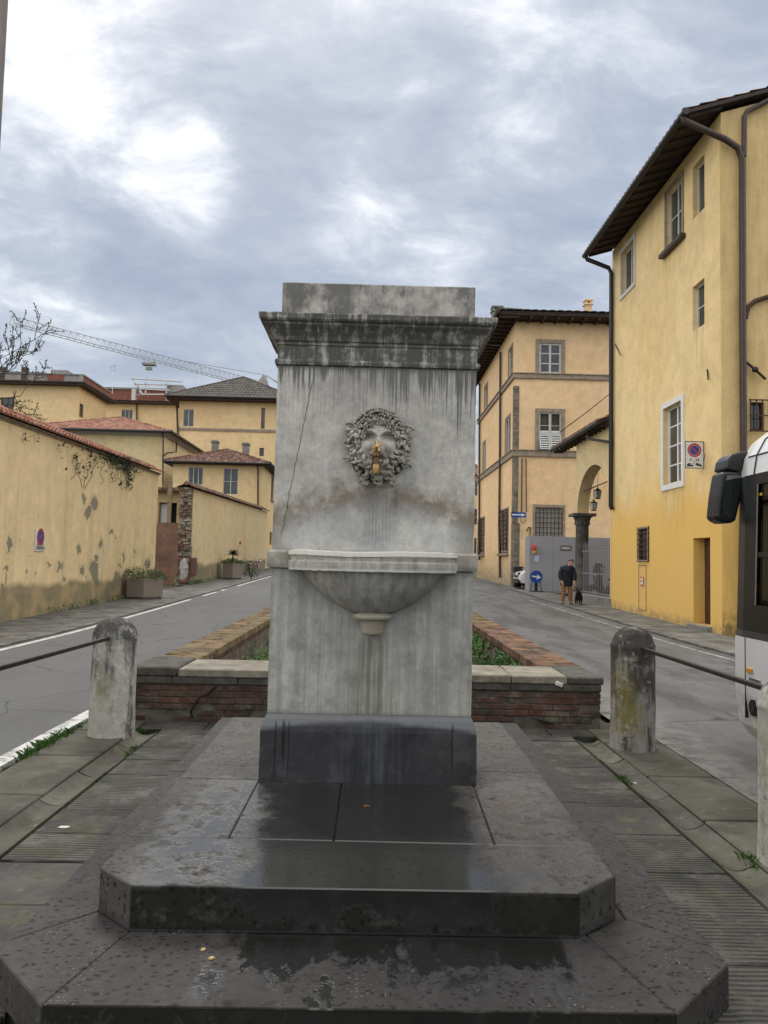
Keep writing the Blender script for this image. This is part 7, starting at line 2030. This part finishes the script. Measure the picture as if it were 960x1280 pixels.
# lower body with the window opening left free
mb = MB()
def skin(rows, mb, i0, i1):
    n = len(rows[0])
    for a in range(len(rows)-1):
        for i in range(i0, i1):
            mb.add([rows[a][i], rows[a][i+1], rows[a+1][i+1], rows[a+1][i]], [(0, 1, 2, 3)], .5, True)
ys_ = [YB, 1.5, 3.0, 4.5, 5.6, 5.93]
rows = [sect(y) for y in ys_]
nose = [sect(6.08, .025), sect(6.20, .09, .30), sect(6.28, .20, .36), sect(6.31, .5, .42)]
allr = rows + nose
skin(allr, mb, 0, 3); skin(allr, mb, 16, 19)
skin(allr, mb, 5, 14)
mb.poly(sect(YB), .5)
o = part('body', mb, M['bus'], bus, recalc=False)
mb = MB(); skin(allr, mb, 3, 4); skin(allr, mb, 15, 16)
# window band frame: pillars and rails in black
def qpt(i, t, y, inset=0): 
    a = sect(y, inset)[4]; b = sect(y, inset)[5]; return V(a).lerp(V(b), t)
Xo = -.004
def strip_band(y0, y1, t0, t1):
    a0, a1, b0, b1 = qpt(4, t0, y0), qpt(4, t1, y0), qpt(4, t0, y1), qpt(4, t1, y1)
    mb.add([a0, b0, b1, a1], [(0, 1, 2, 3)], .5)
    for q in (a0, b0): pass
strip_band(YB, 5.93, 0, .17); strip_band(YB, 5.93, .93, 1); strip_band(5.74, 5.93, .17, .93); strip_band(3.55, 3.70, .085, .93); strip_band(1.5, 1.65, .085, .93)
strip_band(3.70, 5.74, .47, .50)
for a in range(len(allr)-1-5, len(allr)-1):
    pass
rr_ = [sect(5.93)]+nose
for a in range(len(rr_)-1): mb.add([rr_[a][4], rr_[a][5], rr_[a+1][5], rr_[a+1][4]], [(0, 1, 2, 3)], .5, True)
part('window_band', mb, M['black'], bus, recalc=False)
mb = MB()
for (y0, y1) in ((3.70, 5.74), (1.65, 3.55), (YB, 1.5)):
    mb.add([qpt(4, .085, y0)+V((.015, 0, 0)), qpt(4, .085, y1)+V((.015, 0, 0)), qpt(4, .93, y1)+V((.015, 0, 0)), qpt(4, .93, y0)+V((.015, 0, 0))], [(0, 1, 2, 3)], .5)
o = part('side_window', mb, M['tint'], bus, recalc=False)
mb = MB(); r0 = sect(YB); 
R_ = [V((BX+WB-.03, YB, 1.1)), V((BX+WB-.03, 6.0, 1.1)), V((BX+WB-.06, 6.0, 2.30)), V((BX+WB-.06, YB, 2.30))]
mb.add(R_, [(0, 1, 2, 3)], .5); part('far_side_window', mb, M['tint'], bus, recalc=False)
mb = MB(); e = nose[-1]; 
# windscreen and front end
mb.add([V(e[4]), V(e[5]), V(e[14]), V(e[15])], [(0, 1, 2, 3)], .5); part('windscreen', mb, M['tint'], bus, recalc=False)
mb = MB(); mb.add([V(q) for q in (e[0], e[1], e[2], e[3], e[4], e[15], e[16], e[17], e[18], e[19])], [tuple(range(10))], .5); mb.add([V(q) for q in e[5:15]], [tuple(range(10))], .5); part('front_panel', mb, M['bus'], bus, recalc=False)
mb = MB(); mb.box(BX+.10, BX+WB-.1, YB+.05, 6.0, .34, .40); part('floor', mb, M['rubber'], bus)
# door gap, recess handle, round cap, joint lines
mb = MB()
for (y0, y1, z0, z1) in ((5.86, 5.867, .42, 1.03),): mb.box(BX-.004, BX+.02, y0, y1, z0, z1)
part('panel_gap', mb, M['black'], bus)
mb = MB(); hc_ = onX(944, 850, BX); mb.mbox(Matrix.Translation(hc_+V((-.002, 0, 0))), .006, .085, .012); part('handle_recess', mb, M['chrome'], bus, bevel=.004)
cc_ = onX(942, 885, BX)
mb = MB(); mb.tube([cc_+V((-.008, 0, 0)), cc_+V((.03, 0, 0))], .062, 24); cp_ = part('fuel_cap', mb, M['black'], bus)
mb = MB(); mb.tube([cc_+V((-.013, 0, 0)), cc_+V((-.0085, 0, 0))], .038, 20); part('cap_centre', mb, M['rubber'], cp_)
for y_ in (4.75, .9):
    wh = MB(); wh.tube([(BX+.05, y_, .33), (BX+.27, y_, .33)], .36, 28); wp = part('wheel', wh, M['rubber'], bus)
    wh = MB(); wh.tube([(BX+.04, y_, .33), (BX+.049, y_, .33)], .20, 20); part('hub', wh, M['chrome'], wp)
# driver's seat and steering wheel inside
mb = MB(); mb.ball((BX+.5, 4.15, 1.05), .24, .10, .36, 14, 10); mb.ball((BX+.5, 4.14, 1.50), .14, .07, .13, 12, 8); mb.ball((BX+.5, 4.4, .78), .25, .26, .10, 14, 8)
st = part('driver_seat', mb, M['rubber'], bus)
mb = MB(); mb.tube([V((BX+.5+.21*math.cos(a), 4.98+.05*math.sin(a), 1.17+.2*math.sin(a))) for a in [6.2832*k/20 for k in range(21)]], .018, 6); mb.tube([(BX+.5, 4.98, 1.17), (BX+.5, 5.3, .8)], .03, 6); part('steering_wheel', mb, M['rubber'], bus)
M['hivis'] = simple('seat_yellow', (.60, .42, .03), .7, 0, .1, 9)
mb = MB(); q = onX(950, 736, BX+.35); mb.mbox(Matrix.Translation(q), .05, .05, .035); part('grab_handle', mb, M['hivis'], bus, bevel=.01)
mb = MB(); q = onX(947, 618.5, BX+.06); mb.mbox(Matrix.Translation(q), .004, .07, .010); part('window_label', mb, M['hivis'], bus)
# mirror
Ym = 6.05
def mp(px, py, Y=Ym): return onY(px, py, Y)
mi = MB()
mi.extr([mp(*q) for q in ((906.5, 587), (909, 575), (914, 568), (924, 565), (936, 563), (937, 588), (922, 590))], (0, .22, 0), smooth=False)
ma_ = part('mirror_arm', mi, M['black'], bus, bevel=.02); ma_.modifiers['bevel'].segments = 3
mi = MB(); mi.extr([mp(*q) for q in ((902, 590), (911, 588.5), (930, 590), (931, 603), (928, 620), (921, 650), (917, 654), (905, 654), (896, 650), (894.5, 645), (897, 620))], (0, .19, 0), smooth=False)
mh = part('mirror_housing', mi, M['black'], bus, bevel=.03); mh.modifiers['bevel'].segments = 4
gm_ = G('mirror_glass'); M['mirror'] = gm_.fin((.12, .14, .14), .05, None, 1.0, .5)
mi = MB(); mi.add([mp(px, py, Ym-.004) for px, py in ((908.5, 594), (926, 594), (926, 603), (918, 647), (902, 644), (901, 640))], [tuple(range(6))]); part('mirror_glass', mi, M['mirror'], mh, recalc=False)

# ------------------------------------------------------------------ parked white car behind the hoarding
def prof_solid(mb, prof, y0, y1, r=None, taper=0):
    mb.extr([(x, y0, z) for x, z in prof], (0, y1-y0, 0), r)
cx0 = onY(649.5, 725, 36.2).x; cz0 = gz(37)-.02; cy0, cy1 = 36.3, 38.0
car = thing('parked_car', 'white car parked behind the grey hoarding, only its front showing', 'car', (cx0+2, 37.1, cz0))
mb = MB(); S_ = [(.10, .30), (.0, .45), (.02, .68), (.14, .80), (.95, 1.0), (1.0, 1.02), (1.75, 1.50), (2.1, 1.56), (3.1, 1.54), (3.75, 1.12), (3.9, .95), (3.95, .5), (3.85, .30)]
n_ = len(S_); L_ = []
for (y_, k) in ((cy0, .90), (cy0+.12, 1.0), (cy1-.12, 1.0), (cy1, .90)):
    L_.append([V((cx0+1.98+(a-1.98)*(1 if k == 1 else .97), y_ + (0.0), cz0+.30+(b-.30)*(1 if k == 1 else .93 if b > 1.1 else .97))) for a, b in S_])
for a in range(3):
    for i in range(n_): mb.add([L_[a][i], L_[a][(i+1) % n_], L_[a+1][(i+1) % n_], L_[a+1][i]], [(0, 1, 2, 3)], .5, True)
mb.poly(L_[0], .5); mb.poly(L_[3], .5)
part('body', mb, M['bus'], car)
mb = MB(); mb.add([(cx0+1.02, cy0+.2, cz0+1.06), (cx0+1.72, cy0+.28, cz0+1.485), (cx0+1.72, cy1-.28, cz0+1.485), (cx0+1.02, cy1-.2, cz0+1.06)], [(0, 1, 2, 3)])
mb.v = [v+V((-.02, 0, .02)) for v in mb.v]; part('windscreen', mb, M['glass'], car, recalc=False)
mb = MB(); mb.add([(cx0+1.25, cy0-.006, cz0+1.02), (cx0+3.4, cy0-.006, cz0+1.02), (cx0+3.0, cy0-.004, cz0+1.40), (cx0+1.85, cy0-.004, cz0+1.40)], [(0, 1, 2, 3)]); part('side_window', mb, M['glass'], car, recalc=False)
mb = MB(); mb.box(cx0-.03, cx0+.12, cy0+.10, cy1-.10, cz0+.28, cz0+.50); mb.box(cx0-.02, cx0+.10, cy0+.35, cy1-.35, cz0+.55, cz0+.68); part('grille', mb, M['black'], car, bevel=.02)
for y_ in (cy0+.12, cy1-.40):
    mb = MB(); mb.mbox(Matrix.Translation((cx0+.07, y_+.14, cz0+.72)) @ Matrix.Rotation(.5, 4, 'Y'), .10, .15, .05); part('headlight', mb, M['glass'], car, bevel=.02)
for x_ in (.75, 3.2):
    for y_ in (cy0+.02, cy1-.22):
        mb = MB(); mb.tube([(cx0+x_, y_-.03, cz0+.32), (cx0+x_, y_+.23, cz0+.32)], .32, 20); wp = part('wheel', mb, M['rubber'], car)
        mb = MB(); mb.tube([(cx0+x_, y_-.04, cz0+.32), (cx0+x_, y_-.031, cz0+.32)], .19, 16); part('hub', mb, M['chrome'], wp)
# grey bin beside it
a, b = onY(643.5, 708, 37.9), onY(650, 708, 37.9)
bn = thing('wheelie_bin', 'dark grey bin between the palace corner and the white car', 'bin', ((a.x+b.x)/2, 38.1, gz(38)))
mb = MB(); z0, z1 = gz(38), a.z; mb.add([(a.x+.05, 37.95, z0+.08), (b.x+.1, 37.95, z0+.08), (b.x+.1, 38.35, z0+.08), (a.x+.05, 38.35, z0+.08), (a.x, 37.9, z1-.1), (b.x+.15, 37.9, z1-.1), (b.x+.15, 38.4, z1-.1), (a.x, 38.4, z1-.1)], [(0,3,2,1),(4,5,6,7),(0,1,5,4),(1,2,6,5),(2,3,7,6),(3,0,4,7)]); part('tub', mb, M['iron'], bn, bevel=.02)
mb = MB(); mb.box(a.x-.02, b.x+.17, 37.87, 38.43, z1-.095, z1); part('lid', mb, M['black'], bn, bevel=.02)
mb = MB(); mb.tube([(a.x+.03, 38.33, z0+.09), (b.x+.12, 38.33, z0+.09)], .085, 12); part('wheel', mb, M['rubber'], bn)

# ------------------------------------------------------------------ scooters inside the loggia
def scooter(x, y, label, col, rot=0):
    z0 = gz(y)+.02
    t = thing('scooter', label, 'scooter', (x, y, z0)); ca, sa = math.cos(rot), math.sin(rot)
    def P(a, b, c): return V((x+a*ca-b*sa, y+a*sa+b*ca, z0+c))
    for a_ in (-.62, .62):
        mb = MB(); mb.tube([P(a_, -.06, .25), P(a_, .06, .25)], .25, 20); w = part('wheel', mb, M['rubber'], t)
        mb = MB(); mb.tube([P(a_, -.066, .25), P(a_, .066, .25)], .12, 14); part('rim', mb, M['chrome'], w)
    mb = MB(); mb.tube([P(-.75, 0, .62), P(-.45, 0, .58), P(-.2, 0, .42), P(.0, 0, .28), P(.25, 0, .28), P(.42, 0, .5), P(.48, 0, .85), P(.46, 0, .98)], [.12, .17, .16, .10, .10, .14, .17, .09], 12); part('body', mb, col, t)
    mb = MB(); mb.tube([P(-.72, 0, .76), P(-.40, 0, .78), P(-.12, 0, .72)], [.09, .13, .08], 10, flat=.6); part('seat', mb, M['rubber'], t)
    mb = MB(); mb.tube([P(.44, -.32, 1.02), P(.46, 0, 1.0), P(.44, .32, 1.02)], .018, 6); mb.tube([P(.60, 0, .3), P(.46, 0, 1.0)], .03, 6); part('handlebar', mb, M['iron'], t)
    mb = MB(); mb.ball(P(.58, 0, .92), .06, .09, .07, 10, 7); part('headlight', mb, M['grey_shut'], t)
    for s in (-1, 1): mb = MB(); mb.tube([P(.44, s*.24, 1.02), P(.42, s*.30, 1.2)], .008, 4); mb.ball(P(.42, s*.32, 1.24), .02, .07, .045, 8, 6); part('mirror', mb, M['black'], t)
    mb = MB(); mb.add([P(.52, -.2, 1.02), P(.52, .2, 1.02), P(.42, .17, 1.38), P(.42, -.17, 1.38)], [(0, 1, 2, 3)]); part('windshield', mb, M['glass'], t, recalc=False)
M['sc_green'] = simple('scooter_green', (.20, .38, .33), .3, 0, .1, 9); M['sc_dark'] = simple('scooter_dark', (.03, .032, .038), .3, 0, .1, 9); M['sc_red'] = simple('scooter_maroon', (.14, .035, .03), .35, 0, .1, 9)
scooter(9.15, 29.2, 'dark scooter parked behind the railing close to the loggia column', M['sc_dark'], 2.3)
scooter(9.45, 27.6, 'pale green scooter parked behind the railing nearest to the ochre house', M['sc_green'], 2.5)
scooter(9.55, 30.9, 'maroon scooter parked farthest back behind the loggia railing', M['sc_red'], 2.2)
mb = MB(); mb.add([(8.05+.6, 25.6, gz(25.6)+.012), (12.5, 25.6, gz(25.6)+.012), (12.5, 33, gz(33)+.012), (8.65, 33, gz(33)+.012)], [(0, 1, 2, 3)]); solo('loggia_floor', mb, M['pav_far'], kind='structure')

# ------------------------------------------------------------------ the man with his dog
def skin_obj(name, verts, edges, radii, m, parent, root=0, sub=2):
    off = WL[parent.name]
    me = bpy.data.meshes.new(name); me.from_pydata([tuple(V(v)-off) for v in verts], edges, [])
    o = bpy.data.objects.new(name, me); COL.objects.link(o)
    sk = o.modifiers.new('skin', 'SKIN'); sk.use_smooth_shade = True
    if not me.skin_vertices: me.attributes
    me.update()
    bpy.context.view_layer.objects.active = o
    sv = me.skin_vertices[0].data if me.skin_vertices else None
    if sv is None:
        import bpy as _b
        with _b.context.temp_override(object=o, active_object=o): _b.ops.mesh.customdata_skin_add()
        sv = me.skin_vertices[0].data
    for i, r in enumerate(radii):
        sv[i].radius = (r if isinstance(r, tuple) else (r, r)); sv[i].use_root = (i == root)
    s = o.modifiers.new('sub', 'SUBSURF'); s.levels = s.render_levels = sub
    me.materials.append(m); o.parent = parent; WL[o.name] = off.copy()
    # bake the skinned surface so that the object carries a plain mesh
    dg = bpy.context.evaluated_depsgraph_get(); dg.update()
    nm = bpy.data.meshes.new_from_object(o.evaluated_get(dg)); o.modifiers.clear(); o.data = nm
    if not nm.materials: nm.materials.append(m)
    return o
MY = 26.6; q = onY(708, 752.5, MY); mz = gz(MY)-.01; MX = q.x
M['skin'] = simple('skin', (.42, .22, .15), .6, 0, .08, 20); M['jacket'] = simple('navy_jacket', (.010, .014, .026), .75, 0, .2, 12, .5); M['trous'] = simple('rust_trousers', (.26, .115, .045), .85, 0, .2, 10, .4)
M['shoe'] = simple('brown_shoes', (.14, .065, .03), .6, 0, .2, 20); M['hair'] = simple('grey_hair', (.24, .23, .215), .9, 0, .2, 60, .5); M['cap'] = simple('grey_cap', (.085, .08, .075), .9, 0, .2, 30, .4)
man = thing('person', 'elderly person in navy jacket, grey cap and rust brown trousers standing with a small dog', 'person', (MX, MY, mz))
k = 1.0
def Q(x, y, z): return V((MX+x, MY+y, mz+z*.96))
bv = [Q(0,0,.82), Q(0,-.01,.98), Q(.02,-.04,1.16), Q(.04,-.07,1.32), Q(.075,-.10,1.42), Q(.10,-.13,1.49),
      Q(-.10,0,.76), Q(-.11,-.02,.45), Q(-.13,.01,.10), Q(-.14,-.09,.045),
      Q(.10,0,.76), Q(.13,-.03,.45), Q(.14,0,.10), Q(.16,-.10,.045),
      Q(-.16,-.05,1.30), Q(-.24,-.04,1.06), Q(-.20,-.14,.84), Q(-.18,-.18,.76),
      Q(.20,-.06,1.28), Q(.25,-.09,1.04), Q(.22,-.19,.84), Q(.20,-.23,.76)]
be = [(0,1),(1,2),(2,3),(3,4),(4,5),(0,6),(6,7),(7,8),(8,9),(0,10),(10,11),(11,12),(12,13),(3,14),(14,15),(15,16),(16,17),(3,18),(18,19),(19,20),(20,21)]
br = [.13,(.14,.11),(.15,.12),(.13,.10),.055,.06, .085,.06,.045,.045, .085,.06,.045,.045, .06,.045,.036,.035, .06,.045,.036,.035]
skin_obj('body', bv, be, br, M['skin'], man)
hd_ = MB(); hc_ = Q(.115, -.16, 1.535); hd_.ball(hc_, .084, .104, .124, 20, 14, .5)
hd_.ball(hc_+V((.01, -.10, -.005)), .014, .024, .022, 8, 6); hd_.ball(hc_+V((.012, -.075, -.07)), .04, .03, .035, 10, 6)
for s in (-1, 1): hd_.ball(hc_+V((s*.076, .005, 0)), .014, .024, .032, 8, 6)
part('head', hd_, M['skin'], man)
hr_ = MB(); hr_.ball(hc_+V((0, .03, .012)), .090, .092, .110, 16, 10, .5); hr_.ball(hc_+V((.01, -.06, -.085)), .05, .045, .04, 12, 8); part('hair', hr_, M['hair'], man)
cp2 = MB(); cp2.ball(hc_+V((0, .01, .075)), .102, .122, .060, 18, 10, .5); cp2.ball(hc_+V((.01, -.105, .06)), .062, .055, .014, 12, 6); part('cap', cp2, M['cap'], man)
for s in (-1, 1):
    e_ = MB(); e_.ball(hc_+V((s*.028+.006, -.091, .012)), .011, .008, .008, 8, 6); part('eye', e_, M['ink'], man)
jv = [Q(0,0,.66), Q(0,-.005,.95), Q(.02,-.04,1.16), Q(.04,-.065,1.33), Q(.07,-.095,1.42),
      Q(-.165,-.05,1.31), Q(-.245,-.04,1.06), Q(-.205,-.13,.86), Q(.20,-.06,1.29), Q(.255,-.09,1.04), Q(.225,-.18,.86)]
skin_obj('jacket', jv, [(0,1),(1,2),(2,3),(3,4),(3,5),(5,6),(6,7),(3,8),(8,9),(9,10)], [(.245,.18),(.235,.175),(.225,.17),(.19,.15),.10,.105,.088,.070,.105,.088,.070], M['jacket'], man, root=1)
tv = [Q(0,0,.84), Q(-.10,0,.74), Q(-.11,-.02,.45), Q(-.13,.01,.09), Q(.10,0,.74), Q(.13,-.03,.45), Q(.14,0,.09)]
skin_obj('trousers', tv, [(0,1),(1,2),(2,3),(0,4),(4,5),(5,6)], [(.15,.12),.105,.082,.068,.105,.082,.068], M['trous'], man)
for s, c_ in ((-1, Q(-.135, -.03, .04)), (1, Q(.15, -.04, .04))):
    f_ = MB(); f_.ball(c_+V((0, 0, .012)), .048, .13, .052, 14, 8); part('shoe', f_, M['shoe'], man)
for hx in (Q(-.18, -.185, .755), Q(.20, -.235, .755)):
    h_ = MB(); h_.ball(hx, .036, .020, .045, 12, 8)
    for i in range(4): h_.tube([hx+V((-.025+.016*i, -.005, -.03)), hx+V((-.027+.017*i, -.012, -.065)), hx+V((-.026+.017*i, -.002, -.09-.004*(i % 3)))], [.009, .008, .006], 6)
    h_.tube([hx+V((.03, -.01, .0)), hx+V((.045, -.02, -.035))], [.010, .008], 6); part('hand', h_, M['skin'], man)
# dog
DX = onY(724, 745, 26.8).x; DYY = 26.8; dz = gz(DYY)-.01
dog = thing('dog', 'small black dog standing beside the person in the navy jacket', 'dog', (DX, DYY, dz))
M['fur'] = simple('black_fur', (.016, .015, .014), .9, 0, .4, 40, .7); M['furg'] = simple('grey_fur', (.10, .095, .085), .9, 0, .3, 40, .5)
def D_(x, y, z): return V((DX+x, DYY+y, dz+z))
dv = [D_(0,0,.34), D_(-.08,-.14,.35), D_(-.10,-.24,.42), D_(-.11,-.31,.49), D_(-.115,-.40,.47), D_(.06,.16,.35), D_(.09,.27,.42), D_(.10,.34,.50),
      D_(-.15,-.13,.22), D_(-.155,-.11,.12), D_(-.155,-.14,.02), D_(-.02,-.16,.22), D_(-.02,-.14,.12), D_(-.02,-.17,.02),
      D_(.0,.16,.24), D_(.0,.22,.14), D_(-.0,.19,.02), D_(.13,.15,.24), D_(.14,.21,.14), D_(.135,.18,.02)]
de = [(0,1),(1,2),(2,3),(3,4),(0,5),(5,6),(6,7),(1,8),(8,9),(9,10),(1,11),(11,12),(12,13),(5,14),(14,15),(15,16),(5,17),(17,18),(18,19)]
skin_obj('body', dv, de, [.10,.105,.07,.068,.032,.095,.028,.02,.045,.028,.024,.045,.028,.024,.05,.03,.024,.05,.03,.024], M['fur'], dog)
for s in (-1, 1):
    e_ = MB(); e_.mbox(Matrix.Translation(D_(-.11+s*.05, -.29, .54)) @ Matrix.Rotation(s*.3, 4, 'Y'), .018, .008, .035, jit=.003); part('ear', e_, M['fur'], dog, bevel=.004)
e_ = MB(); e_.ball(D_(-.116, -.435, .475), .014, .012, .012, 8, 6); part('nose', e_, M['black'], dog)
e_ = MB(); e_.tube([Q(.20, -.24, .74), D_(-.09, -.22, .50)], .006, 4); solo('dog_lead', e_, M['ink'], 'thin dark lead from the person in the navy jacket to the small dog', 'lead')

# bus seals, seams and lamps
mb = MB()
for (ya_, yb_, ta, tb) in ((5.725, 5.745, .17, .93), (3.695, 3.715, .17, .93)):
    mb.add([qpt(4, ta, ya_)+V((-.006, 0, 0)), qpt(4, ta, yb_)+V((-.006, 0, 0)), qpt(4, tb, yb_)+V((-.006, 0, 0)), qpt(4, tb, ya_)+V((-.006, 0, 0))], [(0, 1, 2, 3)], .5)
part('window_seal', mb, M['chrome'], bus, recalc=False)
mb = MB(); mb.tube([V(sect(5.80)[5])+V((-.004, 0, 0)), V(sect(5.80)[6])+V((-.004, 0, 0)), V(sect(5.80)[7])+V((-.003, 0, .003)), V(sect(5.80)[8])+V((0, 0, .004)), V(sect(5.80)[9])+V((0, 0, .004))], .007, 5); mb.tube([V(sect(YB)[6])+V((-.003, 0, 0)), V(sect(5.93)[6])+V((-.003, 0, 0))], .006, 5)
part('roof_seam', mb, M['black'], bus)
mb = MB(); q = onX(937.5, 838, BX); mb.mbox(Matrix.Translation(q+V((-.004, 0, 0))), .008, .045, .018); part('side_marker_lamp', mb, M['amber'], bus, bevel=.004)
